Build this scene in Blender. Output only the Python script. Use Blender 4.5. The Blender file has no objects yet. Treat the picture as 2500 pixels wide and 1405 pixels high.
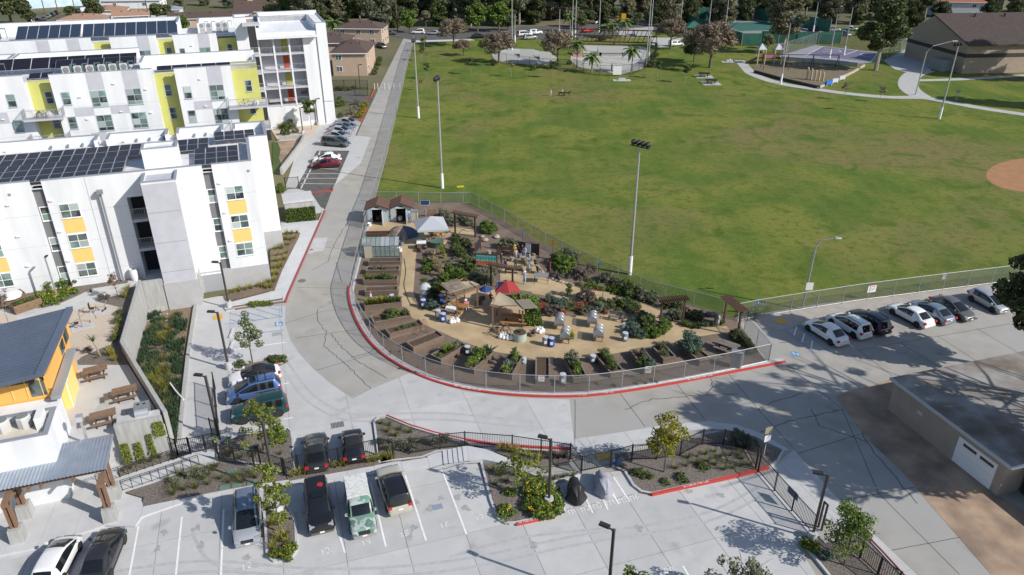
import bpy, bmesh, math, random
import numpy as np
from mathutils import Vector, Matrix
random.seed(7); RNG = np.random.default_rng(11)
scene = bpy.context.scene
COL = scene.collection
R = math.radians
# ---------------------------------------------------------------- camera
CAM_H, CAM_PITCH, FPX = 35.5, R(27.06), 1817.0
cd = bpy.data.cameras.new('camera'); cam = bpy.data.objects.new('camera', cd); COL.objects.link(cam)
cd.sensor_fit = 'HORIZONTAL'; cd.sensor_width = 36.0; cd.lens = FPX / 2500 * 36.0
cd.clip_start = 0.5; cd.clip_end = 4000
cam.location = (0, 0, CAM_H); cam.rotation_euler = (math.pi / 2 - CAM_PITCH, 0, 0)
scene.camera = cam
# ---------------------------------------------------------------- sky, sun, exposure
SUN_EL, SUN_AZ = R(34.5), R(-24.0)          # azimuth measured from +X
w = bpy.data.worlds.new('World'); scene.world = w; w.use_nodes = True
nt = w.node_tree; bg = nt.nodes['Background']
sky = nt.nodes.new('ShaderNodeTexSky'); sky.sky_type = 'NISHITA'; sky.sun_disc = False
sky.sun_elevation = SUN_EL; sky.sun_rotation = math.pi / 2 - SUN_AZ
sky.air_density = 1.0; sky.dust_density = 0.7; sky.ozone_density = 1.0
nt.links.new(sky.outputs[0], bg.inputs[0]); bg.inputs[1].default_value = 0.105
sd = bpy.data.lights.new('sun', 'SUN'); sd.energy = 4.4; sd.angle = R(0.5); sd.color = (1.0, 0.95, 0.87)
sun = bpy.data.objects.new('sun', sd); COL.objects.link(sun)
sv = Vector((math.cos(SUN_AZ) * math.cos(SUN_EL), math.sin(SUN_AZ) * math.cos(SUN_EL), math.sin(SUN_EL)))
sun.rotation_euler = sv.to_track_quat('Z', 'Y').to_euler(); sun.location = (60, -30, 60)
scene.view_settings.view_transform = 'Standard'; scene.view_settings.look = 'None'
scene.view_settings.exposure = 0.20; scene.view_settings.gamma = 1.0; scene.view_settings.use_curve_mapping = False
scene.cycles.max_bounces = 6; scene.cycles.transparent_max_bounces = 24
scene.cycles.diffuse_bounces = 3; scene.cycles.glossy_bounces = 3
# ---------------------------------------------------------------- survey helpers
_c, _s = math.cos(CAM_PITCH), math.sin(CAM_PITCH)
def U(u, v, z=0.0):
    """survey point (photo pixel, height) -> world position on the level z"""
    a = (u - 1250) / FPX; b = -(v - 702.5) / FPX
    k = (z - CAM_H) / (-_s + b * _c)
    return Vector((a * k, (_c + b * _s) * k, z))
def hgt(u, v, vt):
    y = U(u, v).y; k = (702.5 - vt) / FPX
    return y * (k * _c - _s) / (_c + k * _s) + CAM_H
ANG = R(19.46); A0 = U(660, 690)
E1 = Vector((math.cos(ANG), math.sin(ANG), 0)); E2 = Vector((-math.sin(ANG), math.cos(ANG), 0))
def LL(s, t, z=0.0): return A0 + E1 * s + E2 * t + Vector((0, 0, z))
def tr(fn): return fn
# ---------------------------------------------------------------- materials
MATS = {}
def _nodes(name):
    m = bpy.data.materials.new(name); m.use_nodes = True
    n = m.node_tree.nodes; return m, n, m.node_tree.links, n['Principled BSDF']
def rgb(c): return (c[0], c[1], c[2], 1.0)
def mat(name, col, rough=0.7, metal=0.0, col2=None, scale=4.0, detail=5.0, lo=0.35, hi=0.65, bump=0.0, bscale=None,
        spec=0.4, big=None, bigscale=0.15, coat=0.0, alpha=None, streak=None, island=0.0, trans=0.0, objrand=0.0, spots=None):
    if name in MATS: return MATS[name]
    m, n, L, P = _nodes(name)
    P.inputs['Roughness'].default_value = rough; P.inputs['Metallic'].default_value = metal
    P.inputs['Specular IOR Level'].default_value = spec; P.inputs['Coat Weight'].default_value = coat
    P.inputs['Base Color'].default_value = rgb(col)
    geo = n.new('ShaderNodeNewGeometry')
    out = None
    def noise(sc, det=5.0, vec=None):
        t = n.new('ShaderNodeTexNoise'); t.inputs['Scale'].default_value = sc; t.inputs['Detail'].default_value = det
        L.new(vec or geo.outputs['Position'], t.inputs['Vector']); return t
    def ramp(src, a, b):
        r = n.new('ShaderNodeMapRange'); r.inputs['From Min'].default_value = a; r.inputs['From Max'].default_value = b
        L.new(src, r.inputs['Value']); return r.outputs[0]
    def mix(fac, c1, c2):
        x = n.new('ShaderNodeMix'); x.data_type = 'RGBA'
        L.new(fac, x.inputs['Factor'])
        for k, cc in ((6, c1), (7, c2)):
            if hasattr(cc, 'links'): L.new(cc, x.inputs[k])
            else: x.inputs[k].default_value = rgb(cc)
        return x.outputs[2]
    if col2 is not None:
        if streak:
            mp = n.new('ShaderNodeMapping'); mp.inputs['Scale'].default_value = streak
            L.new(geo.outputs['Position'], mp.inputs['Vector']); t = noise(scale, detail, mp.outputs[0])
        else: t = noise(scale, detail)
        out = mix(ramp(t.outputs[0], lo, hi), col, col2)
    if big is not None:
        t = noise(bigscale, 3.0); out = mix(ramp(t.outputs[0], 0.4, 0.68), out if out is not None else col, big)
    if spots is not None:
        for sc_, a_, b_, cc in spots:
            t = noise(sc_, 6.0); out = mix(ramp(t.outputs[0], a_, b_), out if out is not None else col, cc)
    if island > 0:
        hs = n.new('ShaderNodeHueSaturation'); r = n.new('ShaderNodeMapRange')
        L.new(geo.outputs['Random Per Island'], r.inputs['Value']); r.inputs['To Min'].default_value = 1 - island; r.inputs['To Max'].default_value = 1 + island
        L.new(r.outputs[0], hs.inputs['Value'])
        if out is not None: L.new(out, hs.inputs['Color'])
        else: hs.inputs['Color'].default_value = rgb(col)
        out = hs.outputs[0]
    if objrand > 0:
        hs = n.new('ShaderNodeHueSaturation'); r = n.new('ShaderNodeMapRange'); oi = n.new('ShaderNodeObjectInfo')
        L.new(oi.outputs['Random'], r.inputs['Value']); r.inputs['To Min'].default_value = 1 - objrand; r.inputs['To Max'].default_value = 1 + objrand
        L.new(r.outputs[0], hs.inputs['Value'])
        if out is not None: L.new(out, hs.inputs['Color'])
        else: hs.inputs['Color'].default_value = rgb(col)
        out = hs.outputs[0]
    if out is not None: L.new(out, P.inputs['Base Color'])
    if bump > 0:
        b = n.new('ShaderNodeBump'); b.inputs['Strength'].default_value = bump; b.inputs['Distance'].default_value = 0.05
        t = noise(bscale or scale * 3, 4.0); L.new(t.outputs[0], b.inputs['Height']); L.new(b.outputs[0], P.inputs['Normal'])
    if trans > 0:
        tn = n.new('ShaderNodeBsdfTranslucent'); mx = n.new('ShaderNodeMixShader'); mx.inputs[0].default_value = trans
        if out is not None: L.new(out, tn.inputs[0])
        else: tn.inputs[0].default_value = rgb(col)
        L.new(P.outputs[0], mx.inputs[1]); L.new(tn.outputs[0], mx.inputs[2]); L.new(mx.outputs[0], n['Material Output'].inputs[0])
    if alpha is not None: P.inputs['Alpha'].default_value = alpha
    MATS[name] = m; return m
def chainlink(name, col, wire=0.10, pitch=0.075):
    m, n, L, P = _nodes(name)
    P.inputs['Base Color'].default_value = rgb(col); P.inputs['Metallic'].default_value = 0.2; P.inputs['Roughness'].default_value = 0.5
    uv = n.new('ShaderNodeUVMap'); sp = n.new('ShaderNodeSeparateXYZ'); L.new(uv.outputs[0], sp.inputs[0])
    def M(op, a, b=None):
        q = n.new('ShaderNodeMath'); q.operation = op
        for k, x in enumerate((a, b)):
            if x is None: continue
            if hasattr(x, 'links'): L.new(x, q.inputs[k])
            else: q.inputs[k].default_value = x
        return q.outputs[0]
    res = []
    for op in ('ADD', 'SUBTRACT'):
        d = M('DIVIDE', M(op, sp.outputs[0], sp.outputs[1]), pitch)
        fr = M('FRACT', d); res.append(M('LESS_THAN', fr, wire))
    L.new(M('MAXIMUM', res[0], res[1]), P.inputs['Alpha'])
    MATS[name] = m; return m
C_STUCCO = mat('white_stucco', (0.76, 0.775, 0.80), 0.9, col2=(0.66, 0.675, 0.705), scale=0.5, detail=9, streak=(1.6, 1.6, 0.22), bump=0.12, bscale=30, spec=0.2)
C_STUCCO2 = mat('pale_grey_stucco', (0.50, 0.505, 0.56), 0.9, col2=(0.46, 0.465, 0.52), scale=1.2, spec=0.2)
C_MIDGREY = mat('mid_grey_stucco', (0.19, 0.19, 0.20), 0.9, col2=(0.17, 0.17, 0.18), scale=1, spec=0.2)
C_YELLOW = mat('warm_yellow_stucco', (0.85, 0.57, 0.20), 0.9, col2=(0.81, 0.54, 0.185), scale=1.5, spec=0.2)
C_LIME = mat('lime_stucco', (0.53, 0.53, 0.165), 0.9, col2=(0.50, 0.50, 0.15), scale=1.0, spec=0.2)
C_CAP = mat('grey_coping', (0.36, 0.38, 0.42), 0.5, metal=0.3)
C_ROOFW = mat('white_roof_membrane', (0.72, 0.72, 0.74), 0.85, col2=(0.55, 0.55, 0.56), scale=0.8)
C_BLOCK = mat('grey_block_base', (0.43, 0.43, 0.44), 0.9, col2=(0.39, 0.39, 0.40), scale=2)
C_FRAME = mat('white_window_frame', (0.80, 0.81, 0.82), 0.5)
C_FRAMEG = mat('grey_window_frame', (0.42, 0.48, 0.53), 0.5)
C_PANE = mat('green_window_glass', (0.12, 0.18, 0.165), 0.12, spec=0.8, objrand=0.45, col2=(0.20, 0.29, 0.265), scale=0.9, detail=1, lo=0.45, hi=0.55)
C_PANED = mat('dark_window_glass', (0.035, 0.045, 0.05), 0.12, spec=0.8, col2=(0.11, 0.14, 0.14), scale=1.1, detail=1, lo=0.45, hi=0.52)
C_PV = mat('solar_cell', (0.017, 0.016, 0.024), 0.35, spec=0.25)
C_PVB = mat('solar_thermal_blue', (0.03, 0.045, 0.075), 0.4, spec=0.3)
C_ALU = mat('aluminium', (0.62, 0.63, 0.66), 0.4, metal=0.6)
C_CONC = mat('new_concrete', (0.50, 0.50, 0.50), 0.85, col2=(0.43, 0.43, 0.43), scale=0.9, detail=10, lo=0.42, hi=0.72, big=(0.46, 0.46, 0.465), bigscale=0.3, bump=0.08, bscale=40, objrand=0.06, spots=[(0.55, 0.62, 0.78, (0.33, 0.33, 0.335)), (2.3, 0.70, 0.80, (0.30, 0.295, 0.29))])
C_OLDC = mat('old_concrete', (0.385, 0.365, 0.335), 0.9, col2=(0.315, 0.297, 0.268), scale=0.55, detail=10, big=(0.35, 0.345, 0.335), bigscale=0.12, bump=0.15, bscale=25, spots=[(0.4, 0.63, 0.78, (0.23, 0.22, 0.205)), (3.0, 0.72, 0.82, (0.20, 0.19, 0.175))])
C_WALK = mat('sidewalk_concrete', (0.54, 0.545, 0.56), 0.85, col2=(0.49, 0.495, 0.51), scale=1.2, detail=8)
C_WALLC = mat('board_formed_concrete', (0.42, 0.42, 0.41), 0.9, col2=(0.33, 0.33, 0.32), scale=1.6, detail=6, streak=(3, 3, 0.35), bump=0.1)
C_KERB = mat('kerb_concrete', (0.52, 0.525, 0.535), 0.85, col2=(0.42, 0.42, 0.43), scale=2.5)
C_RED = mat('red_kerb_paint', (0.50, 0.055, 0.045), 0.7, col2=(0.40, 0.075, 0.06), scale=3, detail=8, lo=0.45, hi=0.75)
C_REDF = mat('faded_red_kerb_paint', (0.30, 0.06, 0.065), 0.75, col2=(0.24, 0.08, 0.08), scale=3)
C_WHITEP = mat('white_road_paint', (0.80, 0.80, 0.80), 0.7, col2=(0.62, 0.62, 0.63), scale=3, detail=8, lo=0.5, hi=0.8)
C_BLUEP = mat('blue_road_paint', (0.10, 0.23, 0.45), 0.7, col2=(0.22, 0.33, 0.48), scale=4, detail=8)
C_JOINT = mat('joint_sealant', (0.10, 0.095, 0.085), 0.9)
C_CRACK = mat('crack_dark', (0.07, 0.065, 0.055), 0.95)
C_ASPH = mat('asphalt', (0.085, 0.083, 0.082), 0.9, col2=(0.12, 0.115, 0.11), scale=1.0, detail=9, bump=0.1, bscale=60)
C_MULCH = mat('bark_mulch', (0.235, 0.18, 0.145), 0.95, col2=(0.095, 0.068, 0.054), scale=12, detail=10, lo=0.35, hi=0.62, big=(0.21, 0.155, 0.115), bigscale=0.5, bump=0.6, bscale=18)
C_MULCH2 = mat('grey_wood_chip', (0.25, 0.215, 0.19), 0.95, col2=(0.10, 0.085, 0.075), scale=12, detail=10, lo=0.35, hi=0.62, bump=0.6, bscale=18)
C_DG = mat('decomposed_granite', (0.50, 0.385, 0.235), 0.95, col2=(0.44, 0.33, 0.195), scale=1.2, detail=10, big=(0.36, 0.265, 0.155), bigscale=0.35, bump=0.12, bscale=20)
C_DGP = mat('pale_decomposed_granite', (0.55, 0.47, 0.385), 0.95, col2=(0.49, 0.41, 0.33), scale=6, detail=8)
C_DIRT = mat('bare_dirt', (0.45, 0.33, 0.235), 0.95, col2=(0.38, 0.26, 0.18), scale=1.1, detail=9, big=(0.22, 0.165, 0.125), bigscale=0.4, bump=0.3, bscale=6)
C_SOIL = mat('garden_soil', (0.12, 0.075, 0.048), 0.95, col2=(0.06, 0.038, 0.026), scale=9, detail=9, bump=0.5, bscale=14)
C_BLACKM = mat('black_metal', (0.022, 0.022, 0.024), 0.45, spec=0.5)
C_BRONZE = mat('bronze_pole', (0.065, 0.058, 0.052), 0.5)
C_GALV = mat('galvanised_steel', (0.42, 0.43, 0.44), 0.45, metal=0.4)
C_BLACKT = mat('tyre_rubber', (0.02, 0.02, 0.02), 0.85)
C_RIM = mat('alloy_rim', (0.45, 0.45, 0.47), 0.3, metal=0.8)
C_GLASS = mat('car_glass', (0.010, 0.013, 0.016), 0.05, spec=0.6)
C_LAMP = mat('headlight_glass', (0.28, 0.29, 0.31), 0.15, spec=0.8)
C_TAIL = mat('tail_light_red', (0.45, 0.02, 0.025), 0.2, spec=0.6)
C_PLATE = mat('licence_plate', (0.75, 0.75, 0.78), 0.5)
C_TRIM = mat('black_trim', (0.025, 0.025, 0.027), 0.6)
C_BED = mat('weathered_timber', (0.20, 0.145, 0.105), 0.9, col2=(0.12, 0.088, 0.068), scale=6, detail=6, streak=(1, 1, 6), objrand=0.25)
C_BEDR = mat('grey_timber_cap', (0.22, 0.19, 0.165), 0.9, col2=(0.14, 0.12, 0.105), scale=5, objrand=0.15)
C_TIMB = mat('brown_stained_timber', (0.085, 0.045, 0.03), 0.8, col2=(0.06, 0.033, 0.023), scale=6)
C_POST = mat('pale_brown_timber', (0.24, 0.145, 0.09), 0.8, col2=(0.19, 0.11, 0.07), scale=5, streak=(4, 4, 0.6))
C_TABLE = mat('picnic_table_timber', (0.23, 0.15, 0.095), 0.8, col2=(0.17, 0.11, 0.07), scale=5, objrand=0.15)
C_BARK = mat('tree_bark', (0.16, 0.125, 0.10), 0.95, col2=(0.10, 0.08, 0.065), scale=6)
C_BARKP = mat('pale_bark', (0.36, 0.32, 0.27), 0.9, col2=(0.22, 0.19, 0.16), scale=3)
C_WHITE = mat('white_enamel', (0.78, 0.78, 0.78), 0.45)
C_PLASTB = mat('blue_barrel_plastic', (0.02, 0.075, 0.30), 0.4)
C_PLASTG = mat('grey_plastic', (0.22, 0.235, 0.25), 0.5)
C_CLOTHT = mat('tan_shade_cloth', (0.55, 0.47, 0.34), 0.9, col2=(0.50, 0.42, 0.30), scale=5, streak=(1, 1, 1), trans=0.25)
C_STONE = mat('pale_rock', (0.42, 0.38, 0.33), 0.9, col2=(0.30, 0.27, 0.23), scale=4, objrand=0.2)
def leafmat(name, col, isl=0.5, tr=0.25, obr=0.12): return mat(name, col, 0.6, spec=0.25, island=isl, trans=tr, objrand=obr)
F_YOUNG = leafmat('young_leaf', (0.19, 0.225, 0.045)); F_YEL = leafmat('yellow_green_leaf', (0.23, 0.215, 0.022))
F_EUC = leafmat('eucalyptus_leaf', (0.185, 0.175, 0.105), 0.5, 0.2, 0.25); F_DARK = leafmat('dark_leaf', (0.088, 0.110, 0.045), 0.5, 0.2, 0.2)
F_GREEN = leafmat('bright_leaf', (0.125, 0.190, 0.036)); F_MID = leafmat('mid_leaf', (0.105, 0.142, 0.045), 0.5, 0.2)
F_BROWN = leafmat('bare_twig_brown', (0.20, 0.155, 0.112), 0.4, 0.1); F_GREYG = leafmat('grey_green_leaf', (0.185, 0.20, 0.13))
F_LAV = leafmat('lavender_twig', (0.14, 0.115, 0.10), 0.4, 0.1); F_BLUEG = leafmat('blue_green_leaf', (0.115, 0.17, 0.13))
F_REDF = leafmat('red_flower', (0.30, 0.085, 0.055), 0.4, 0.1); F_YFL = leafmat('yellow_flower', (0.62, 0.40, 0.02), 0.3, 0.1)
F_STRAP = leafmat('strap_leaf', (0.27, 0.255, 0.065), 0.4, 0.2); F_TUFT = leafmat('grass_tuft', (0.155, 0.165, 0.060), 0.4, 0.2)
F_RUSH = leafmat('dark_rush', (0.055, 0.092, 0.048), 0.5, 0.1); F_RUSHY = leafmat('lime_rush', (0.20, 0.20, 0.035), 0.4, 0.2)
F_PINK = leafmat('pink_flower', (0.40, 0.07, 0.16), 0.4, 0.1); F_PALM = leafmat('palm_leaf', (0.10, 0.15, 0.04), 0.4, 0.15)
F_IVY = leafmat('ivy_leaf', (0.075, 0.115, 0.022)); F_STRAW = leafmat('straw_grass', (0.34, 0.28, 0.15), 0.3, 0.2)
# field grass: mottled green with dry patches
def grass_mat():
    m, n, L, P = _nodes('mown_grass'); P.inputs['Roughness'].default_value = 0.9; P.inputs['Specular IOR Level'].default_value = 0.15
    g = n.new('ShaderNodeNewGeometry')
    def noise(sc, det, dist=0.0):
        t = n.new('ShaderNodeTexNoise'); t.inputs['Scale'].default_value = sc; t.inputs['Detail'].default_value = det; t.inputs['Distortion'].default_value = dist
        L.new(g.outputs['Position'], t.inputs['Vector']); return t.outputs[0]
    def rng(x, a, b):
        r = n.new('ShaderNodeMapRange'); r.inputs['From Min'].default_value = a; r.inputs['From Max'].default_value = b; L.new(x, r.inputs['Value']); return r.outputs[0]
    def mx(f, a, b):
        x = n.new('ShaderNodeMix'); x.data_type = 'RGBA'; L.new(f, x.inputs['Factor'])
        for k, cc in ((6, a), (7, b)):
            if hasattr(cc, 'links'): L.new(cc, x.inputs[k])
            else: x.inputs[k].default_value = rgb(cc)
        return x.outputs[2]
    a = mx(rng(noise(0.09, 7, 0.7), 0.40, 0.60), (0.086, 0.142, 0.022), (0.172, 0.186, 0.036))
    a = mx(rng(noise(0.026, 6, 1.4), 0.47, 0.68), a, (0.185, 0.155, 0.062))
    a = mx(rng(noise(0.22, 8, 0.8), 0.52, 0.70), a, (0.062, 0.112, 0.014))
    wv_ = n.new('ShaderNodeTexWave'); wv_.inputs['Scale'].default_value = 0.11; wv_.inputs['Distortion'].default_value = 1.5; L.new(g.outputs['Position'], wv_.inputs['Vector'])
    mm_ = n.new('ShaderNodeMath'); mm_.operation = 'MULTIPLY'; mm_.inputs[1].default_value = 0.16; L.new(wv_.outputs[1], mm_.inputs[0]); a = mx(mm_.outputs[0], a, (0.19, 0.21, 0.045))
    a = mx(rng(noise(1.1, 9, 0.4), 0.50, 0.74), a, (0.075, 0.118, 0.018))
    a = mx(rng(noise(2.6, 9), 0.56, 0.80), a, (0.210, 0.205, 0.060))
    L.new(a, P.inputs['Base Color'])
    b = n.new('ShaderNodeBump'); b.inputs['Strength'].default_value = 0.9; b.inputs['Distance'].default_value = 0.08
    L.new(noise(9, 6), b.inputs['Height']); L.new(b.outputs[0], P.inputs['Normal'])
    return m
C_GRASS = grass_mat()
C_CHAIN = chainlink('chain_link_wire', (0.17, 0.18, 0.185), 0.17)
C_MESHG = mat('green_windscreen', (0.02, 0.10, 0.075), 0.8, col2=(0.03, 0.14, 0.10), scale=0.6)
# ---------------------------------------------------------------- mesh building
class MB:
    def __init__(s): s.v = []; s.f = []; s.uv = None
    def add(s, vs, fs):
        k = len(s.v); s.v += [tuple(v) for v in vs]; s.f += [tuple(i + k for i in f) for f in fs]; return s
    def hexa(s, p):   # 4 bottom ccw, 4 top
        return s.add(p, [(3, 2, 1, 0), (4, 5, 6, 7), (0, 1, 5, 4), (1, 2, 6, 5), (2, 3, 7, 6), (3, 0, 4, 7)])
    def box(s, x0, x1, y0, y1, z0, z1):
        return s.hexa([(x0, y0, z0), (x1, y0, z0), (x1, y1, z0), (x0, y1, z0), (x0, y0, z1), (x1, y0, z1), (x1, y1, z1), (x0, y1, z1)])
    def cbox(s, c, sz, rz=0.0, m=None):
        hx, hy, hz = sz[0] / 2, sz[1] / 2, sz[2] / 2; ca, sa = math.cos(rz), math.sin(rz); pts = []
        for z in (-hz, hz):
            for x, y in ((-hx, -hy), (hx, -hy), (hx, hy), (-hx, hy)):
                p = Vector((x * ca - y * sa, x * sa + y * ca, z))
                if m: p = m @ Vector((x, y, z))
                pts.append((c[0] + p[0], c[1] + p[1], c[2] + p[2]))
        return s.hexa(pts)
    def beam(s, a, b, w, h=None, up=(0, 0, 1)):
        a, b = Vector(a), Vector(b); d = (b - a)
        if d.length < 1e-6: return s
        d.normalize(); upv = Vector(up); 
        if abs(d.dot(upv)) > 0.98: upv = Vector((1, 0, 0))
        x = d.cross(upv).normalized() * (w / 2); y = x.cross(d).normalized() * ((h or w) / 2)
        return s.hexa([a - x - y, a + x - y, a + x + y, a - x + y, b - x - y, b + x - y, b + x + y, b - x + y])
    def tube(s, path, rad, n=6, cap=True):
        path = [Vector(p) for p in path]; k = len(path)
        if not hasattr(rad, '__len__'): rad = [rad] * k
        rings = []; b0 = len(s.v)
        for i, p in enumerate(path):
            d = (path[min(i + 1, k - 1)] - path[max(i - 1, 0)]).normalized()
            r = Vector((1, 0, 0)) if abs(d.x) < 0.9 else Vector((0, 1, 0))
            x = d.cross(r).normalized(); y = d.cross(x).normalized()
            for j in range(n):
                a = 2 * math.pi * j / n; s.v.append(tuple(p + (x * math.cos(a) + y * math.sin(a)) * rad[i]))
        for i in range(k - 1):
            for j in range(n):
                a = b0 + i * n + j; b = b0 + i * n + (j + 1) % n; s.f.append((a, b, b + n, a + n))
        if cap: s.f.append(tuple(b0 + j for j in range(n))); s.f.append(tuple(b0 + (k - 1) * n + j for j in reversed(range(n))))
        return s
    def lathe(s, prof, n=12, c=(0, 0, 0), axis='z', cap=True):
        b0 = len(s.v); k = len(prof)
        for r, h in prof:
            for j in range(n):
                a = 2 * math.pi * j / n; x, y = r * math.cos(a), r * math.sin(a)
                p = (x, y, h) if axis == 'z' else ((h, x, y) if axis == 'x' else (x, h, y))
                s.v.append((c[0] + p[0], c[1] + p[1], c[2] + p[2]))
        for i in range(k - 1):
            for j in range(n):
                a = b0 + i * n + j; b = b0 + i * n + (j + 1) % n; s.f.append((a, b, b + n, a + n))
        if cap: s.f.append(tuple(b0 + j for j in reversed(range(n)))); s.f.append(tuple(b0 + (k - 1) * n + j for j in range(n)))
        return s
    def prism(s, pts, z0, z1):
        n = len(pts); a = sum(pts[i][0] * pts[(i + 1) % n][1] - pts[(i + 1) % n][0] * pts[i][1] for i in range(n))
        if a < 0: pts = list(reversed(pts))
        vs = [(p[0], p[1], z0) for p in pts] + [(p[0], p[1], z1) for p in pts]
        fs = [tuple(range(n, 2 * n)), tuple(reversed(range(n)))] + [(i, (i + 1) % n, n + (i + 1) % n, n + i) for i in range(n)]
        return s.add(vs, fs)
    def poly(s, pts): return s.add(pts, [tuple(range(len(pts)))])
    def wall(s, path, z0, z1, th):      # thick wall along a ground polyline
        return s.strip([(p, ) for p in path], z0, z1, th)
    def mesh(s, name, smooth=None, inv=None):
        me = bpy.data.meshes.new(name)
        vs = s.v if inv is None else [tuple(inv @ Vector(v)) for v in s.v]
        me.from_pydata(vs, [], s.f); me.update()
        if smooth is not None:
            me.polygons.foreach_set('use_smooth', [True] * len(me.polygons))
            try: me.set_sharp_from_angle(angle=R(smooth))
            except Exception: pass
        return me
def offs(path, d):      # offset polyline in plan by d to the left
    out = []; n = len(path)
    for i, p in enumerate(path):
        a = Vector(path[max(i - 1, 0)]); b = Vector(path[min(i + 1, n - 1)]); t = Vector((b.x - a.x, b.y - a.y, 0)).normalized()
        out.append(Vector((p[0] - t.y * d, p[1] + t.x * d, p[2] if len(p) > 2 else 0)))
    return out
def band(path, w0, w1, z0, z1):       # solid band between offsets w0,w1
    m = MB(); A, B = offs(path, w0), offs(path, w1)
    for i in range(len(path) - 1):
        m.hexa([(*A[i].xy, z0), (*A[i + 1].xy, z0), (*B[i + 1].xy, z0), (*B[i].xy, z0), (*A[i].xy, z1), (*A[i + 1].xy, z1), (*B[i + 1].xy, z1), (*B[i].xy, z1)])
    return m
def bandshell(path, w0, w1, z0, z1):  # continuous band without inner caps
    m = MB(); A, B = offs(path, w0), offs(path, w1); n = len(path); vs = []
    for i in range(n): vs += [(*A[i].xy, z0), (*B[i].xy, z0), (*B[i].xy, z1), (*A[i].xy, z1)]
    fs = [(0, 1, 2, 3), (4 * n - 1, 4 * n - 2, 4 * n - 3, 4 * n - 4)]
    for i in range(n - 1):
        for j in range(4): fs.append((4 * i + j, 4 * i + 4 + j, 4 * i + 4 + (j + 1) % 4, 4 * i + (j + 1) % 4))
    return m.add(vs, fs)
def smoothpath(pts, sub=4):
    out = []; n = len(pts)
    for i in range(n - 1):
        p0, p1, p2, p3 = pts[max(i - 1, 0)], pts[i], pts[i + 1], pts[min(i + 2, n - 1)]
        for k in range(sub):
            t = k / sub
            out.append(0.5 * ((2 * p1) + (p2 - p0) * t + (2 * p0 - 5 * p1 + 4 * p2 - p3) * t * t + (3 * p1 - p0 - 3 * p2 + p3) * t ** 3))
    out.append(pts[-1]); return out
# ---------------------------------------------------------------- scene graph
def put(name, me, material=None, parent=None, loc=None, rz=None, sc=None):
    o = bpy.data.objects.new(name, me); COL.objects.link(o)
    if material is not None:
        if me.materials: 
            if me.materials[0] is not material:
                o.material_slots[0].link = 'OBJECT'; o.material_slots[0].material = material
        else: me.materials.append(material)
    if parent is not None: o.parent = parent
    if loc is not None: o.location = loc
    if rz is not None: o.rotation_euler = (0, 0, rz)
    if sc is not None: o.scale = (sc, sc, sc) if not hasattr(sc, '__len__') else sc
    return o
def tag(o, label=None, cat=None, group=None, kind=None):
    if label: o['label'] = label
    if cat: o['category'] = cat
    if group: o['group'] = group
    if kind: o['kind'] = kind
    return o
def thing(name, label, cat, loc=(0, 0, 0), rz=0.0, group=None, sc=None):
    o = bpy.data.objects.new(name, None); o.empty_display_size = 0.3; COL.objects.link(o); o.location = loc; o.rotation_euler = (0, 0, rz)
    if sc is not None: o.scale = (sc, sc, sc) if not hasattr(sc, '__len__') else sc
    return tag(o, label, cat, group)
def root_inv(t):
    m = Matrix.Identity(4); o = t
    ch = []
    while o is not None: ch.append(o); o = o.parent
    for o in reversed(ch): m = m @ Matrix.LocRotScale(o.location, o.rotation_euler, o.scale)
    return m.inverted()
def part(name, mb, material, parent=None, smooth=None, world=False, kind=None):
    o = put(name, mb.mesh(name, smooth, root_inv(parent) if (world and parent is not None) else None), material, parent)
    if kind: o['kind'] = kind
    return o
def struct(name, mb, material, smooth=None): return tag(part(name, mb, material, None, smooth), kind='structure')
def copy_tree(o, parent=None, loc=None, rz=None, sc=None, label=None, group=None):
    c = o.copy(); COL.objects.link(c); c.parent = parent
    if loc is not None: c.location = loc
    if rz is not None: c.rotation_euler = (0, 0, rz)
    if sc is not None: c.scale = (sc, sc, sc) if not hasattr(sc, '__len__') else sc
    if label: c['label'] = label
    if group: c['group'] = group
    for ch in list(o.children): copy_tree(ch, c)
    return c
def PX(pts, z=0.0): return [U(u, v, z) for u, v in pts]
def sheet(name, pts, z, material, thick=0.0, kind='structure'):
    P = PX(pts, z); m = MB()
    m.prism([(p.x, p.y) for p in P], z - max(thick, 0.003), z)
    return tag(part(name, m, material), kind=kind)
def clip(poly, cell):       # Sutherland-Hodgman, convex ccw cell
    out = poly
    for i in range(len(cell)):
        a, b = cell[i], cell[(i + 1) % len(cell)]; src, out = out, []
        if not src: break
        def side(p): return (b[0] - a[0]) * (p[1] - a[1]) - (b[1] - a[1]) * (p[0] - a[0])
        for j in range(len(src)):
            p, q = src[j], src[(j + 1) % len(src)]; sp, sq = side(p), side(q)
            if sp >= 0: out.append(p)
            if (sp >= 0) != (sq >= 0):
                t = sp / (sp - sq); out.append((p[0] + (q[0] - p[0]) * t, p[1] + (q[1] - p[1]) * t))
    return out
def area(p): return 0.5 * sum(p[i][0] * p[(i + 1) % len(p)][1] - p[(i + 1) % len(p)][0] * p[i][1] for i in range(len(p)))
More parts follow.
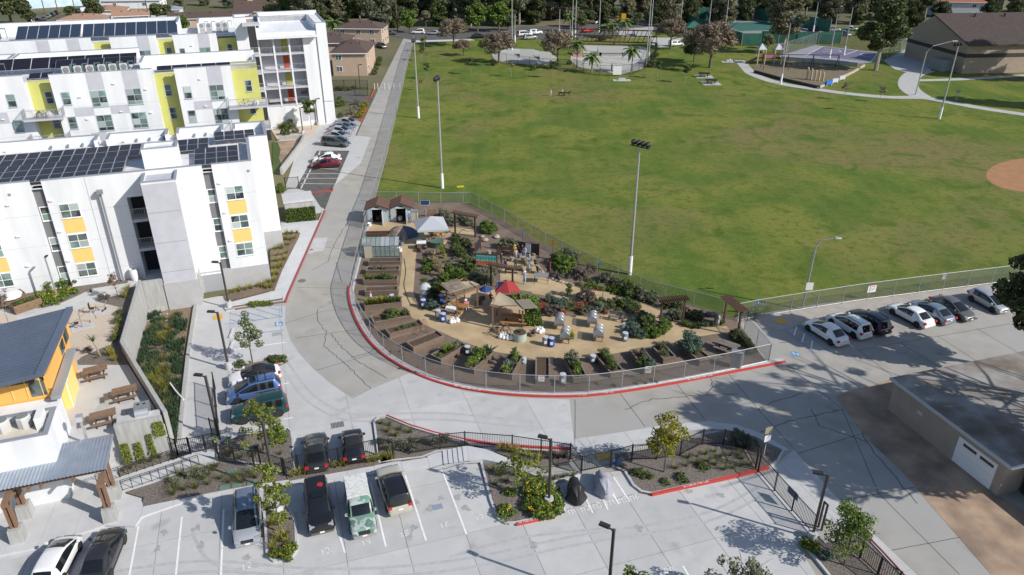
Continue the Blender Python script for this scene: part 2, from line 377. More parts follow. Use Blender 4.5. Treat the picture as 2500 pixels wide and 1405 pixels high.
def slabs(parent, pts, z, material, org, ang, dx, dy, gap=0.02, name='slab', th=0.012):
    poly = [(p.x, p.y) for p in PX(pts, z)]
    if area(poly) < 0: poly.reverse()
    ca, sa = math.cos(ang), math.sin(ang)
    loc = [((p[0] - org.x) * ca + (p[1] - org.y) * sa, -(p[0] - org.x) * sa + (p[1] - org.y) * ca) for p in poly]
    i0, i1 = math.floor(min(p[0] for p in loc) / dx), math.ceil(max(p[0] for p in loc) / dx)
    j0, j1 = math.floor(min(p[1] for p in loc) / dy), math.ceil(max(p[1] for p in loc) / dy)
    for i in range(i0, i1):
        for j in range(j0, j1):
            g = gap / 2; c = [(i * dx + g, j * dy + g), ((i + 1) * dx - g, j * dy + g), ((i + 1) * dx - g, (j + 1) * dy - g), (i * dx + g, (j + 1) * dy - g)]
            r = clip(loc, c)
            q = []
            for p in r:
                if not q or math.dist(p, q[-1]) > 0.01: q.append(p)
            if len(q) > 2 and math.dist(q[0], q[-1]) < 0.01: q.pop()
            if len(q) < 3 or abs(area(q)) < 0.15: continue
            wp = [(org.x + x * ca - y * sa, org.y + x * sa + y * ca) for x, y in q]
            part(name, MB().prism(wp, z - th, z), material, parent)
def ribbon(pts3, wdt, jitter=0.0, rnd=random):
    m = MB(); P = []
    for i in range(len(pts3) - 1):
        a, b = pts3[i], pts3[i + 1]; k = max(1, int((b - a).length / 0.35)) if jitter else 1
        for j in range(k):
            q = a.lerp(b, j / k)
            if jitter: q = q + Vector((rnd.uniform(-1, 1), rnd.uniform(-1, 1), 0)) * jitter
            P.append(q)
    P.append(pts3[-1])
    A, B = offs(P, wdt / 2), offs(P, -wdt / 2); n = len(P); z = pts3[0].z
    vs = [(*p.xy, z) for p in A] + [(*p.xy, z) for p in B]
    return m.add(vs, [(n + i, n + i + 1, i + 1, i) for i in range(n - 1)])
def line_px(name, parent, pts, z, wdt, material, jitter=0.0):
    return part(name, ribbon(PX(pts, z), wdt, jitter), material, parent)
# stroke lettering (flat paint) : simple segment font
FONT = {'0': [[(0, 0), (0, 2), (1, 2), (1, 0), (0, 0)]], '1': [[(.2, 1.6), (.5, 2), (.5, 0)]], '2': [[(0, 2), (1, 2), (1, 1), (0, 0), (1, 0)]],
 '3': [[(0, 2), (1, 2), (.5, 1.1), (1, .9), (1, 0), (0, 0)]], '4': [[(0, 2), (0, 1), (1, 1)], [(.8, 2), (.8, 0)]], '5': [[(1, 2), (0, 2), (0, 1.1), (1, 1), (1, 0), (0, 0)]],
 '6': [[(1, 2), (0, 1.4), (0, 0), (1, 0), (1, 1), (0, 1)]], '7': [[(0, 2), (1, 2), (.3, 0)]], '9': [[(1, 1), (0, 1), (0, 2), (1, 2), (1, 0)]],
 'M': [[(0, 0), (0, 2), (.5, 1), (1, 2), (1, 0)]], 'N': [[(0, 0), (0, 2), (1, 0), (1, 2)]], 'O': [[(0, 0), (0, 2), (1, 2), (1, 0), (0, 0)]], 'P': [[(0, 0), (0, 2), (1, 2), (1, 1), (0, 1)]],
 'A': [[(0, 0), (.5, 2), (1, 0)], [(.2, .8), (.8, .8)]], 'R': [[(0, 0), (0, 2), (1, 2), (1, 1), (0, 1), (1, 0)]], 'K': [[(0, 0), (0, 2)], [(1, 2), (0, 1), (1, 0)]], 'I': [[(.5, 0), (.5, 2)]],
 'G': [[(1, 2), (0, 2), (0, 0), (1, 0), (1, 1), (.5, 1)]], 'F': [[(0, 0), (0, 2), (1, 2)], [(0, 1), (.8, 1)]], 'E': [[(1, 0), (0, 0), (0, 2), (1, 2)], [(0, 1), (.8, 1)]], 'L': [[(0, 2), (0, 0), (1, 0)]], ' ': []}
def lettering(text, org, right, up, h, wst=0.2):
    """flat painted text; org Vector, right/up unit vectors"""
    m = MB(); x = 0.0; sc = h / 2; nrm = right.cross(up)
    for ch in text:
        for st in FONT.get(ch, []):
            for a, b in zip(st[:-1], st[1:]):
                A = org + right * ((x + a[0]) * sc) + up * (a[1] * sc); B = org + right * ((x + b[0]) * sc) + up * (b[1] * sc)
                d = (B - A).normalized(); n2 = nrm.cross(d).normalized() * (wst * sc / 2); e = d * (wst * sc / 2)
                m.poly([A - e - n2, B + e - n2, B + e + n2, A - e + n2])
        x += 1.5
    return m
# ==== ground
Zt=(0,0,3.788);Z0=(0,330,3.788);ZA=(0,650,4.014);ZB=(0,1000,3.4696);ZC=(400,700,3.427);ZD=(500,1000,3.4696)
G1=(850,450,4.684);G2=(1050,550,4.6825);G3=(850,700,4.684);G4=(1300,650,4.015);RL=(1840,600,3.512)
B3=(1000,1000,3.4696);B4=(1500,1000,3.4696);RR=(1940,850,2.532);FU=(600,0,3.788);FS=(1200,0,3.788);FR=(1840,0,3.788)
ZM=(600,300,3.5125);ZP=(400,1020,6.692);ZG=(1900,1180,6.246);S1=(860,470,9.368);S2=(1100,570,8.263);ID=(0,0,1.0)
def q(Z,pts):return[(Z[0]+x/Z[2],Z[1]+y/Z[2])for x,y in pts]
def q1(Z,x,y):return(Z[0]+x/Z[2],Z[1]+y/Z[2])
def V(Z,x,y,z=0.0):return U(*q1(Z,x,y),z)
g=MB();g.poly([(-1500,-100,-0.06),(1500,-100,-0.06),(1500,2500,-0.06),(-1500,2500,-0.06)])
C_GROUND=mat('dry_ground',(0.13,0.12,0.06),0.95,col2=(0.075,0.09,0.03),scale=0.05,detail=8,big=(0.19,0.16,0.10),bigscale=0.03)
struct('ground',g,C_GROUND)
driveway=sheet('driveway',[(986,92),(930,205),(885,300),(786,520),(697,727),(640,760),(440,760),(400,1430),(2700,1430),(2700,640),(1500,700),(1130,500),(880,640),(948,370),(1014,98)],0.0,C_OLDC)
sheet('forecourt',[(-150,1080),(420,1080),(720,1150),(720,1430),(-150,1430)],0.004,C_WALK)
sheet('ramp_pavement',[(690,480),(730,350),(775,290),(882,296),(790,520),(700,530)],0.004,C_CONC)
sheet('repair_patch',[(845,330),(905,335),(880,400),(815,455),(800,440)],0.006,C_CONC)
sheet('repair_patch',[(760,582),(800,580),(790,612),(752,620)],0.006,C_CONC)
sheet('park_lawn',[(1010,101),(992,171),(947,370),(912,500),(1035,500),(1135,497),(1215,533),(1330,600),(1450,662),(1580,720),(1690,748),(1790,776),(1830,770),(2000,742),(2460,688),(2760,650),(2760,60),(2200,60),(1150,95)],0.012,C_GRASS)
ang_pts=[(2405+120+118*math.cos(a),428+42*math.sin(a))for a in[i*math.pi/12 for i in range(24)]]
sheet('infield_dirt',ang_pts,0.02,mat('infield_clay',(0.38,0.195,0.095),0.95,col2=(0.32,0.165,0.08),scale=0.8,detail=8))
CURB=smoothpath(PX([(905,505),(884,575),(867,640),(852,700),(850,722),(856,752),(872,792),(905,841),(958,885),(1040,926),(1130,951),(1250,967),(1390,971),(1500,962),(1650,938),(1800,909),(1918,886)]),5)
gpoly=[(905,487),(884,575),(867,640),(854,700),(853,722),(858,750),(875,788),(908,836),(960,880),(1042,921),(1131,946),(1250,961),(1390,966),(1500,957),(1650,933),(1800,905),(1872,888),(1843,845),(1795,776),(1690,746),(1580,718),(1450,660),(1330,598),(1215,531),(1135,495),(1035,493)]
sheet('garden_ground',gpoly,0.10,C_MULCH,0.12)
DGZ=0.106
sheet('granite_path',q(G1,[(235,430),(760,440),(1180,560),(1110,690),(900,650),(800,640),(775,830),(745,1230),(780,1405),(560,1405),(620,870),(600,640),(230,560)]),DGZ,C_DG)
sheet('granite_path',q(G3,[(570,0),(750,0),(740,60),(810,240),(1030,260),(1250,120),(1440,30),(1700,40),(2100,330),(2342,400),(2342,880),(2050,815),(1960,790),(1640,740),(1330,640),(1060,520),(880,440),(690,330),(630,180)]),DGZ+0.004,C_DG)
sheet('granite_path',q(G4,[(0,490),(560,490),(900,440),(960,560),(900,690),(1200,715),(1330,640),(1300,560),(1240,540),(1050,480),(1000,420),(760,350),(400,330),(0,270),(-90,130),(0,60),(150,130),(520,230),(760,260),(1060,360),(1280,450),(1330,540),(1560,610),(1900,590),(1950,640),(1640,690),(1440,740),(1200,780),(850,850),(540,900),(300,905),(0,890),(-120,640)]),DGZ+0.008,C_DG)
sheet('granite_path',q(S2,[(1000,800),(1150,560),(1500,480),(1750,600),(1950,850),(2479,1020),(2479,1180),(1800,1200),(1400,1150),(1000,960)]),DGZ+0.012,C_DG)
sheet('granite_path',q(G1,[(1060,540),(1220,490),(1440,520),(1440,580),(1200,560),(1150,600)]),DGZ+0.010,C_DG)
CURB_R=[p for p in CURB if p.y<U(850,700).y+0.5]
k=thing('kerb','long red painted kerb curving round the community garden','kerb',CURB_R[0])
part('kerb_body',bandshell(CURB_R,-0.02,0.16,-0.02,0.15),C_RED,k,world=True)
part('footing',bandshell(CURB,0.165,0.62,-0.02,0.128),C_KERB,k,world=True)
def kerb_words(text,px_a,px_b,z0,h,par,outw=0.0):
 a,b=U(*px_a,z0),U(*px_b,z0);r=(b-a).normalized();L=(b-a).length
 n=Vector((0,0,1))
 sc=L/(len(text)*1.5)
 m=lettering(text,a+r.cross(n)*0.006,r,n,sc*2*0.9,0.28);part('kerb_lettering',m,C_WHITEP,par,world=True)
for text,a,b in(('NO PARKING',(1118,945.5),(1148,951)),('FIRE LANE',(1160,953),(1184,957)),('NO PARKING',(1419,968),(1441,966)),('FIRE LANE',(1466,963),(1486,960)),('NO PARKING',(1684,930),(1704,926)),('FIRE LANE',(1723,922),(1741,918.5))):
 aa,bb=U(*a,0.0),U(*b,0.0)
 def near(p):
  best=min(range(len(CURB_R)-1),key=lambda i:(CURB_R[i]-p).length);return best
 i,j=near(aa),near(bb);pa,pb=CURB_R[i],CURB_R[max(j,i+1)]
 r=(pb-pa).normalized();m=lettering(text,pa+Vector((0,0,0.157))-Vector((-r.y,r.x,0))*-0.02,r,Vector((-r.y,r.x,0)),(pb-pa).length/(len(text)*1.5)*1.9,0.3)
 part('kerb_lettering',m,C_WHITEP,k,world=True)
def kerb(label,pts,w=0.16,h=0.15,m=C_KERB,name='kerb',z0=-0.02,sub=1):
 P=PX(pts);P=smoothpath(P,sub)if sub>1 else P
 t=thing(name,label,'wall' if 'wall' in name else 'kerb',P[0]);part('kerb_body' if 'wall' not in name else 'wall_body',bandshell(P,0,w,z0,h),m,t,world=True);return t
kerb('faded red kerb beside the pale sidewalk along the white building',[(791,516),(775,553),(736,640),(700,722),(694,740)],0.2,0.15,C_REDF)
kerb('red kerb corner by the asphalt bay behind the ivy enclosure',[(757,473),(813,468),(814,461)],0.16,0.15,C_RED)
kerb('red kerb along the yellow shrubs past the parked silver cars',[(880,301),(898,256)],0.16,0.15,C_RED)
kerb('short red kerb by the black gate at the far driveway',[(890,239),(905,239),(915,217)],0.16,0.15,C_RED)
sheet('sidewalk',q((640,440,5.018),[(225,500),(320,525),(660,495),(690,490),(745,365),(755,375),(315,1405),(260,1480),(-440,1600),(-480,1520),(150,1355),(240,1120),(460,660),(240,640)]),0.13,C_WALK,0.15)
sheet('far_sidewalk',[(738,440),(775,330),(815,285),(880,297),(868,330),(842,372),(810,400),(760,460)],0.008,C_CONC)
sheet('bay_asphalt',q(ZM,[(610,240),(890,240),(750,560),(680,745),(640,720),(560,600),(430,560)]),0.014,C_ASPH)
sheet('far_bay_asphalt',q(FU,[(815,860),(1010,850),(1180,905),(1130,970),(900,935),(830,920)]),0.014,C_ASPH)
mk=thing('parking_lines','thin white stall lines painted on the dark asphalt bay','stall lines',U(790,430,0.02))
for a,b in(((515,393),(790,397)),((500,435),(800,437)),((485,477),(810,478)),((470,522),(760,525))):part('stall_line',ribbon([V(ZM,*a,0.02),V(ZM,*b,0.02)],0.1),C_WHITEP,mk,world=True)
for x,y in((630,265),(552,415),(528,463),(505,508),(482,550)):
 t=thing('wheel_stop','white concrete wheel stop in the asphalt bay beyond the red car','wheel stop',V(ZM,x,y),R(95),'wheel stops in the asphalt bay')
 part('block',MB().prism([(-0.9,-0.08),(0.9,-0.08),(0.9,0.08),(-0.9,0.08)],0,0.13),C_KERB,t)
org=U(1000,1000);LOT=R(17.8)
upper=tag(bpy.data.objects.new('upper_parking_lot',None),kind='structure');COL.objects.link(upper)
NC=[(697,747),(695,788),(709,831),(730,863),(765,901),(806,936),(861,974),(905,951),(1012,906),(1060,933),(1130,955),(1250,971),(1390,976),(1404,1101),(1250,1100),(1160,1092),(1095,1072),(1000,1043),(935,1018),(905,1030),(925,1140),(728,1170),(716,1065),(530,1080),(400,1090),(470,735),(545,722),(560,752)]
slabs(upper,NC,0.02,C_CONC,org,LOT,4.6,5.6)
apron=tag(bpy.data.objects.new('apron_strip',None),kind='structure');COL.objects.link(apron)
slabs(apron,[(1404,1072),(1500,1058),(1600,1042),(1673,1033),(1739,1030),(1800,1037),(1857,1058),(1926,1098),(1880,1110),(1800,1060),(1739,1047),(1673,1052),(1600,1075),(1519,1096),(1404,1104)],0.02,C_CONC,org,LOT,3.0,9.0)
slabs(apron,[(1877,1147),(1938,1099),(1990,1155),(2062,1236),(2140,1310),(2240,1405),(2290,1450),(2200,1450),(2090,1330),(2000,1250),(1985,1305),(1850,1158)],0.02,C_CONC,org,R(-72),3.6,2.4)
lower=tag(bpy.data.objects.new('lower_parking_lot',None),kind='structure');COL.objects.link(lower)
LOW=[(-60,1385),(30,1365),(330,1290),(345,1262),(500,1210),(1165,1131),(1215,1268),(1258,1282),(1355,1262),(1375,1245),(1350,1195),(1410,1160),(1520,1150),(1560,1205),(1590,1212),(1850,1158),(1985,1302),(1945,1330),(1990,1400),(2030,1470),(-60,1470)]
slabs(lower,LOW,0.024,C_CONC,U(1137,1304),LOT,3.72,5.2,gap=0.025)
tz_=.0250;st_r=random.Random(31);C_OIL=mat('oil_stain',(0.30,0.295,0.29),0.8,col2=(0.40,0.40,0.405),scale=4,detail=8);C_TYRE=mat('tyre_mark',(0.385,0.388,0.395),0.85,col2=(0.45,0.455,0.465),scale=3,detail=8)
for x,y in((385,1340),(400,1300),(490,1330),(480,1290),(600,1360),(1010,1230),(1050,1240),(1010,1290),(1115,1215),(1140,1240),(1075,1215),(1000,1310),(1300,1330),(1680,1200),(1560,1290),(1760,1210)):
 c_=U(x,y,.0305);part('oil_stain',MB().poly([c_+Vector((math.cos(a*.6283),math.sin(a*.6283),0))*st_r.uniform(.12,.42)for a in range(10)]),C_OIL,lower)
for pts in([(250,1400),(500,1370),(800,1390),(1100,1370),(1400,1310),(1700,1260),(1850,1190)],[(300,1420),(520,1395),(820,1412),(1120,1390),(1420,1328),(1720,1276),(1870,1205)],[(1100,1360),(1200,1330),(1290,1310),(1480,1290)],[(640,1380),(560,1390),(500,1360),(470,1300)]):tz_+=.0007;part('tyre_mark',ribbon(smoothpath(PX(pts,tz_),5),.22),C_TYRE,lower)
for pts in([(700,880),(760,960),(850,1010),(960,1010),(1100,1010),(1300,1030)],[(690,900),(745,975),(840,1025),(960,1026),(1100,1026),(1300,1046)]):tz_+=.0007;part('tyre_mark',ribbon(smoothpath(PX(pts,tz_-.004),5),.25),C_TYRE,upper)
sheet('lot_base',LOW,0.010,C_JOINT)
sheet('upper_lot_base',NC,0.006,C_JOINT)
front=tag(bpy.data.objects.new('front_sidewalk',None),kind='structure');COL.objects.link(front)
FW=[(-60,1362),(0,1355),(75,1340),(255,1283),(330,1285),(345,1262),(500,1208),(1160,1127),(1168,1108),(1145,1098),(1065,1105),(1030,1120),(960,1128),(830,1150),(700,1172),(500,1197),(350,1235),(345,1222),(310,1213),(225,1180),(190,1200),(-60,1245)]
slabs(front,FW,0.14,C_WALK,U(500,1208),R(14),1.9,9.0,gap=0.015,th=0.16)
for i,pts in enumerate([[(1514,961),(1575,1042)],[(1651,936),(1730,1036)],[(1778,913),(1860,1010),(1935,1092)],[(1920,890),(2056,999),(2145,1205),(2343,1403)],[(2062,1221),(2232,1190)],[(2177,1344),(2366,1308)],[(2096,855),(2466,791)],[(2196,836),(2296,899)],[(2290,821),(2384,882)],[(2384,802),(2486,862)],[(2096,855),(2179,919)],[(1404,976),(1404,1075)],[(1940,1110),(2100,1060)],[(695,790),(790,760),(850,755)],[(720,826),(905,800)],[(770,905),(960,850)],[(760,600),(870,612)],[(835,400),(915,408)],[(725,702),(855,705)],[(870,330),(950,338)],[(1560,1090),(1700,1062)]]):
 line_px('pavement_joint',driveway,pts,0.004,0.05,C_JOINT,0.012)
for pts in([(775,755),(775,785),(795,808),(792,845),(840,885),(905,950)],[(809,815),(830,845),(870,880),(945,924)],[(858,873),(905,860),(945,830)],[(1525,1000),(1590,975),(1720,965),(1800,962)],[(1780,1095),(1860,1055),(1920,1030),(2060,1000)],[(1850,1000),(1880,985),(1960,960)],[(1725,960),(1740,945),(1735,925)],[(760,660),(800,640),(815,600),(838,560),(850,540)],[(820,640),(835,690)],[(1980,1000),(2000,1040),(2120,1080)],[(2060,980),(2130,1100),(2240,1230)]):
 line_px('crack',driveway,pts,0.005,0.06,C_CRACK,0.09)
sheet('dirt_verge',[(2037,968),(2180,925),(2420,1200),(2520,1260),(2560,1450),(2460,1450),(2330,1300),(2200,1150),(2120,1075)],0.010,C_DIRT)
sheet('right_walk',[(1835,772),(2000,745),(2460,690),(2700,660),(2700,690),(2500,715),(2100,765),(1960,790),(1935,800),(1870,812)],0.030,mat('tan_sidewalk',(0.40,0.37,0.33),0.9,col2=(0.34,0.31,0.275),scale=1,detail=8),0.03)
lp=thing('stall_markings','white stall lines and stall numbers painted on the lower car park','stall markings',U(900,1330,0.03))
ZL=0.033
for pts in([(338,1285),(314,1415)],[(444,1262),(428,1415)],[(546,1245),(539,1410)],[(795,1196),(842,1350)],[(905,1180),(942,1335)],[(989,1160),(1040,1320)],[(1079,1147),(1139,1305)],[(1425,1205),(1447,1253)],[(1462,1195),(1484,1245)],[(1487,1190),(1511,1231)],[(1498,1165),(1537,1225)],[(1667,1382),(1690,1420)],[(1590,1405),(1650,1395)]):
 part('stall_line',ribbon(PX(pts,ZL),0.12),C_WHITEP,lp,world=True)
for txt,px,h in(('12',(590,1391),.42),('13',(784,1354),.42),('14',(884,1332),.42),('15',(978,1312),.42),('16',(1076,1290),.42),('17',(1163,1271),.42),('M1',(1391,1256),.45),('M2',(1422,1250),.45),('M3',(1452,1242),.45),('M4',(1484,1234),.45),('M5',(1515,1228),.45),('M6',(1542,1221),.45),('30',(1629,1402),.42)):
 part('stall_number',lettering(txt,U(*px,ZL),Vector((math.cos(LOT),math.sin(LOT),0)),Vector((-math.sin(LOT),math.cos(LOT),0)),h,0.22),C_WHITEP,lp,world=True)
up=thing('accessible_stall','blue hatched accessible stall with wheelchair symbol in upper car park','stall markings',U(620,790,0.03))
for pts in([(545,220),(765,285)],[(665,205),(870,268)],[(770,190),(985,253)],[(880,177),(985,200)],[(515,315),(990,252),(985,165)],[(555,275),(620,295)],[(515,430),(560,425)],[(800,388),(1005,363)]):
 part('blue_line',ribbon(PX(q(ZC,pts),0.026),0.11),C_BLUEP,up,world=True)
for pts in([(520,540),(680,515)],[(790,498),(1015,467)],[(1000,815),(1050,805)],[(1000,1110),(1080,1095)],[(985,632),(1030,626)]):
 part('white_line',ribbon(PX(q(ZC,pts),0.026),0.1),C_WHITEP,up,world=True)
part('symbol_panel',MB().poly(PX(q(ZC,[(925,300),(995,290),(998,325),(927,335)]),0.027)),C_BLUEP,up,world=True)
part('wheelchair_symbol',ribbon(PX(q(ZC,[(950,300),(955,315),(975,312),(980,322)]),0.030),0.09),C_WHITEP,up,world=True)
part('wheel_mark',ribbon(PX(q(ZC,[(945,312),(948,324),(960,326),(968,318)]),0.030),0.07),C_WHITEP,up,world=True)
for n_,z_ in(((562,390)),((562,498)))if False else((565,392),(562,500)):
 t=thing('wheel_stop','dark edged concrete wheel stop at the head of an upper stall','wheel stop',V(ZC,n_,z_,0.02),R(98),'wheel stops in the upper car park')
 part('block',MB().prism([(-0.85,-0.08),(0.85,-0.08),(0.85,0.08),(-0.85,0.08)],0,0.12),C_KERB,t)
rp=thing('right_lot_markings','blue and white accessible bay paint beside the white sedan','stall markings',V(RL,450,800,0.02))
for pts in([(225,680),(520,920),(640,905),(345,660)],):part('blue_line',ribbon(PX(q(RL,pts),0.012),0.12),C_BLUEP,rp,world=True)
for pts in([(295,675),(275,715)],[(370,695),(345,770)],[(435,755),(415,830)],[(505,815),(490,890)],[(800,830),(855,870)]):part('white_line',ribbon(PX(q(RL,pts),0.016),0.12),C_WHITEP,rp,world=True)
part('symbol_panel',MB().poly(PX(q(RL,[(300,915),(360,903),(410,940),(345,955)]),0.012)),C_BLUEP,rp,world=True)
part('wheelchair_symbol',ribbon(PX(q(RL,[(335,915),(350,932),(375,928),(385,942)]),0.016),0.1),C_WHITEP,rp,world=True)
C_TACT=mat('yellow_tactile',(0.62,0.36,0.06),0.8)
tag(sheet('tactile_paving',q(RL,[(170,635),(245,618),(300,655),(225,672)]),0.036,C_TACT,0.004,None),'bright yellow tactile paving by the blue hatched bay','tactile paving')
tag(sheet('tactile_paving',q(ZC,[(410,245),(490,225),(493,270),(412,283)]),0.036,C_TACT,0.012,None),'pale yellow tactile paving beside the walkway lamp','tactile paving')
tag(sheet('tactile_paving',q(B3,[(1580,380),(1730,355),(1730,405),(1590,430)]),0.05,C_TACT,0.012,None),'yellow tactile paving behind the picket fence gate','tactile paving')
def drain(px,sx,sy,rz,label,m=C_TRIM,z=0.026):
 t=thing('drain_grate',label,'drain',U(*px,z),rz);part('frame',MB().box(-sx/2,sx/2,-sy/2,sy/2,-0.01,0.004),C_GALV,t)
 for i in range(9):part('bar',MB().box(-sx/2+.06+i*(sx-.16)/8,-sx/2+.1+i*(sx-.16)/8,-sy/2+.05,sy/2-.05,0.003,0.009),m,t)
drain(q1(ZC,1453,1158),1.0,0.75,LOT,'dark slotted drain grate in front of the parked convertibles')
drain(q1(ZC,948,396),0.9,0.7,LOT,'pale drain grate below the wheelchair symbol',C_GALV)
t=thing('manhole_cover','round iron manhole cover on the driveway beside the red kerb','manhole',U(737,686,0.004));part('lid',MB().lathe([(0.42,0),(0.42,0.008),(0.36,0.012)],18),mat('iron',(0.15,0.14,0.13),0.7),t)
t=thing('manhole_cover','small round cover on the driveway above the larger manhole','manhole',U(760,610,0.004));part('lid',MB().lathe([(0.22,0),(0.22,0.008)],14),MATS['iron'],t)
t=thing('utility_hatch','blue grey utility lid set in stall sixteen','utility lid',V(B3,235,826,0.026),LOT);part('lid',MB().box(-.35,.35,-.25,.25,-.01,.006),mat('bluegrey_lid',(0.24,0.29,0.35),0.8),t)
sheet('street',[(930,84),(1012,99),(1150,93),(1300,92),(1330,100),(1520,86),(1660,70),(2000,55),(2000,40),(1600,55),(1200,68),(930,72)],0.018,C_ASPH)
sheet('park_road',[(1400,82),(1500,72),(1640,60),(1640,48),(1480,58),(1395,70)],0.022,C_ASPH)
sheet('hill_street',[(95,64),(150,40),(200,16),(225,-10),(270,-10),(262,8),(230,30),(205,64)],0.018,C_ASPH)
sheet('street_verge',[(985,102),(1010,99),(1150,96),(1160,99),(1012,104)],0.024,C_WALK)
def pathsheet(name,px,wdt,z,m):
 P=smoothpath(PX(px,z),4);o=part(name,ribbon(P,wdt),m);return tag(o,kind='structure')
C_PATHC=mat('park_path_concrete',(0.46,0.46,0.45),0.9,col2=(0.40,0.40,0.39),scale=1)
pathsheet('park_path',q(FR,[(-130,560),(-60,640),(0,690),(230,770),(600,830),(900,870),(1250,900),(1560,905),(1800,945),(2100,1000),(2500,1060),(2700,1090)]),2.6,0.022,C_PATHC)
pathsheet('park_path',q(FR,[(1560,905),(1450,830),(1430,760),(1480,690),(1600,650)]),4.2,0.026,C_PATHC)
pathsheet('park_path',q(FR,[(1500,745),(1900,735),(2500,700),(2800,680)]),2.2,0.030,C_PATHC)
sheet('hall_apron',q(FR,[(1200,560),(1420,450),(1640,440),(1640,660),(1480,690),(1300,640)]),0.034,C_PATHC)
C_COURT=mat('court_purple',(0.165,0.155,0.235),0.8,col2=(0.145,0.135,0.205),scale=0.5);C_COURTG=mat('court_grey',(0.28,0.28,0.33),0.8)
sheet('ball_court',q(FR,[(230,520),(570,420),(1180,490),(1190,560),(1000,590),(260,545)]),0.030,C_COURTG)
sheet('ball_court',q(FR,[(480,515),(640,432),(1150,490),(1080,575)]),0.034,C_COURT)
cl=thing('court_lines','white boundary lines on the purple basketball court','court lines',V(FR,800,500,.04))
for pts in([(480,515),(640,432),(1150,490),(1080,575),(480,515)],[(835,512),(960,468)],[(650,455),(790,465),(810,480),(760,485),(640,478)],[(1110,515),(1000,495),(985,505),(1020,520),(1090,530)]):part('court_line',ribbon(PX(q(FR,pts),0.042),0.22),C_WHITEP,cl,world=True)
sheet('play_bark',q(FR,[(0,620),(20,590),(250,560),(640,600),(950,640),(920,680),(600,820),(250,745),(0,675)]),0.032,mat('play_bark',(0.20,0.165,0.105),0.95,col2=(0.15,0.12,0.075),scale=1.5))
C_TENN=mat('tennis_green',(0.035,0.13,0.105),0.8);C_TENN2=mat('tennis_grey',(0.24,0.23,0.24),0.8)
sheet('tennis_court',q(FS,[(1770,190),(2560,180),(3200,290),(2700,410),(2330,340)]),0.030,C_TENN2)
sheet('tennis_court',q(FS,[(2050,215),(2540,205),(2900,270),(2300,290)]),0.034,C_TENN)
sheet('skate_concrete',q(FS,[(30,560),(0,500),(150,450),(360,455),(520,490),(620,540),(560,600),(350,600),(130,580)]),0.032,mat('skate_pale',(0.46,0.45,0.42),0.85,col2=(0.38,0.37,0.35),scale=0.4))
sheet('skate_concrete',q(FS,[(730,560),(740,480),(850,420),(1420,430),(1440,470),(1400,640),(1200,690),(950,650),(800,620)]),0.032,MATS['skate_pale'])
sheet('skate_concrete',q(FS,[(1150,280),(1500,245),(1490,300),(1400,350),(1200,345)]),0.032,MATS['skate_pale'])
sheet('skate_plaza',q(FS,[(1480,350),(1780,350),(1780,420),(1560,440),(1480,420)]),0.030,C_PATHC)
sheet('bowl_shade_floor',q(FS,[(200,520),(330,490),(500,520),(450,560),(300,550)]),0.038,mat('skate_mid',(0.33,0.33,0.31),0.85))  # flat sheet in a darker tone, paints the shade inside the bowl
# ==== buildings
def block(name,label,cat='building'):return thing(name,label,cat,A0,ANG)
def window(par,s0,s1,z0,z1,t,cols=2,rows=2,fr=C_FRAME,pane=C_PANE,extra=False,fw=0.07):
 """window with frame, and one pane object per light; proud of facade plane t (facing -t)"""
 w_=part('window',MB().box(s0-.05,s1+.05,t-0.035,t+0.05,z0-.05,z1+.05),fr,par);part('sill',MB().box(s0-.08,s1+.08,t-.09,t-.036,z0-.09,z0-.05),fr,w_)
 zs=[z0+(z1-z0)*i/rows for i in range(rows+1)]
 if extra:zs=[z0,z0+(z1-z0)*.23,z0+(z1-z0)*.61,z1]
 for i in range(cols):
  a=s0+(s1-s0)*i/cols+fw/2;b=s0+(s1-s0)*(i+1)/cols-fw/2
  for j in range(len(zs)-1):
   p=(pane,C_PANED,pane,C_BLIND,pane,C_PANED,pane)[(i*3+j*5+int(abs(s0)*7)+int(z0*3))%7]
   part('pane',MB().box(a,b,t-0.05,t-0.03,zs[j]+fw/2,zs[j+1]-fw/2),p,w_)
 return w_
C_BLIND=mat('pale_blind',(0.36,0.42,0.41),.5,objrand=.3)
def panel(par,name,s0,s1,z0,z1,t,m):return part(name,MB().box(s0,s1,t-0.012,t+0.05,z0,z1),m,par)
def parapet(par,s0,s1,t0,t1,z0,z1,th=0.25,sides='fblr'):
 if 'f' in sides:part('parapet',MB().box(s0,s1,t0,t0+th,z0,z1),C_STUCCO,par);part('coping',MB().box(s0-.03,s1+.03,t0-.03,t0+th+.03,z1,z1+.06),C_CAP,par)
 if 'b' in sides:part('parapet',MB().box(s0,s1,t1-th,t1,z0,z1),C_STUCCO,par);part('coping',MB().box(s0-.03,s1+.03,t1-th-.03,t1+.03,z1,z1+.06),C_CAP,par)
 if 'l' in sides:part('parapet',MB().box(s0,s0+th,t0+th+.035,t1-th-.035,z0,z1),C_STUCCO,par);part('coping',MB().box(s0-.03,s0+th+.03,t0+th+.035,t1-th-.035,z1,z1+.06),C_CAP,par)
 if 'r' in sides:part('parapet',MB().box(s1-th,s1,t0+th+.035,t1-th-.035,z0,z1),C_STUCCO,par);part('coping',MB().box(s1-th-.03,s1+.03,t0+th+.035,t1-th-.035,z1,z1+.06),C_CAP,par)
def vent(par,s,z,t):part('wall_vent',MB().box(s-.16,s+.16,t-.14,t,z-.05,z+.07),C_WHITE,par)
PVM={}
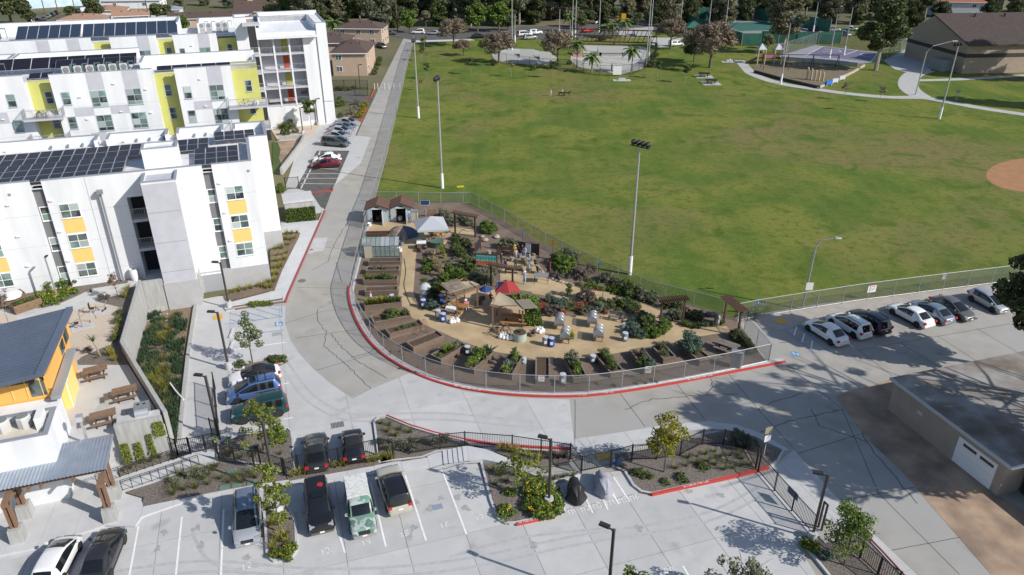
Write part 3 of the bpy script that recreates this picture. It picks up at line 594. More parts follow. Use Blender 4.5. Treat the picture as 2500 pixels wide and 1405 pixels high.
def solar(label,s0,t0,n,rows,z,tilt,cw=1.05,cl=1.8,m=None,group=None):
 t=thing('solar_array',label,'solar panels',LL(s0,t0,z),ANG,group);m=m or C_PV
 key=(cw,cl)
 if key not in PVM:
  PVM[key]=(MB().box(.02,cw-.02,.02,cl-.02,0,.035).mesh('module'),MB().box(.05,cw-.05,.05,cl-.05,.034,.040).mesh('cells'))
 sa,ca=math.sin(tilt),math.cos(tilt)
 for i in range(n):
  for j in range(rows):
   o=put('panel',PVM[key][0],C_ALU,t,(i*cw,j*cl*ca,j*cl*sa));o.rotation_euler=(tilt,0,0)
   c=put('cells',PVM[key][1],m,o)
 m2=MB()
 for k_ in range(0,n+1,2):
  x=min(k_*cw,n*cw-.05);m2.beam((x,.1,-.25),(x,rows*cl*ca-.1,rows*cl*sa-.08),.06)
 part('support_rails',m2,C_GALV,t,kind='stuff')
 return t
def acunit(label,s,t,z,group,sc=1.0):
 r=thing('condenser_unit',label,'air conditioner',LL(s,t,z),ANG,group,sc)
 part('stand',MB().box(-.4,.4,-.2,.2,-.7,.049),C_GALV,r);part('casing',MB().box(-.45,.45,-.22,.22,0.05,.85),mat('ac_casing',(0.55,0.55,0.54),0.6),r)
 part('fan_grille',MB().lathe([(.33,-.225),(.33,-.25),(.1,-.26)],14,(0,0,.47),'y'),C_PLASTG,r)
 part('side_frame',MB().box(.5,.56,-.3,.35,0,1.05).box(.56,1.1,.3,.35,.95,1.05).box(1.05,1.1,.3,.35,0,.949),mat('teal_frame',(0.10,0.17,0.17),0.6),r)
def railing(par,a,b,z,h=1.05,m=C_GALV,name='railing',step=.14):
 a,b=Vector((*a,z)),Vector((*b,z));n=max(2,int((b-a).length/step));mb=MB();u=Vector((0,0,1))
 mb.beam(a+u*h,b+u*h,.05);mb.beam(a+u*.1,b+u*.1,.04)
 for i in range(n+1):
  p=a.lerp(b,i/n);mb.beam(p+u*.1,p+u*h,.022 if i%8 else.05)
 return part(name,mb,m,par,kind='stuff')
b1=block('apartment_building','white three storey apartment block with solar roof and yellow window panels, nearest')
body=MB().box(-60,-19.15,0,15.0,-.1,12.6).box(-18.2,-11.6,0,15,-.1,12.6).box(-11.6,-9.65,1.7,15,-.1,12.6).box(-11.6,-9.65,0,1.7,10.95,12.6).box(-9.65,-4.5,0,15,-.1,12.6).box(-3.62,0.1,0,15,2.2,12.6).box(0.1,2.05,9.0,15.2,2.2,12.6).box(-11.6,-9.65,0,1.7,-.1,2.5)
part('wall',body,C_STUCCO,b1)
part('roof_deck',MB().box(-60,0.05,0.02,15,12.6,12.62),C_ROOFW,b1)
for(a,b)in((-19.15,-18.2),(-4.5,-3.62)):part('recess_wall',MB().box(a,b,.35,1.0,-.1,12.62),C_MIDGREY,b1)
part('base_wall',MB().box(-6.9,0.13,-.06,9,-.1,2.2).box(0.13,2.08,8.95,15.2,-.1,2.2),C_BLOCK,b1)
parapet(b1,-60,-19.15,0,15.2,12.6,13.42,sides='f');parapet(b1,-18.2,-4.5,0,15.2,12.6,13.36,sides='f');parapet(b1,-3.62,.1,0,9,12.6,13.36,sides='fr')
parapet(b1,0.1,2.05,9.0,15.2,12.6,13.36,sides='fr')
for a,b,z in((-25,-15.2,13.4),(-14.3,-8.2,13.4),(-7.3,-2.4,13.4),(-1.4,2.05,13.4)):parapet(b1,a,b,12.5,15.25,12.6,z,sides='blr')
for a,b in((-24,-13.6),(-12.7,-4.1)):part('roof_kerb',MB().box(a,b,13.7,13.9,12.6,13.0),C_STUCCO,b1)
for s_ in(-19.8,-18.2,-16.8,-15.3,-11.5,-10.2,-8.8,-7.4,-5.6,-4.4):part('roof_light',MB().box(s_,s_+.18,13.45,13.7,12.75,13.0),C_PLASTG,b1)
part('stair_tower',MB().box(-9.7,-6.75,-3.0,0,2.9,12.95),C_STUCCO2,b1)
part('stair_tower_wall',MB().box(-6.75,-6.70,-3.0,0,2.9,12.95),C_STUCCO,b1)
parapet(b1,-9.7,-6.7,-3.0,0.25,12.95,13.15,th=.2)
part('stair_base',MB().box(-9.75,-6.65,-3.1,-.07,-.1,2.9),C_BLOCK,b1)
part('stair_void_shade',MB().box(-11.55,-9.7,1.66,1.69,2.55,10.95),mat('deep_interior_shade',(0.03,0.03,0.035),.9),b1)  # near-black sheet over the back wall paints the shade deep in the recess
for z in(5.3,8.35):part('landing',MB().box(-11.6,-9.7,.05,1.68,z,z+.3),C_STUCCO2,b1);railing(b1,(-11.55,.1),(-9.75,.1),z+.3)
part('entry_door',MB().box(-11.0,-9.9,1.6,1.66,2.55,4.7),mat('dark_door',(0.02,0.025,0.035),.3),b1)
part('roof_penthouse',MB().box(-9.85,-6.6,3.0,5.3,12.62,14.4),C_STUCCO,b1);parapet(b1,-9.85,-6.6,3.0,5.3,14.4,14.6,th=.2)
part('garage_door',MB().box(-6.35,-4.65,-.09,-.05,0,1.9),mat('garage_grey',(0.33,0.35,0.38),.6),b1);part('garage_lintel',MB().box(-6.6,-4.4,-.10,-.06,1.9,2.05),C_FRAME,b1)
part('expansion_joint',MB().box(-14.71,-14.67,-.01,.02,2.6,13.3),C_CAP,b1)
for z1 in(10.97,7.9,4.87):
 for s0 in(-17.34,-2.73,-24.5):window(b1,s0,s0+1.62,z1-1.36,z1,0)
 for s0,tt in((-19.0,.35),(-4.43,.35)):window(b1,s0,s0+.7,z1-1.52,z1-.2,tt,cols=1)
 for s0 in(-21.3,-6.55,-17.85,-3.15):vent(b1,s0,z1+.45,0)
 if z1>5:
  for s0 in(-17.39,-2.79,-24.55):panel(b1,'yellow_panel',s0,s0+1.74,z1-2.9,z1-1.45,0,C_YELLOW)
C_CJ=mat('control_joint',(.50,.51,.53),.9)
for z in(4.05,7.1,10.15):
 for a_,b_ in((-60,-19.2),(-18.15,-11.65),(-6.65,-4.55),(-3.58,.05)):part('control_joint',MB().box(a_,b_,-.006,.01,z,z+.03),C_CJ,b1)
 part('control_joint',MB().box(-9.65,-6.8,-3.006,-2.98,z,z+.03),C_MIDGREY,b1)
for s_ in(-21.0,-8.2,-.4):part('downspout_outlet',MB().box(s_,s_+.2,-.08,0,12.3,12.5),C_CAP,b1)
lampb=part('wall_floodlight',MB().beam((-13.63,-.35,2.55),(-13.63,-.35,11.7),.16).cbox((-13.63,-.45,11.9),(.5,.45,.35)),C_PLASTG,b1)
solar('large dark solar array near front parapet of the nearest white block',-24.2,1.0,12,3,13.0,R(2))
solar('long dark solar array across the middle of the nearest roof',-24.2,6.7,14,2,13.05,R(3),cl=1.9)
solar('dark solar array behind the roof penthouse of nearest block',-9.2,6.7,5,2,13.05,R(3),cl=1.9)
solar('small dark solar array at right front corner of nearest roof',-5.25,0.95,4,3,13.1,R(2))
solar('two row solar array at the back right corner of nearest roof',-3.4,9.1,4,2,13.2,R(3),cl=1.5)
b2=block('apartment_building','white and grey apartment block with lime recesses and balconies, middle wing')
T2=27.5
part('wall',MB().box(-60,-23.85,T2,42,-.1,17.0).box(-21.1,-9.9,T2,42,-.1,17.0).box(-7.4,-.75,T2,42,-.1,17.0).box(-.75,2.4,T2+2.6,42,-.1,17.0),C_STUCCO,b2)
part('lime_wall',MB().box(-23.85,-21.1,T2+1.5,42,-.1,17.0).box(-9.9,-7.4,T2+1.5,42,-.1,17.02),C_LIME,b2)
part('lime_bay',MB().box(-.74,2.42,T2+1.0,T2+3,12.6,17.7),C_LIME,b2)
part('lime_bay_lower',MB().box(-.74,2.42,T2+2.5,T2+3,0,12.6),C_LIME,b2)
part('roof_deck',MB().box(-60,2.35,T2+1.6,41.9,17.03,17.05),C_ROOFW,b2)
parapet(b2,-60,-23.85,T2,42,17,18.0,sides='f');parapet(b2,-21.1,-9.9,T2,42,17,17.9,sides='f');parapet(b2,-7.4,-.75,T2,42,17,17.75,sides='f')
parapet(b2,-11.3,2.4,29.0,34.5,17.06,18.4,sides='bl');parapet(b2,-.75,2.42,T2+1.0,34.2,17.06,17.8,sides='fr')
parapet(b2,-26.9,-12.4,38,42,17,18.3,sides='bl');parapet(b2,-60,-27.2,38,42,17,18.3,sides='br')
for s0,z in((-26,15.93),(-26,12.9),(-20.28,15.76),(-20.28,12.8),(-6.72,15.48),(-6.72,12.49),(-31,15.93)):window(b2,s0,s0+.85,z-1.45,z,T2,cols=1,fr=C_FRAMEG)
for s0,z in((-17.17,15.7),(-17.17,12.73),(-13.26,15.67),(-13.26,12.73),(-3.65,15.47),(-3.65,12.47),(-35,15.7),(-35,12.7)):window(b2,s0,s0+1.66,z-1.88,z,T2,cols=2,fr=C_FRAMEG,extra=True)
for s0,z,tt in((-22.3,15.67,T2+1.5),(-22.3,12.6,T2+1.5),(-9.0,15.6,T2+1.5),(-8.95,12.7,T2+1.5),(.7,15.58,T2+1.0),(.75,12.3,T2+2.5)):window(b2,s0,s0+.75,z-1.4,z,tt,cols=1,fr=C_FRAMEG,pane=C_PANED)
for s0,z0,s1,z1 in((-17.22,15.8,-15.48,17.9),(-13.27,15.75,-11.55,17.9),(-3.67,15.55,-1.92,17.7),(-19.37,12.78,-17.24,13.85),(-15.41,12.78,-13.3,13.83),(-5.84,12.53,-3.7,13.6),(-29.3,12.6,-26.4,13.9),(-18.2,9.6,-16.5,10.7)):panel(b2,'grey_panel',s0,s1,z0,z1,T2,C_STUCCO2)
for s0,z in((-18.4,15.1),(-14.4,16.4),(-11.0,15.5),(-11.0,12.6),(-18.2,12.4),(-4.6,16.3),(-14.3,13.0),(-4.5,12.9),(-27,13.1)):vent(b2,s0,z,T2)
for(sa,sb,z,tag_)in((-24.6,-20.4,13.15,'l'),(-24.6,-20.4,10.1,'l'),(-1.7,3.0,12.75,'r'),(-1.7,3.0,9.8,'r')):
 part('balcony_slab',MB().box(sa,sb,T2-1.6,T2+2.5,z-.22,z),C_STUCCO2,b2)
 railing(b2,(sa,T2-1.55),(sb,T2-1.55),z);railing(b2,(sa+.03,T2-1.5),(sa+.03,T2),z);railing(b2,(sb-.03,T2-1.5),(sb-.03,T2),z)
for z in(13.95,10.9):
 for a_,b_ in((-60,-23.9),(-21.05,-9.95),(-7.35,-.8)):part('control_joint',MB().box(a_,b_,T2-.006,T2+.01,z,z+.03),C_CJ,b2)
solar('long single row of solar panels on the middle block roof',-30,33.0,9,1,17.7,R(22),2.0,2.6,C_PV)
solar('single row of solar panels behind the condensers on middle block',-12.0-9.0,31.2,5,1,17.9,R(18),1.8,2.2,C_PV)
solar('short solar row above the left lime recess of middle block',-23.7,29.3,2,1,17.2,R(15),1.3,1.6,C_PV)
solar('narrow solar row behind the right parapet of middle block',-9.5,29.2,5,1,17.3,R(14),1.75,1.4,C_PV)
for i,s_ in enumerate((-19.3,-18.0,-16.7,-15.4,-14.2,-13.0)):acunit('grey condenser unit in the row behind the middle block parapet',s_,T2+1.2,17.7,'condensers on the middle block')
acunit('grey condenser unit standing alone at left end of middle roof',-27.0,T2+1.0,17.9,None,1.3)
for s_,t_,z_,col,lab in((-22.9,26.5,13.15,(.35,.33,.32),'covered grey bundle on the upper left balcony of middle block'),(-21.9,26.4,13.15,(.6,.6,.62),'pale folded laundry bundle on the upper left balcony of middle block'),(1.6,26.4,12.75,(.75,.75,.76),'white sheet bundle hanging on the upper right balcony'),(.2,26.3,9.8,(.35,.35,.42),'grey cloth bundle on the lower right balcony')):
 o=put('bundle',MB().lathe([(.25,0),(.42,.2),(.38,.55),(.15,.8)],9).mesh('bundle',50),mat('bundle_'+str(col[0])+str(s_),col,.9),None,LL(s_,t_,z_),ANG);tag(o,lab,'bundle')
b3=block('apartment_building','white apartment block with blue solar thermal panels on its roof, rear wing');T3=55.0
part('wall',MB().box(-70,-20.1,T3,68,-.1,17.2).box(-17.6,-11.1,T3,68,-.1,17.2).box(-8.8,-2.45,T3,68,-.1,17.2).box(-2.45,.45,T3+3,66,-.1,16.9),C_STUCCO,b3)
part('lime_wall',MB().box(-20.1,-17.6,T3+1.5,68,-.1,17.22).box(-11.1,-8.8,T3+1.5,68,-.1,17.22),C_LIME,b3);part('lime_bay',MB().box(-2.44,.44,T3+2.0,T3+3.0,8,16.95),C_LIME,b3)
part('roof_deck',MB().box(-70,.4,T3+1.6,67.9,17.23,17.25),C_ROOFW,b3)
for a,b,z in((-70,-20.1,18.2),(-17.6,-11.1,18.1),(-8.8,-2.45,18.0)):parapet(b3,a,b,T3,68,17.2,z,sides='f')
parapet(b3,-70,-8.0,60,68,17.2,19.2,sides='br');parapet(b3,-5.2,.4,60,67,17.2,18.9,sides='bl')
for s0 in(-27.3,-13.85,-5.2):window(b3,s0,s0+1.55,14.1,15.95,T3,2,fr=C_FRAMEG,extra=True)
for s0,tt in((-8.1,T3),(-10.1,T3+1.5),(-1.1,T3+2.0),(-19,T3+1.5)):window(b3,s0,s0+.7,14.6,15.95,tt,1,fr=C_FRAMEG,pane=C_PANED)
for a,b in((-27.35,-25.7),(-23.4,-21.7),(-13.86,-12.2),(-5.21,-3.55)):panel(b3,'grey_panel',a,b,16.0,18.1,T3,C_STUCCO2)
for s_,z_ in((-28.5,15.6),(-24.6,16.2),(-16.5,15.4),(-6.3,16.3)):vent(b3,s_,z_,T3)
solar('six tall blue solar thermal panels at left of rear block roof',-30.6,58.0,6,1,17.9,R(20),1.45,4.2,C_PVB)
solar('twelve tall blue solar thermal panels along rear block roof',-21.6,57.6,9,1,17.9,R(20),1.5,4.2,C_PVB)
for s_ in(-4.6,-3.5,-2.0,-1.0):acunit('pale condenser unit on the right end of the rear roof',s_,61.0,17.95,'condensers on the rear block')
acunit('grey condenser unit at the far left of rear roof',-33,57.6,18.2,None,1.4)
part('lift_tower',MB().box(.45,2.3,54,58,-.1,20.0),C_STUCCO,b3);parapet(b3,.45,3.4,54,58,20.0,20.25,th=.2)
part('entry_canopy',MB().box(1.6,4.2,51.6,54,19.2,19.5),C_STUCCO2,b3)
part('shadow_lobby',MB().box(2.3,3.55,56.5,58,-.1,18.9),MATS['deep_interior_shade'],b3)  # near-black block stands in for the shade inside the lobby
for z in(8.6,11.4,14.2):part('lobby_slab',MB().box(2.3,3.55,54.2,56.5,z,z+.35),C_STUCCO2,b3);railing(b3,(2.32,54.3),(3.5,54.3),z+.35)
b4=block('apartment_tower','white end building with four open walkways and coloured doors');T4=64.0
part('wall',MB().box(3.6,15.45,T4,78,-.1,4.2).box(11.25,13.72,T4,78,4.2,15.4).box(3.6,3.95,T4,78,4.2,15.4).box(3.6,13.72,T4+.02,78,15.4,16.4).box(13.72,15.45,T4-.15,78,4.2,17.6),C_STUCCO,b4)
part('walkway_back',MB().box(3.95,11.25,T4+2.1,T4+2.5,4.2,15.4),C_STUCCO2,b4)
part('downpipe',MB().box(13.60,13.71,T4-.12,T4-.01,.2,15.9),C_PLASTG,b4)
for i,(z,cdoor)in enumerate(((4.2,'o'),(7.15,'y'),(10.05,'o'),(12.95,'y'))):
 part('walkway_slab',MB().box(3.96,11.24,T4-.05,T4+2.1,z-.3,z),C_STUCCO2,b4)
 railing(b4,(4.0,T4+.02),(11.2,T4+.02),z,1.05,C_GALV,step=.2)
 part('door',MB().box(7.72,8.68,T4+2.02,T4+2.08,z,z+2.15),mat('orange_door',(0.42,0.06,0.02),.6)if cdoor=='o' else mat('olive_door',(0.38,0.36,0.05),.6),b4)
for s_ in(6.15,8.75):part('column',MB().box(s_,s_+.28,T4-.12,T4+.16,3.9,15.4),C_STUCCO,b4)
part('roof_canopy',MB().box(3.7,13.7,T4-1.4,T4+.0,15.55,15.8),C_STUCCO,b4)
part('house_number',lettering('6663',Vector((10.0,T4+2.0,5.4)),Vector((1,0,0)),Vector((0,0,1)),.5,.3),C_TRIM,b4)
parapet(b4,3.6,13.7,T4+.6,78,16.4,17.5,sides='blr');parapet(b4,13.72,15.45,T4-.15,78,17.6,17.7,sides='frb',th=.2);parapet(b4,4.5,15.4,70,78,16.5,18.2,sides='lb')
part('service_door',MB().box(9.6,10.7,T4-.03,T4,0.9,3.0),C_STUCCO2,b4);part('service_door',MB().box(10.9,12.1,T4-.03,T4,1.0,3.1),C_STUCCO2,b4)
ZK=2.55
def LP(pts):return[(LL(s,t).x,LL(s,t).y)for s,t in pts]
cy=MB().prism(LP([(-60,-.05),(-12.0,-.05),(-11.95,-3.4),(-12.4,-14.9),(-8.45,-26.4),(-14.6,-26.4),(-60,-26.4)]),-.1,ZK)
struct('courtyard',cy,C_CONC)
def ksheet(name,Z,pts,dz,m):return sheet(name,q(Z,pts),ZK+dz,m,0.003)
ksheet('courtyard_granite',ZA,[(905,365),(1195,410),(1130,560),(1110,700),(1080,760),(960,810),(760,915),(720,905),(560,905),(560,600),(720,440)],.006,C_DGP)
ksheet('courtyard_granite',ZA,[(-200,520),(0,455),(180,520),(100,590),(-200,700)],.006,C_DGP)
ksheet('courtyard_mulch',ZA,[(-100,330),(420,240),(1260,130),(1250,165),(900,220),(740,300),(600,360),(430,410),(-100,430)],.010,C_MULCH2)
ksheet('courtyard_mulch',ZA,[(755,930),(800,890),(960,820),(1090,765),(1120,700),(1140,560),(1200,410),(940,345),(1000,320),(1180,280),(1300,200),(1335,165),(1165,745),(1262,968),(765,968)],.014,C_MULCH2)
def cwall(label,pts,z0,z1,th=.28,name='retaining_wall'):
 P=[LL(s,t)for s,t in pts];r=thing(name,label,'wall',P[0]);part('wall_body',bandshell(P,0,th,z0,z1),C_WALLC,r,world=True);return r
cwall('tall board formed concrete wall angled beside the sunken rush planting',[(-11.9,-2.9),(-12.3,-14.8),(-8.35,-26.45)],-.5,3.6)
cwall('concrete wall with climbing yellow vines below the barbecue counter',[(-11.55,-26.75),(-8.5,-26.75)],-.05,3.45)
cwall('short concrete end wall above the rush planting by the entry',[(-11.6,-3.0),(-9.8,-3.0)],-.4,3.4)
cwall('low concrete kerb wall between rush planting and walkway',[(-7.45,-2.0),(-7.9,-13),(-8.15,-25.3)],-.5,.28,.3,'planter_wall')
cwall('low concrete planter wall at the far end of rush planting',[(-12.0,-3.6),(-7.6,-2.2)],-.5,.5,.25,'planter_wall')
sw=MB().prism(LP([(-12.2,-3.2),(-7.5,-2.1),(-8.15,-25.3),(-8.4,-26.2),(-12.35,-14.8)]),-.4,0.032);struct('swale_soil',sw,mat('swale_mulch',(0.28,0.21,0.14),.95,col2=(0.14,0.10,0.07),scale=9,detail=8))
pv=block('pavilion','yellow courtyard pavilion with blue grey standing seam shed roof')
C_ZINC=mat('blue_grey_metal_roof',(0.135,0.17,0.235),.45,metal=.3,col2=(0.12,0.15,0.21),scale=.6)
C_ORANGE=mat('orange_panel',(0.80,0.42,0.11),.7);C_YELP=mat('pale_yellow_panel',(0.84,0.62,0.22),.7)
part('wall',MB().box(-30,-15.4,-24.4,-16.5,ZK-.1,6.6),C_ORANGE,pv)
part('end_wall',MB().box(-15.4,-14.95,-22.0,-19.1,ZK,5.5),C_YELP,pv)
part('door',MB().box(-14.95,-14.92,-21.9,-21.1,ZK,4.75),C_FRAME,pv);part('door_leaf',MB().box(-14.92,-14.90,-21.8,-21.2,ZK+.05,4.65),C_YELP,pv)
part('clerestory',MB().box(-15.4,-15.1,-24.4,-16.5,5.9,7.1),C_ORANGE,pv)
for t0 in(-18.6,-20.2):part('window',MB().box(-15.11,-15.08,t0,t0+1.3,6.0,6.9),C_PANED,pv)
for i in range(14):part('batten',MB().box(-15.7-i*.9,-15.66-i*.9,-24.46,-24.41,5.4,6.9),C_YELP,pv)
part('window',MB().box(-16.4,-15.45,-24.45,-24.41,5.5,6.7),C_PANED,pv)
part('band_canopy',MB().box(-15.05,-14.5,-25.4,-18.9,5.55,5.85),C_CAP,pv)
def zr(s,t):return 7.05+(s+15)*.12-(t+15)*.06
rm=MB().hexa([(-30,-25.8,zr(-30,-25.8)),(-14.9,-25.8,zr(-14.9,-25.8)),(-14.9,-14.8,zr(-14.9,-14.8)),(-30,-14.8,zr(-30,-14.8)),(-30,-25.8,zr(-30,-25.8)+.3),(-14.9,-25.8,zr(-14.9,-25.8)+.3),(-14.9,-14.8,zr(-14.9,-14.8)+.3),(-30,-14.8,zr(-30,-14.8)+.3)])
rf=part('roof',rm,C_ZINC,pv)
for i in range(24):
 t_=-25.4+i*.45;part('seam',MB().beam((-30,t_,zr(-30,t_)+.315),(-15.3,t_,zr(-15.3,t_)+.315),.035,.05),C_ZINC,rf)
part('ridge_cap',MB().beam((-15.1,-25.8,zr(-15.1,-25.8)+.33),(-15.1,-14.8,zr(-15.1,-14.8)+.33),.5,.06),C_ZINC,rf)
wb=block('service_block','white flat roofed service block with condensers behind the corrugated canopy')
part('wall',MB().box(-30,-14.65,-29.4,-26.3,-.1,5.0),C_STUCCO,wb);parapet(wb,-30,-14.65,-29.4,-26.3,5.0,5.5);part('wall_return',MB().box(-30,-14.7,-26.25,-24.5,-.1,5.2),C_STUCCO,wb)
part('roof_deck',MB().box(-29.7,-14.95,-29.1,-26.6,5.0,5.03),mat('cream_membrane',(0.62,0.58,0.5),.8,col2=(0.55,0.50,0.43),scale=1),wb)
def bigac(label,s,t,z):
 r=thing('condenser_unit',label,'air conditioner',LL(s,t,z),ANG);part('casing',MB().lathe([(.42,0),(.45,.05),(.45,.75),(.4,.82),(.15,.85)],8),MATS['ac_casing'],r,30);part('fan_grille',MB().lathe([(.36,.84),(.36,.88)],14),C_PLASTG,r)
bigac('large round topped condenser on the white service block',-16.4,-27.2,5.03);bigac('condenser at the left edge of the white service block roof',-17.6,-27.3,5.03)
t=thing('duct_unit','white slanted duct box on the service block parapet','air conditioner',LL(-15.4,-27.3,5.03),ANG);part('casing',MB().box(-.2,.2,-.7,.6,0,.9),C_WHITE,t);part('louvre',MB().box(-.24,-.2,-.6,.5,.2,.8),C_PLASTG,t)
cn=block('entry_canopy','corrugated metal entry canopy on paired timber posts, lower left')
def zc_(t):return 3.35+(t+31.3)*-.03
cm=MB();N=170;prev=None;vs=[];fs=[]
for i in range(N+1):
 s_=-30+18.5*i/N;dz=.035*math.sin(i*math.pi/1.0*.999)if False else(.03 if i%2 else-.03)
 vs+=[(s_,-31.35,zc_(-31.35)+dz),(s_,-27.35,zc_(-27.35)+dz)]
for i in range(N):fs.append((2*i,2*i+2,2*i+3,2*i+1))
cm.add(vs,fs);part('corrugated_sheet',cm,mat('corrugated_steel',(0.42,0.47,0.54),.35,metal=.6,col2=(0.36,0.40,0.46),scale=1),cn)
part('purlin',MB().box(-30,-11.7,-31.15,-31.0,3.05,3.28),C_TIMB,cn);part('purlin',MB().box(-30,-11.7,-28.0,-27.85,2.95,3.2),C_TIMB,cn)
for s_ in(-11.8,-17.05,-22.3):
 for t_ in(-32.35,-30.2):
  part('pier',MB().hexa([(s_-.42,t_-.45,0),(s_+.42,t_-.45,0),(s_+.42,t_+.45,0),(s_-.42,t_+.45,0),(s_-.36,t_-.38,1.15),(s_+.36,t_-.38,1.15),(s_+.36,t_+.38,1.15),(s_-.36,t_+.38,1.15)]),C_WALLC,cn)
  for dx in(-.2,.06):part('post',MB().box(s_+dx,s_+dx+.14,t_-.17,t_+.17,1.15,3.15),C_POST,cn)
  part('post_beam',MB().box(s_-.2,s_+.2,t_-.25,t_+1.0,2.9,3.14),C_POST,cn)
for s_ in(-13.5,-15.3,-16.0,-18.6):part('rafter_end',MB().box(s_-.06,s_+.06,-31.5,-27.6,2.9,3.12),C_POST,cn)
en=block('bin_enclosure','grey concrete bin enclosure with clipped green ivy front')
part('wall',MB().box(3.0,6.5,16.6,19.8,0,2.6),C_WALLC,en);part('roof_slab',MB().box(2.9,6.6,16.5,19.9,2.6,2.8),C_WALK,en)
ga=thing('garage','beige flat roofed garage with grey debris strewn roof','garage',U(2167,1000),R(-73.0))
C_BEIGE=mat('beige_stucco',(0.36,0.30,0.25),.9,col2=(0.32,0.265,0.22),scale=1)
C_GROOF=mat('weathered_roof',(0.36,0.35,0.335),.9,col2=(0.24,0.225,0.21),scale=.8,detail=9,big=(0.16,0.125,0.10),bigscale=.45)
part('wall',MB().box(0,10.2,0,14,-.1,2.75),C_BEIGE,ga);part('roof',MB().box(-.25,10.6,-.3,14,2.75,2.92),C_GROOF,ga)
part('roof_edge',MB().box(-.28,10.63,-.36,-.3,2.72,2.98),mat('pale_edge',(0.45,0.46,0.48),.7),ga)
part('gutter',MB().box(10.6,10.75,-.3,14,2.75,2.9),C_WHITE,ga)
gd=part('garage_door',MB().box(6.4,9.6,-.05,0,0.05,2.2),C_WHITE,ga)
for i in range(4):part('door_panel',MB().box(6.45,9.55,-.075,-.051,.1+i*.52,.1+i*.52+.48),C_WHITE,gd)
for a in(6.9,8.3):part('door_window',MB().box(a,a+1.1,-.09,-.076,1.75,1.98),mat('brown_glass',(0.10,0.075,0.06),.4),gd)
part('notice',MB().box(2.6,3.1,-.02,0,1.5,1.8),mat('pink_notice',(0.55,0.40,0.45),.8),ga)
an=thing('lean_to','dark lean-to shed beyond the beige garage at the right edge','shed',U(2430,1200),R(-73.0));part('wall',MB().box(.6,9,1.5,12,0,2.0),C_TRIM,an);part('roof',MB().box(.5,9,1.3,12,2.0,2.1),mat('grey_roof_sheet',(0.30,.32,.35),.7),an)
C_SHING=mat('brown_shingle',(0.105,0.072,0.062),.9,col2=(0.085,0.058,0.05),scale=2,detail=6)
C_TANW=mat('tan_stucco',(0.48,0.36,0.28),.9,col2=(0.44,0.33,0.255),scale=.8);C_ORSH=mat('orange_shingle',(0.36,0.22,0.15),.9,col2=(0.31,.19,.13),scale=1)
C_TERR=mat('terracotta_roof',(0.33,0.12,0.07),.9,col2=(0.28,0.10,0.06),scale=1)
def house(label,px,rz,L,W,h,rh,wall,roof,hip=True,wins=((.2,.4),(.7,.4)),floors=1,sc=1.0,chimney=False):
 r=thing('house',label,'house',U(*px),rz);x,y=L/2,W/2;e=.5
 part('wall',MB().box(-x,x,-y,y,-.1,h),wall,r)
 k_=min(x,y)if hip else-.0
 if hip:
  a=max(x-y,0.3);vs=[(-x-e,-y-e,h),(x+e,-y-e,h),(x+e,y+e,h),(-x-e,y+e,h),(-a,0,h+rh),(a,0,h+rh)]
  fs=[(0,1,5,4),(1,2,5),(2,3,4,5),(3,0,4),(3,2,1,0)]
 else:
  vs=[(-x-e,-y-e,h),(x+e,-y-e,h),(x+e,y+e,h),(-x-e,y+e,h),(-x-e,0,h+rh),(x+e,0,h+rh)]
  fs=[(0,1,5,4),(1,2,5),(2,3,4,5),(3,0,4),(3,2,1,0)]
 rf_=part('roof',MB().add(vs,fs),roof,r);part('fascia',MB().box(-x-e,x+e,-y-e-.04,-y-e+.02,h-.2,h-.01),C_FRAME,r)
 if chimney:part('chimney',MB().box(-.9,.9,-.7,.7,h,h+rh+2.2),C_TANW,rf_)
 for i in range(3):part('roof_vent',MB().lathe([(.1,0),(.1,.8)],6,(x*(-.5+.5*i),-y*.35,h+rh*.5)),C_TRIM,rf_)
 for f_ in range(floors):
  z0=.9+f_*(h/floors)
  for a,b in wins:
   wx=-x+a*L;w_=part('window',MB().box(wx-.1,wx+1.3,-y-.06,-y,z0,z0+1.25),C_FRAME,r);part('pane',MB().box(wx,wx+.55,-y-.08,-y-.06,z0+.1,z0+1.15).box(wx+.65,wx+1.2,-y-.08,-y-.06,z0+.1,z0+1.15),C_PANED,w_,kind='stuff')
   w_=part('window',MB().box(x,x+.06,-y+a*W,-y+a*W+1.2,z0,z0+1.2),C_FRAME,r);part('pane',MB().box(x+.06,x+.08,-y+a*W+.1,-y+a*W+1.1,z0+.1,z0+1.1),C_PANED,w_)
 return r
house('pink tan two storey house with brown hip roof beside the driveway',(868,170),R(2),8.0,15,5.2,2.0,C_TANW,C_SHING,floors=2,wins=((.12,.4),))
house('tan two storey house with brown hip roof farthest along the driveway',(888,108),R(-4),13,9,5.0,1.6,C_TANW,C_SHING,floors=2,wins=((.1,.4),(.45,.4),(.75,.4)))
house('shaded tan house with brown hip roof behind the nearest hip roof',(818,140),R(2),9,12,4.6,1.9,C_TANW,C_SHING,floors=2,wins=((.3,.3),))
house('long low brown roofed building behind the rear block',(520,62),R(17),26,9,2.9,1.6,C_TANW,C_SHING,hip=False)
house('brown gabled house with pale chimney behind the rear block',(618,50),R(17),10,13,3.6,3.2,C_TANW,C_SHING,hip=False,chimney=True)
house('white bungalow with red and orange roof beyond the hill street',(268,42),R(10),12,9,2.8,1.3,C_STUCCO,C_ORSH)
house('pale orange roofed bungalow with satellite dishes on top',(212,64),R(12),14,8,2.6,1.4,C_STUCCO,C_ORSH)
house('small grey bungalow with orange gable behind the solar roof',(325,55),R(20),11,8,2.6,1.6,C_BLOCK,C_ORSH,hip=False)
house('long grey flat roofed house at the top of hill street',(330,18),R(8),22,9,3.0,.8,C_STUCCO,C_STUCCO2)
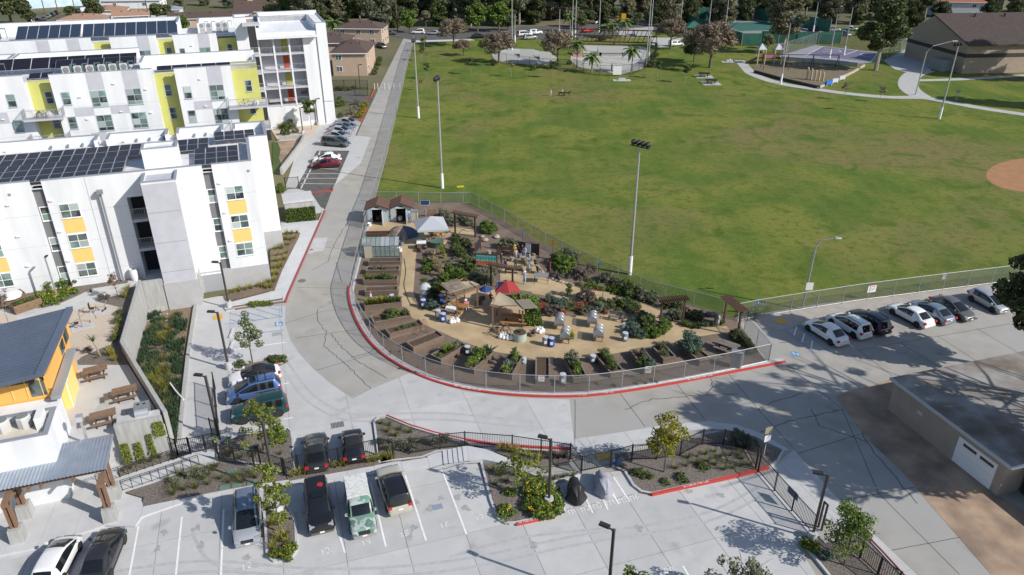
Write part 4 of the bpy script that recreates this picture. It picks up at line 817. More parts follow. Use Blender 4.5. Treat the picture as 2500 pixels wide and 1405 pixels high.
house('low pale shed roofed house behind the street trees',(300,6),R(8),18,9,3.0,1.2,C_TANW,C_STUCCO2)
house('grey roofed cottage left of the big green tree',(410,40),R(12),10,7,2.6,1.2,C_STUCCO,C_CAP)
house('terracotta roofed house in the top right corner',(2330,40),R(-12),16,12,5.5,2.2,C_STUCCO2,C_TERR,floors=2)
house('second terracotta roofed house behind the park hall',(2385,24),R(-12),14,10,5.0,2.2,C_TANW,C_TERR,floors=1)
mw=thing('mural_wall','long pale blue painted wall at the top left corner','wall',U(110,20),R(35));part('wall_body',MB().box(-30,30,0,.4,0,5),mat('blue_mural',(0.42,0.60,0.75),.9,col2=(0.62,0.70,0.75),scale=.6,detail=6),mw);part('wall_cap',MB().box(-30,30,-.05,.45,5,5.1),C_CAP,mw)
hl=thing('park_hall','large tan block park hall with dark brown sloping roof','building',V(FR,1925,685),R(6))
C_CMU=mat('tan_block',(0.37,0.30,0.235),.9,col2=(0.33,0.265,0.205),scale=1.5);C_HROOF=mat('brown_hall_roof',(0.075,0.055,0.05),.85,col2=(0.06,.045,.04),scale=.8)
X0,X1,Yd=-0.2,46,24
part('wall',MB().add([(X0,0,0),(X1,0,0),(X1,Yd,0),(X0,Yd,0),(X0,0,6.6),(X1,0,6.6),(X1,Yd,6.6),(X0,Yd,6.6),(X0,Yd*.62,11.5),(X1,Yd*.62,11.5)],[(0,1,5,4),(1,2,6,9,5),(2,3,7,6),(3,0,4,8,7),(3,2,1,0),(4,5,9,8),(8,9,6,7)]),C_CMU,hl)
part('roof',MB().hexa([(X0-.5,-.8,6.5),(X1,-.8,6.5),(X1,Yd*.63,11.62),(X0-.5,Yd*.63,11.62),(X0-.5,-.8,6.75),(X1,-.8,6.75),(X1,Yd*.63,11.9),(X0-.5,Yd*.63,11.9)]),C_HROOF,hl)
part('dark_band',MB().box(X0-.04,X1,-.05,0,3.7,4.6).box(X0-.05,X0,0,Yd,3.7,4.6),mat('dark_band',(0.05,.045,.042),.8),hl,kind='stuff')
part('fenced_plant',MB().box(-3.4,-.1,3,8,0,2.6),mat('hall_screen',(0.25,0.27,0.27),.7),hl)
for x in(9,17,26):part('roof_vent',MB().lathe([(.25,0),(.25,1.5)],8,(x,13,10.5)),C_HROOF,hl)
# ==== vehicles
def paint(name,c,met=0.0,rough=.28):return mat('paint_'+name,c,rough,metal=met,spec=.5,coat=.6)
P_WHITE=paint('white',(0.78,0.78,0.78));P_BLACK=paint('black',(0.012,0.012,0.014));P_DGREY=paint('dark_grey',(0.035,0.036,0.04),.3);P_SILVER=paint('silver',(0.40,0.42,0.455),.30)
P_BLUE=paint('blue',(0.085,0.16,0.36),.3);P_GREEN=paint('green',(0.012,0.055,0.06),.2);P_BEIGE=paint('beige',(0.47,0.44,0.37),.1);P_RED=paint('dark_red',(0.16,0.008,0.022),.2)
P_NAVY=paint('navy',(0.015,0.022,0.045),.2);P_SBLUE=paint('silver_blue',(0.22,0.27,0.34),.45);P_GREY=paint('grey',(0.15,0.145,0.14),.4);P_VAN=paint('van_grey',(0.10,0.125,0.14),.3);P_BRED=paint('bright_red',(0.45,0.02,0.02));P_YEL=paint('yellow',(0.5,0.3,0.02))
C_SOFT=mat('soft_top',(0.02,0.02,0.026),.9)
def camo(name,cols,sc=1.7,p1=.46,p2=.55):
 m,n,L,P=_nodes(name);P.inputs['Roughness'].default_value=.55
 tc=n.new('ShaderNodeTexCoord');t=n.new('ShaderNodeTexNoise');t.inputs['Scale'].default_value=sc;t.inputs['Detail'].default_value=3;L.new(tc.outputs['Object'],t.inputs['Vector'])
 r=n.new('ShaderNodeValToRGB');r.color_ramp.interpolation='CONSTANT';e=r.color_ramp.elements
 e[0].position=0;e[0].color=rgb(cols[0]);e[1].position=p1;e[1].color=rgb(cols[1])
 for p,c in((p2,cols[2]),(.66,cols[0])):x=e.new(p);x.color=rgb(c)
 L.new(t.outputs[0],r.inputs[0]);L.new(r.outputs[0],P.inputs['Base Color']);MATS[name]=m;return m
C_CAMO=camo('green_camo_paint',[(0.16,0.29,0.22),(0.40,0.45,0.44),(0.11,0.21,0.155)],1.1)
C_CAMOW=camo('white_twig_paint',[(0.68,0.68,0.66),(0.30,0.36,0.29),(0.64,0.65,0.63)],2.2,.485,.51)
KIND={'sedan':(4.8,1.84,[(0,.70),(.02,.92),(.17,.98),(.33,.96),(.70,.95),(.86,.84),(.965,.70),(1,.52)],.94,(.11,.27,.53,.77),1.45,.33),'coupe':(4.5,1.8,[(0,.68),(.03,.90),(.2,.93),(.35,.92),(.68,.90),(.85,.80),(.965,.66),(1,.5)],.90,(.09,.30,.48,.72),1.34,.32),'hatch':(4.3,1.78,[(0,.60),(.02,.95),(.1,.99),(.3,.97),(.72,.96),(.87,.86),(.965,.70),(1,.5)],.95,(.01,.12,.55,.82),1.5,.32),'suv':(4.65,1.87,[(0,.62),(.015,1.02),(.1,1.06),(.3,1.05),(.72,1.05),(.88,.98),(.97,.80),(1,.55)],1.03,(.01,.09,.54,.80),1.68,.36),'boxy':(4.6,1.83,[(0,.66),(.015,1.05),(.1,1.08),(.3,1.08),(.70,1.08),(.90,1.04),(.985,.95),(1,.6)],1.05,(.012,.06,.56,.755),1.74,.37),'van':(5.1,1.96,[(0,.62),(.012,1.02),(.1,1.06),(.3,1.06),(.76,1.04),(.90,.90),(.97,.74),(1,.55)],1.02,(.008,.05,.57,.87),1.76,.35),'mini':(3.8,1.70,[(0,.62),(.02,.92),(.12,.96),(.3,.95),(.72,.93),(.9,.86),(.975,.74),(1,.52)],.93,(.04,.16,.53,.73),1.40,.32),'pickup':(4.9,1.80,[(0,.66),(.01,.95),(.1,.98),(.3,.98),(.68,.98),(.92,.96),(.985,.90),(1,.58)],.96,(.44,.47,.62,.71),1.62,.35),}
CARM={}
def subsurf(me,lv,smooth=True):
 o=bpy.data.objects.new('tmp',me);COL.objects.link(o);ms=o.modifiers.new('s','SUBSURF');ms.levels=lv;ms.render_levels=lv
 dg=bpy.context.evaluated_depsgraph_get();m2=bpy.data.meshes.new_from_object(o.evaluated_get(dg));bpy.data.objects.remove(o);m2.materials.clear()
 if smooth:m2.polygons.foreach_set('use_smooth',[True]*len(m2.polygons))
 return m2
def subsurf_keep(me):
 o=bpy.data.objects.new('tmp',me);COL.objects.link(o);ms=o.modifiers.new('s','SUBSURF');ms.levels=2;ms.render_levels=2
 dg=bpy.context.evaluated_depsgraph_get();m2=bpy.data.meshes.new_from_object(o.evaluated_get(dg));bpy.data.objects.remove(o);return m2
def split_mesh(me,names):
 co=np.empty(len(me.vertices)*3);me.vertices.foreach_get('co',co);co=co.reshape(-1,3);out=[]
 for idx,nm in names:
  F_=[tuple(p.vertices)for p in me.polygons if p.material_index==idx]
  if not F_:continue
  used=sorted({i for f_ in F_ for i in f_});mp={v:i for i,v in enumerate(used)};m2=bpy.data.meshes.new(nm);m2.from_pydata([tuple(co[i])for i in used],[],[tuple(mp[i]for i in f_)for f_ in F_]);m2.update()
  m2.polygons.foreach_set('use_smooth',[True]*len(m2.polygons));out.append((nm,m2,idx))
 return out
def car_meshes(kind):
 if kind in CARM:return CARM[kind]
 L,W,st,zb,cab,zr_,wr=KIND[kind];h=W/2;parts=[];boxy=kind in('boxy','van','pickup')
 rows=[];st2=[st[0]]+st[1:]
 for fx,zt in st2:
  x=(fx-.5)*L;e=abs(fx-.5)*2;wk=1-(.13 if boxy else.20)*max(0,(e-.62)/.38)**2.2;hw=h*wk
  zs=zt;z0=.22+(.10 if e>.93 else 0)
  prof=[(-hw*.88,z0),(-hw*.99,.34),(-hw*1.01,min(.60,zs-.12)),(-hw*.985,zs-.09),(-hw*.90,zs-.01),(-hw*.42,zs+.03),(hw*.42,zs+.03),(hw*.90,zs-.01),(hw*.985,zs-.09),(hw*1.01,min(.60,zs-.12)),(hw*.99,.34),(hw*.88,z0)]
  rows.append([(x,y,z)for y,z in prof])
 m=MB();n=12;vs=[p for r in rows for p in r];fs=[]
 for i in range(len(rows)-1):
  for j in range(n):fs.append((i*n+j,i*n+(j+1)%n,(i+1)*n+(j+1)%n,(i+1)*n+j))
 fs.append(tuple(reversed(range(n))));fs.append(tuple(range((len(rows)-1)*n,len(rows)*n)))
 m.add(vs,fs);parts.append(('body',subsurf(m.mesh('car_body'),2),'PAINT',None))
 xs=[(f_-.5)*L for f_ in cab];wb_,wt=h*.95,h*(.80 if boxy else.70)
 nw=3 if kind in('suv','boxy','van')else(1 if kind=='pickup' else 2);sta=[(xs[0],0,wb_*.90),(xs[1],1,wt*.95)];segs=['rear']
 x0,x1=xs[1]+(.30 if kind in('sedan','coupe')else.10),xs[2];sta.append((x0,1.05,wt));segs.append('p')
 for k_ in range(nw):
  xa=x0+(x1-x0)*(k_+1)/nw;last=k_==nw-1
  sta.append((xa-(0 if last else.05),1.06 if not last else 1.0,wt*(1.0 if not last else.96)));segs.append('w')
  if not last:sta.append((xa+.05,1.06,wt));segs.append('b')
 sta.append((xs[3],0,wb_*.93));segs.append('front')
 vs=[]
 for x,f_,wtt in sta:
  zt=zb-.03+(zr_-zb+.03)*min(f_,1)+(.03 if f_>1 else 0)
  if f_==0:pr=[(-wb_*.97,zb-.05),(-wtt*.97,zb-.035),(-wtt*.93,zb-.03),(-wtt*.85,zb-.02),(-wtt*.45,zb-.01),(0,zb)]
  else:pr=[(-wb_,zb-.05),(-(wb_*.52+wtt*.5),zb*.52+zt*.48),(-wtt*1.03,zt-.10),(-wtt*.93,zt-.02),(-wtt*.5,zt+.015),(0,zt+.025)]
  if f_==0 and x>0:pr=[(y,z)for y,z in pr]
  pr=pr+[(-y,z)for y,z in reversed(pr[:-1])];bow=(.14 if x>0 else-.10)if f_ in(0,)else 0
  for y,z in pr:vs.append((x+bow*(1-(abs(y)/wb_)**2)-(.0),y,z))
 n=11;fs=[];mi=[]
 for i in range(len(sta)-1):
  for j in range(n-1):
   fs.append((i*n+j,i*n+j+1,(i+1)*n+j+1,(i+1)*n+j));side=j in(0,1,8,9);sg=0 if j<5 else 1
   if segs[i]=='rear':mi.append(2 if 3<=j<=6 else 0)
   elif segs[i]=='front':mi.append(1 if 3<=j<=6 else(3+2*i+sg if side else 0))
   else:mi.append(3+2*i+sg if side and segs[i]in 'wb' else 0)
 me=MB().add(vs,fs).mesh('cabin');
 for _ in range(40):me.materials.append(None)
 me.polygons.foreach_set('material_index',mi);sm=subsurf_keep(me);
 for nm,m2,idx in split_mesh(sm,[(0,'cabin'),(1,'windshield'),(2,'rear_window')]+[(k_,'side_window' if segs[(k_-3)//2%len(segs)]!='b' else 'door_pillar')for k_ in range(3,40)]):parts.append((nm,m2,'ROOF' if idx==0 else(C_TRIM if nm=='door_pillar' else C_GLASS),None))
 if kind=='pickup':
  s_=MB();x0,x1=-.495*L,xs[1]+.05
  s_.hexa([(x0,-h*.96,.93),(x1,-h*.96,.93),(x1,h*.96,.93),(x0,h*.96,.93),(x0+.08,-h*.86,1.72),(x1,-h*.86,1.76),(x1,h*.86,1.76),(x0+.08,h*.86,1.72)])
  parts.append(('camper_shell',s_.mesh('camper_shell'),'SHELL',None))
  for sgn in(-1,1):parts.append(('shell_window',MB().box(x0+.5,x1-.3,sgn*h*.93-.012,sgn*h*.93+.012,1.1,1.5).mesh('shell_window'),C_GLASS,None))
 parts.append(('sill_trim',MB().box(-L*.36,L*.36,-h*.985,h*.985,.2,.33).mesh('sill_trim'),C_TRIM,None))
 xf,xr=L/2,-L/2
 for nm,x,sg in(('front_bumper',xf,1),('rear_bumper',xr,-1)):
  parts.append((nm,MB().hexa([(x-.28*sg,-h*.93,.26),(x+.02*sg,-h*.80,.28),(x+.02*sg,h*.80,.28),(x-.28*sg,h*.93,.26),(x-.28*sg,-h*.94,.48),(x+.045*sg,-h*.82,.46),(x+.045*sg,h*.82,.46),(x-.28*sg,h*.94,.48)]).mesh(nm),'BUMP',None))
 zt=st[-2][1]
 parts.append(('grille',MB().box(xf-.10,xf+.012,-h*.42,h*.42,.50,zt-.10).mesh('grille'),C_TRIM,None))
 for sgn in(-1,1):
  yh=sgn*h*.68
  parts.append(('headlight',MB().hexa([(xf-.34,yh-.20,zt-.16),(xf-.045,yh-.18,zt-.20),(xf-.045,yh+.18,zt-.20),(xf-.34,yh+.20,zt-.16),(xf-.34,yh-.18,zt+.035),(xf-.10,yh-.16,zt-.02),(xf-.10,yh+.16,zt-.02),(xf-.34,yh+.18,zt+.035)]).mesh('headlight'),C_LAMP,None))
  zt2=st[1][1];tall=kind in('suv','boxy','van','hatch')
  parts.append(('taillight',MB().box(xr-.012,xr+.18,sgn*h*.80-.13,sgn*h*.80+.13,zt2-.24,zt2-(.0 if tall else.05)).mesh('taillight'),C_TAIL,None))
  xm_=xs[3]-.22
  parts.append(('mirror',MB().hexa([(xm_-.09,sgn*(h+.02),zb-.02),(xm_+.09,sgn*(h+.02),zb-.02),(xm_+.07,sgn*(h+.20),zb),(xm_-.07,sgn*(h+.20),zb),(xm_-.09,sgn*(h+.02),zb+.12),(xm_+.09,sgn*(h+.02),zb+.12),(xm_+.05,sgn*(h+.20),zb+.12),(xm_-.05,sgn*(h+.20),zb+.12)]).mesh('mirror'),'MIRR',None))
 parts.append(('license_plate',MB().box(xr-.02,xr+.01,-.16,.16,.62,.74).mesh('license_plate'),C_PLATE,None));parts.append(('license_plate',MB().box(xf,xf+.055,-.16,.16,.38,.48).mesh('license_plate'),C_PLATE,None))
 ty=MB().lathe([(wr*.62,-.11),(wr*.95,-.115),(wr,-.07),(wr,.07),(wr*.95,.115),(wr*.62,.11)],16,(0,0,0),'y',cap=False).mesh('tyre',40)
 ri=MB().lathe([(wr*.66,-.10),(wr*.66,-.04),(wr*.2,-.07),(.03,-.10)],10,(0,0,0),'y').lathe([(.03,.10),(wr*.2,.07),(wr*.66,.04),(wr*.66,.10)],10,(0,0,0),'y').mesh('rim')
 arch=MB().lathe([(wr*1.13,-.012),(wr*1.13,.012)],18,(0,0,0),'y').mesh('wheel_arch')
 for fx in(.185,.80):
  for sgn in(-1,1):
   parts.append(('wheel_arch',arch,C_TRIM,((fx-.5)*L,sgn*(h*.995),wr+.02)));parts.append(('wheel',(ty,ri),None,((fx-.5)*L,sgn*(h-.10),wr)))
 if kind in('suv','boxy','van'):
  for sgn in(-1,1):parts.append(('roof_rail',MB().beam((xs[1]+.1,sgn*wt*.90,zr_+.04),(xs[2]-.15,sgn*wt*.90,zr_+.04),.04,.05).mesh('roof_rail'),C_TRIM,None))
 CARM[kind]=parts;return parts
NCAR=[0]
def car(kind,colour,px,front,label,group=None,far=False,roof=None,z=.65,shell=None,gz=0.0,sc=.93,bump=None):
 a=U(*px,z);b=U(*front,z);rz=math.atan2(b.y-a.y,b.x-a.x)
 nm={'pickup':'pickup_truck','van':'minivan'}.get(kind,'parked_car')
 t=thing(nm,label,{'pickup':'pickup','van':'van','suv':'SUV','boxy':'SUV'}.get(kind,'car'),(a.x,a.y,gz),rz,group,sc)
 for nm_,me,mt,loc in car_meshes(kind):
  if far and nm_ in('license_plate','mirror','sill_trim','wheel_arch','roof_rail','grille'):continue
  if nm_=='wheel':
   w_=put('wheel',me[0],C_BLACKT,t,loc)
   if not far:put('rim',me[1],C_RIM,w_)
   continue
  mm={'PAINT':colour,'ROOF':roof or colour,'BUMP':bump or colour,'MIRR':colour,'SHELL':shell or colour}.get(mt,mt)if isinstance(mt,str)else mt
  put(nm_,me,mm,t,loc)
 return t
CAR=lambda*a,**k_:car(*a,**k_)
GZ=.024
CAR('hatch',P_WHITE,(138,1366),(172,1302),'white hatchback at the bottom left, nose towards the canopy',gz=GZ)
CAR('sedan',P_DGREY,(250,1352),(276,1290),'dark charcoal sedan beside the white hatchback at bottom left',gz=GZ)
rg=CAR('suv',P_SILVER,(603,1262),(603,1335),'silver SUV facing the camera left of the planted island',gz=GZ,roof=P_SBLUE)  # bluer roof paint stands in for sky reflected on the silver roof
jeep=CAR('boxy',P_BLACK,(778,1236),(787,1300),'black boxy SUV with red sticker on its roof in stall thirteen',gz=GZ,bump=P_GREY)
put('sunroof',MB().box(-.3,.25,-.42,.42,1.76,1.80).mesh('sunroof'),C_GLASS,jeep)
put('roof_sticker',MB().lathe([(.22,0),(.22,.01)],9,(-.9,.3,1.80)).mesh('roof_sticker'),P_BRED,jeep)
CAR('pickup',C_CAMO,(879,1240),(890,1300),'green camouflage painted pickup with white camper shell',gz=GZ,roof=C_CAMO,shell=C_CAMOW,bump=C_GALV)
CAR('boxy',P_BEIGE,(961,1192),(942,1136),'beige SUV with black roof parked nose in',gz=GZ,roof=P_BLACK)
CAR('coupe',P_DGREY,(771,1098),(769,1052),'dark grey coupe parked against the black picket fence',gz=.02)
mc=CAR('mini',P_BLACK,(861,1084),(857,1046),'black soft top mini convertible with a paper on its boot',gz=.02,roof=C_SOFT)
put('paper_notice',MB().box(-1.62,-1.25,-.3,.3,.99,1.0).mesh('paper_notice'),C_PLATE,mc)
CAR('coupe',P_WHITE,(620,913),(556,926),'white convertible with black soft top in the upper row',gz=.02,roof=C_SOFT)
bs=CAR('suv',P_BLUE,(618,951),(553,965),'blue SUV between white convertible and green SUV',gz=.02)
put('sunroof',MB().box(-.35,.15,-.42,.42,1.70,1.745).mesh('sunroof'),C_GLASS,bs)
for x_ in(-1.2,-.55):put('roof_bar',MB().box(x_,x_+.06,-.6,.6,1.72,1.78).mesh('roof_bar'),C_TRIM,bs)
gs=CAR('boxy',P_GREEN,(633,997),(562,1012),'dark green older SUV half behind the young tree',gz=.02,bump=C_TRIM)
CAR('sedan',P_WHITE,(2017,806),(1978,782),'white sedan beside the blue hatched bay, rear to camera')
CAR('suv',P_WHITE,(2074,791),(2034,767),'white SUV with black glass roof, second from the blue bay')
CAR('suv',P_NAVY,(2121,782),(2081,758),'dark navy SUV wagon right of the white SUV')
CAR('sedan',P_WHITE,(2224,765),(2182,743),'older white saloon fourth in the right hand row')
CAR('sedan',P_SBLUE,(2274,757),(2232,735),'silver blue saloon right of the older white saloon')
CAR('sedan',P_GREY,(2327,749),(2370,772),'old grey coupe facing camera with sunshade in windscreen')
CAR('hatch',P_SILVER,(2415,733),(2458,756),'silver hatchback at right end of row under the tree')
CAR('sedan',P_RED,(795,398),(756,401),'dark red sedan on the asphalt bay by the driveway')
CAR('sedan',P_WHITE,(797,384),(760,387),'white sedan behind the dark red sedan')
CAR('van',P_VAN,(820,347),(858,350),'dark grey minivan at the near end of silver cars')
CAR('sedan',P_SILVER,(824,330),(858,333),'silver sedan next beyond the grey minivan')
CAR('sedan',P_SILVER,(832,318),(864,321),'silver sedan second beyond the grey minivan')
CAR('sedan',P_SBLUE,(836,309),(866,311),'blue silver sedan third beyond the grey minivan')
CAR('sedan',P_SILVER,(849,297),(880,300),'silver sedan farthest of the driveway row by red kerb')
for k_,c_,px,fr,lab in(('sedan',P_GREY,(951,80),(935,80),'grey sedan on the far street left of white SUV'),('suv',P_WHITE,(1021,78),(1004,78),'white SUV parked on the far street at driveway mouth'),('sedan',P_SILVER,(1060,80),(1045,80),'silver sedan on the far street right of white SUV'),('hatch',P_GREY,(932,111),(938,113),'grey hatchback tucked beside the tan hip roofed house'),('sedan',P_DGREY,(1168,88),(1185,88),'dark sedan on far street below the brown trees'),('van',P_WHITE,(1281,83),(1296,82),'white van parked left of the skate park'),('suv',P_SILVER,(1294,91),(1310,90),'silver white SUV in front of the white van'),('pickup',P_WHITE,(1307,79),(1320,78),'white pickup behind the white van'),('sedan',P_BRED,(1436,74),(1448,73),'bright red car behind the skate park'),('suv',P_BLACK,(1478,66),(1490,65),'black SUV right of the bright red car'),('suv',P_NAVY,(1540,55),(1552,54),'dark blue SUV near the yellow loader'),('sedan',P_WHITE,(1462,53),(1470,52),'white car half hidden behind park trees'),('sedan',P_WHITE,(1556,38),(1568,38),'white sedan at the top edge above the skate park'),('pickup',P_WHITE,(1651,107),(1664,106),'white pickup parked beside the tennis fence'),('sedan',P_DGREY,(1992,71),(2004,71),'dark sedan leftmost behind the ball court'),('suv',P_SILVER,(2036,72),(2048,72),'silver SUV behind the ball court fence'),('hatch',P_SBLUE,(2064,82),(2075,84),'pale blue hatchback behind the ball court fence'),('sedan',P_NAVY,(2108,83),(2119,84),'navy sedan behind the tall dark park tree'),('sedan',P_WHITE,(2080,70),(2090,71),'white sedan in the second row behind ball court')):
 CAR(k_,c_,px,fr,lab,far=True,gz=.03)
t=thing('loader','yellow wheel loader among the park trees','loader',U(1520,56),R(10));part('cab',MB().box(-.8,.8,-.9,.9,1.0,3.0),P_YEL,t);part('body',MB().box(-2.4,2.0,-.9,.9,.5,1.4),P_YEL,t);part('bucket',MB().box(2.0,3.2,-1.2,1.2,.1,1.1),C_TRIM,t)
for x in(-1.5,1.2):
 for y in(-1,1):part('wheel',MB().lathe([(.7,-.2),(.7,.2)],12,(x,y,.7),'y'),C_BLACKT,t)
hs=[('suv',P_WHITE,(76,54),'white SUV parked left side of hill street'),('suv',P_DGREY,(92,49),'dark SUV above the white SUV on hill street'),('sedan',P_NAVY,(58,61),'navy car lowest on the left of hill street'),('sedan',P_GREY,(108,45),'grey car third up the left of hill street'),('sedan',P_SBLUE,(118,40),'blue grey car fourth up the left of hill street'),('sedan',P_DGREY,(128,35),'dark car fifth up the left of hill street'),('sedan',P_NAVY,(138,30),'navy car highest on the left of hill street'),('pickup',P_WHITE,(205,25),'white pickup on the right of hill street'),('sedan',P_WHITE,(219,20),'white car above the white pickup'),('sedan',P_BLUE,(185,36),'blue car below the white pickup on hill street'),('sedan',P_WHITE,(140,60),'white car in the middle of hill street bottom'),('suv',P_DGREY,(163,50),'dark SUV by the yellow road sign'),('sedan',P_NAVY,(247,5),'navy car at the very top of hill street')]
for k_,c_,px,lab in hs:CAR(k_,c_,px,(px[0]+9,px[1]-6),lab,far=True,gz=.03)
def cover(label,px,front,col,lean,gz=GZ):
 a,b=U(*px),U(*front);t=thing('covered_motorcycle',label,'motorcycle',(a.x,a.y,gz),math.atan2(b.y-a.y,b.x-a.x))
 st=[(-1.15,.18,.5),(-.85,.34,.85),(-.4,.42,.95),(.05,.46,1.05),(.35,.58,1.28),(.55,.52,1.22),(.85,.34,.9),(1.15,.16,.5)]
 vs=[];n=14;rr=random.Random(int(px[0]))
 for x,hw,zt in st:
  for j in range(n):
   an_=math.pi*j/(n-1);fold=1+.16*math.sin(j*2.9+x*3)*(1 if 1<j<n-2 else.6);y=-hw*math.cos(an_)*fold*(1.25 if j in(0,n-1)else 1);z=zt*math.sin(an_)**.55 if 0<j<n-1 else.02
   vs.append((x+.05*math.sin(j*1.7),y,z+(.03*math.sin(j*3+x*5))))
 fs=[(i*n+j,(i+1)*n+j,(i+1)*n+j+1,i*n+j+1)for i in range(len(st)-1)for j in range(n-1)]
 fs+=[tuple(range(n)),tuple(reversed(range((len(st)-1)*n,len(st)*n)))]
 part('cover',MB().add(vs,fs),col,t,60)
 for x in(-.75,.8):part('wheel',MB().lathe([(.30,-.06),(.30,.06)],14,(x,0,.3),'y'),C_BLACKT,t)
 return t
cover('motorcycle under a black cover in bay M1',(1404,1208),(1412,1240),mat('black_cover',(0.022,0.022,0.024),.5),0)
cover('motorcycle under a silver grey cover in bay M3',(1470,1192),(1482,1226),mat('silver_cover',(0.34,0.34,0.40),.5,col2=(0.28,.28,.34),scale=4),0)
# ==== fences
def chain_fence(label,P,h=1.9,top=True,posts=None,rail=C_GALV,z0=.1,step=3.0,mesh=None,name='chain_link_fence'):
 t=thing(name,label,'fence',P[0]);u=Vector((0,0,1))
 L=[0.0]
 for i in range(len(P)-1):L.append(L[-1]+(P[i+1]-P[i]).length)
 me=MB();vs=[]
 for p in P:vs+=[p+u*z0,p+u*(z0+h)]
 me.add(vs,[(2*i,2*i+2,2*i+3,2*i+1)for i in range(len(P)-1)])
 o=part('wire_mesh',me,mesh or C_CHAIN,t,world=True)
 uvl=o.data.uv_layers.new(name='UVMap')
 for lp in o.data.loops:
  i=lp.vertex_index;uvl.data[lp.index].uv=(L[i//2],(i%2)*h)
 part('top_rail',MB().tube([p+u*(z0+h)for p in P],.03,5),rail,t,world=True)
 part('bottom_rail',MB().tube([p+u*(z0+.03)for p in P],.015,4),rail,t,world=True)
 n=max(1,round(L[-1]/step))
 pm=MB().tube([(0,0,z0-.1),(0,0,z0+h+.05)],.035,6).mesh('post')
 for k_ in range(n+1):
  d=L[-1]*k_/n;i=max(j for j in range(len(P))if L[j]<=d+1e-6);i=min(i,len(P)-2);p=P[i].lerp(P[i+1],(d-L[i])/max(L[i+1]-L[i],1e-6))
  put('post',pm,rail,t,(p.x-P[0].x,p.y-P[0].y,0))
 return t
FP=offs(CURB,.42);FP=[Vector((p.x,p.y,0))for p in FP]
i0=min(range(len(FP)),key=lambda i:(FP[i]-U(852,700)).length)
FPE=FP[:-5]
corner=U(1876,884)
chain_fence('chain link fence following the red kerb round the garden front',FPE[i0:]+[corner],1.75,step=2.9)
far_left=PX([(1011,103),(1000,140),(992,171),(985,205),(975,250),(962,305),(947,370),(932,425),(917,480),(905,512),(890,560)])
chain_fence('long chain link fence between the driveway and the lawn',far_left+FP[2:i0+1],1.75,step=3.0)
chain_fence('chain link fence between garden and lawn, above the pergolas',PX([(915,496),(1010,497),(1092,499),(1150,497),(1217,532),(1330,599),(1450,661),(1580,719),(1690,747),(1765,766)]),1.5,step=3.0)
chain_fence('chain link fence at the right end of the garden by the bicycle rack',[corner,U(1858,862),U(1843,845),U(1815,815)],1.75,step=3.2)
chain_fence('chain link fence along the lawn above the right hand parked cars',PX([(1800,785),(1845,776),(1960,757),(2100,735),(2300,709),(2470,688),(2700,660)],.03),1.85,step=3.1)
def signboard(name,label,loc,rz,w_,h_,col,z,post=False,cat='sign',lines=None,tilt=0.0):
 t=thing(name,label,cat,loc,rz)
 part('panel',MB().box(-w_/2,w_/2,-.015,.015,z,z+h_),col,t)
 if post:part('post',MB().box(-.03,.03,.016,.076,0,z+h_),C_GALV,t)
 if lines:
  for i,(x0,x1,zz,hh,c_)in enumerate(lines):part('print_line',MB().box(x0*w_-w_/2,x1*w_-w_/2,-.02,-.0155,z+zz*h_,z+(zz+hh)*h_),c_,t)
 return t
C_SIGNB=mat('blue_sign',(0.02,0.16,0.50),.5);C_INKR=mat('red_ink',(0.5,.03,.03),.7);C_INK=mat('grey_ink',(0.25,.25,.27),.8)
TXT=[(.12,.88,.78,.1,C_INKR),(.12,.88,.55,.06,C_INK),(.12,.88,.40,.06,C_INK),(.12,.8,.25,.06,C_INK)]
for px,lab in(((1580,928),'small white notice with red heading on garden fence, right of centre'),((1321,950),'small white notice with red heading on garden fence, near the empty bed')):
 p=U(*px,.1);signboard('fence_notice',lab,(p.x,p.y-.06,.1),R(3),.5,.62,C_WHITE,.75,lines=TXT)
signboard('fence_notice','large white notice on the lawn fence above white sedan',V(RL,990,462,.03)+Vector((0,-.05,0)),R(14),.95,.75,C_WHITE,.85,lines=TXT)
signboard('fence_notice','narrow white notice on the lawn fence by the gate gap',V(RL,1600,370,.03)+Vector((0,-.05,0)),R(13),.4,.62,C_WHITE,1.15,lines=TXT)
signboard('accessible_sign','blue wheelchair parking sign at the fence corner',V(RL,20,598,.03)+Vector((0,-.06,0)),R(13),.4,.65,C_SIGNB,1.15,lines=[(.35,.55,.3,.5,C_WHITE),(.5,.7,.3,.12,C_WHITE)])
PKM={}
def iron_fence(label,px,h=1.5,z=.14,step=2.4,pitch=.125,name='picket_fence',m=C_BLACKM,world=None):
 P=world or PX(px,z);t=thing(name,label,'fence',P[0]);u=Vector((0,0,1))
 for i in range(len(P)-1):
  a,b=P[i],P[i+1];L=(b-a).length;n=max(1,int(L/pitch));mm=MB()
  part('rail',MB().beam(a+u*(h-.04),b+u*(h-.04),.045),m,t,world=True);part('rail',MB().beam(a+u*.15,b+u*.15,.045),m,t,world=True)
  for k_ in range(n):p=a.lerp(b,(k_+.5)/n);mm.beam(p+u*.08,p+u*h,.024)
  part('pickets',mm,m,t,world=True,kind='stuff')
  ns=max(1,round(L/step))
  for k_ in range(ns+(1 if i==len(P)-2 else 0)):p=a.lerp(b,k_/ns);part('post',MB().beam(p-u*.1,p+u*(h+.06),.075),m,t,world=True)
 return t
iron_fence('black picket fence from the gate to behind the parked coupe',q(ZP,[(905,700),(1170,760),(1480,810),(1590,800),(1960,740+200),(1990,940)]))
iron_fence('black picket fence behind the parked convertibles and strap leaf plants',q(ZD,[(690,570),(800,530),(1140,470),(1480,385),(1600,415)]))
iron_fence('black picket fence above the small concrete stairs',q(B3,[(0,380),(260,335),(470,315),(870,345),(1360,420)]),1.35)
iron_fence('black picket gate panel near the yellow tactile square',q(B3,[(1360,420),(1450,535)]),1.4,name='picket_gate')
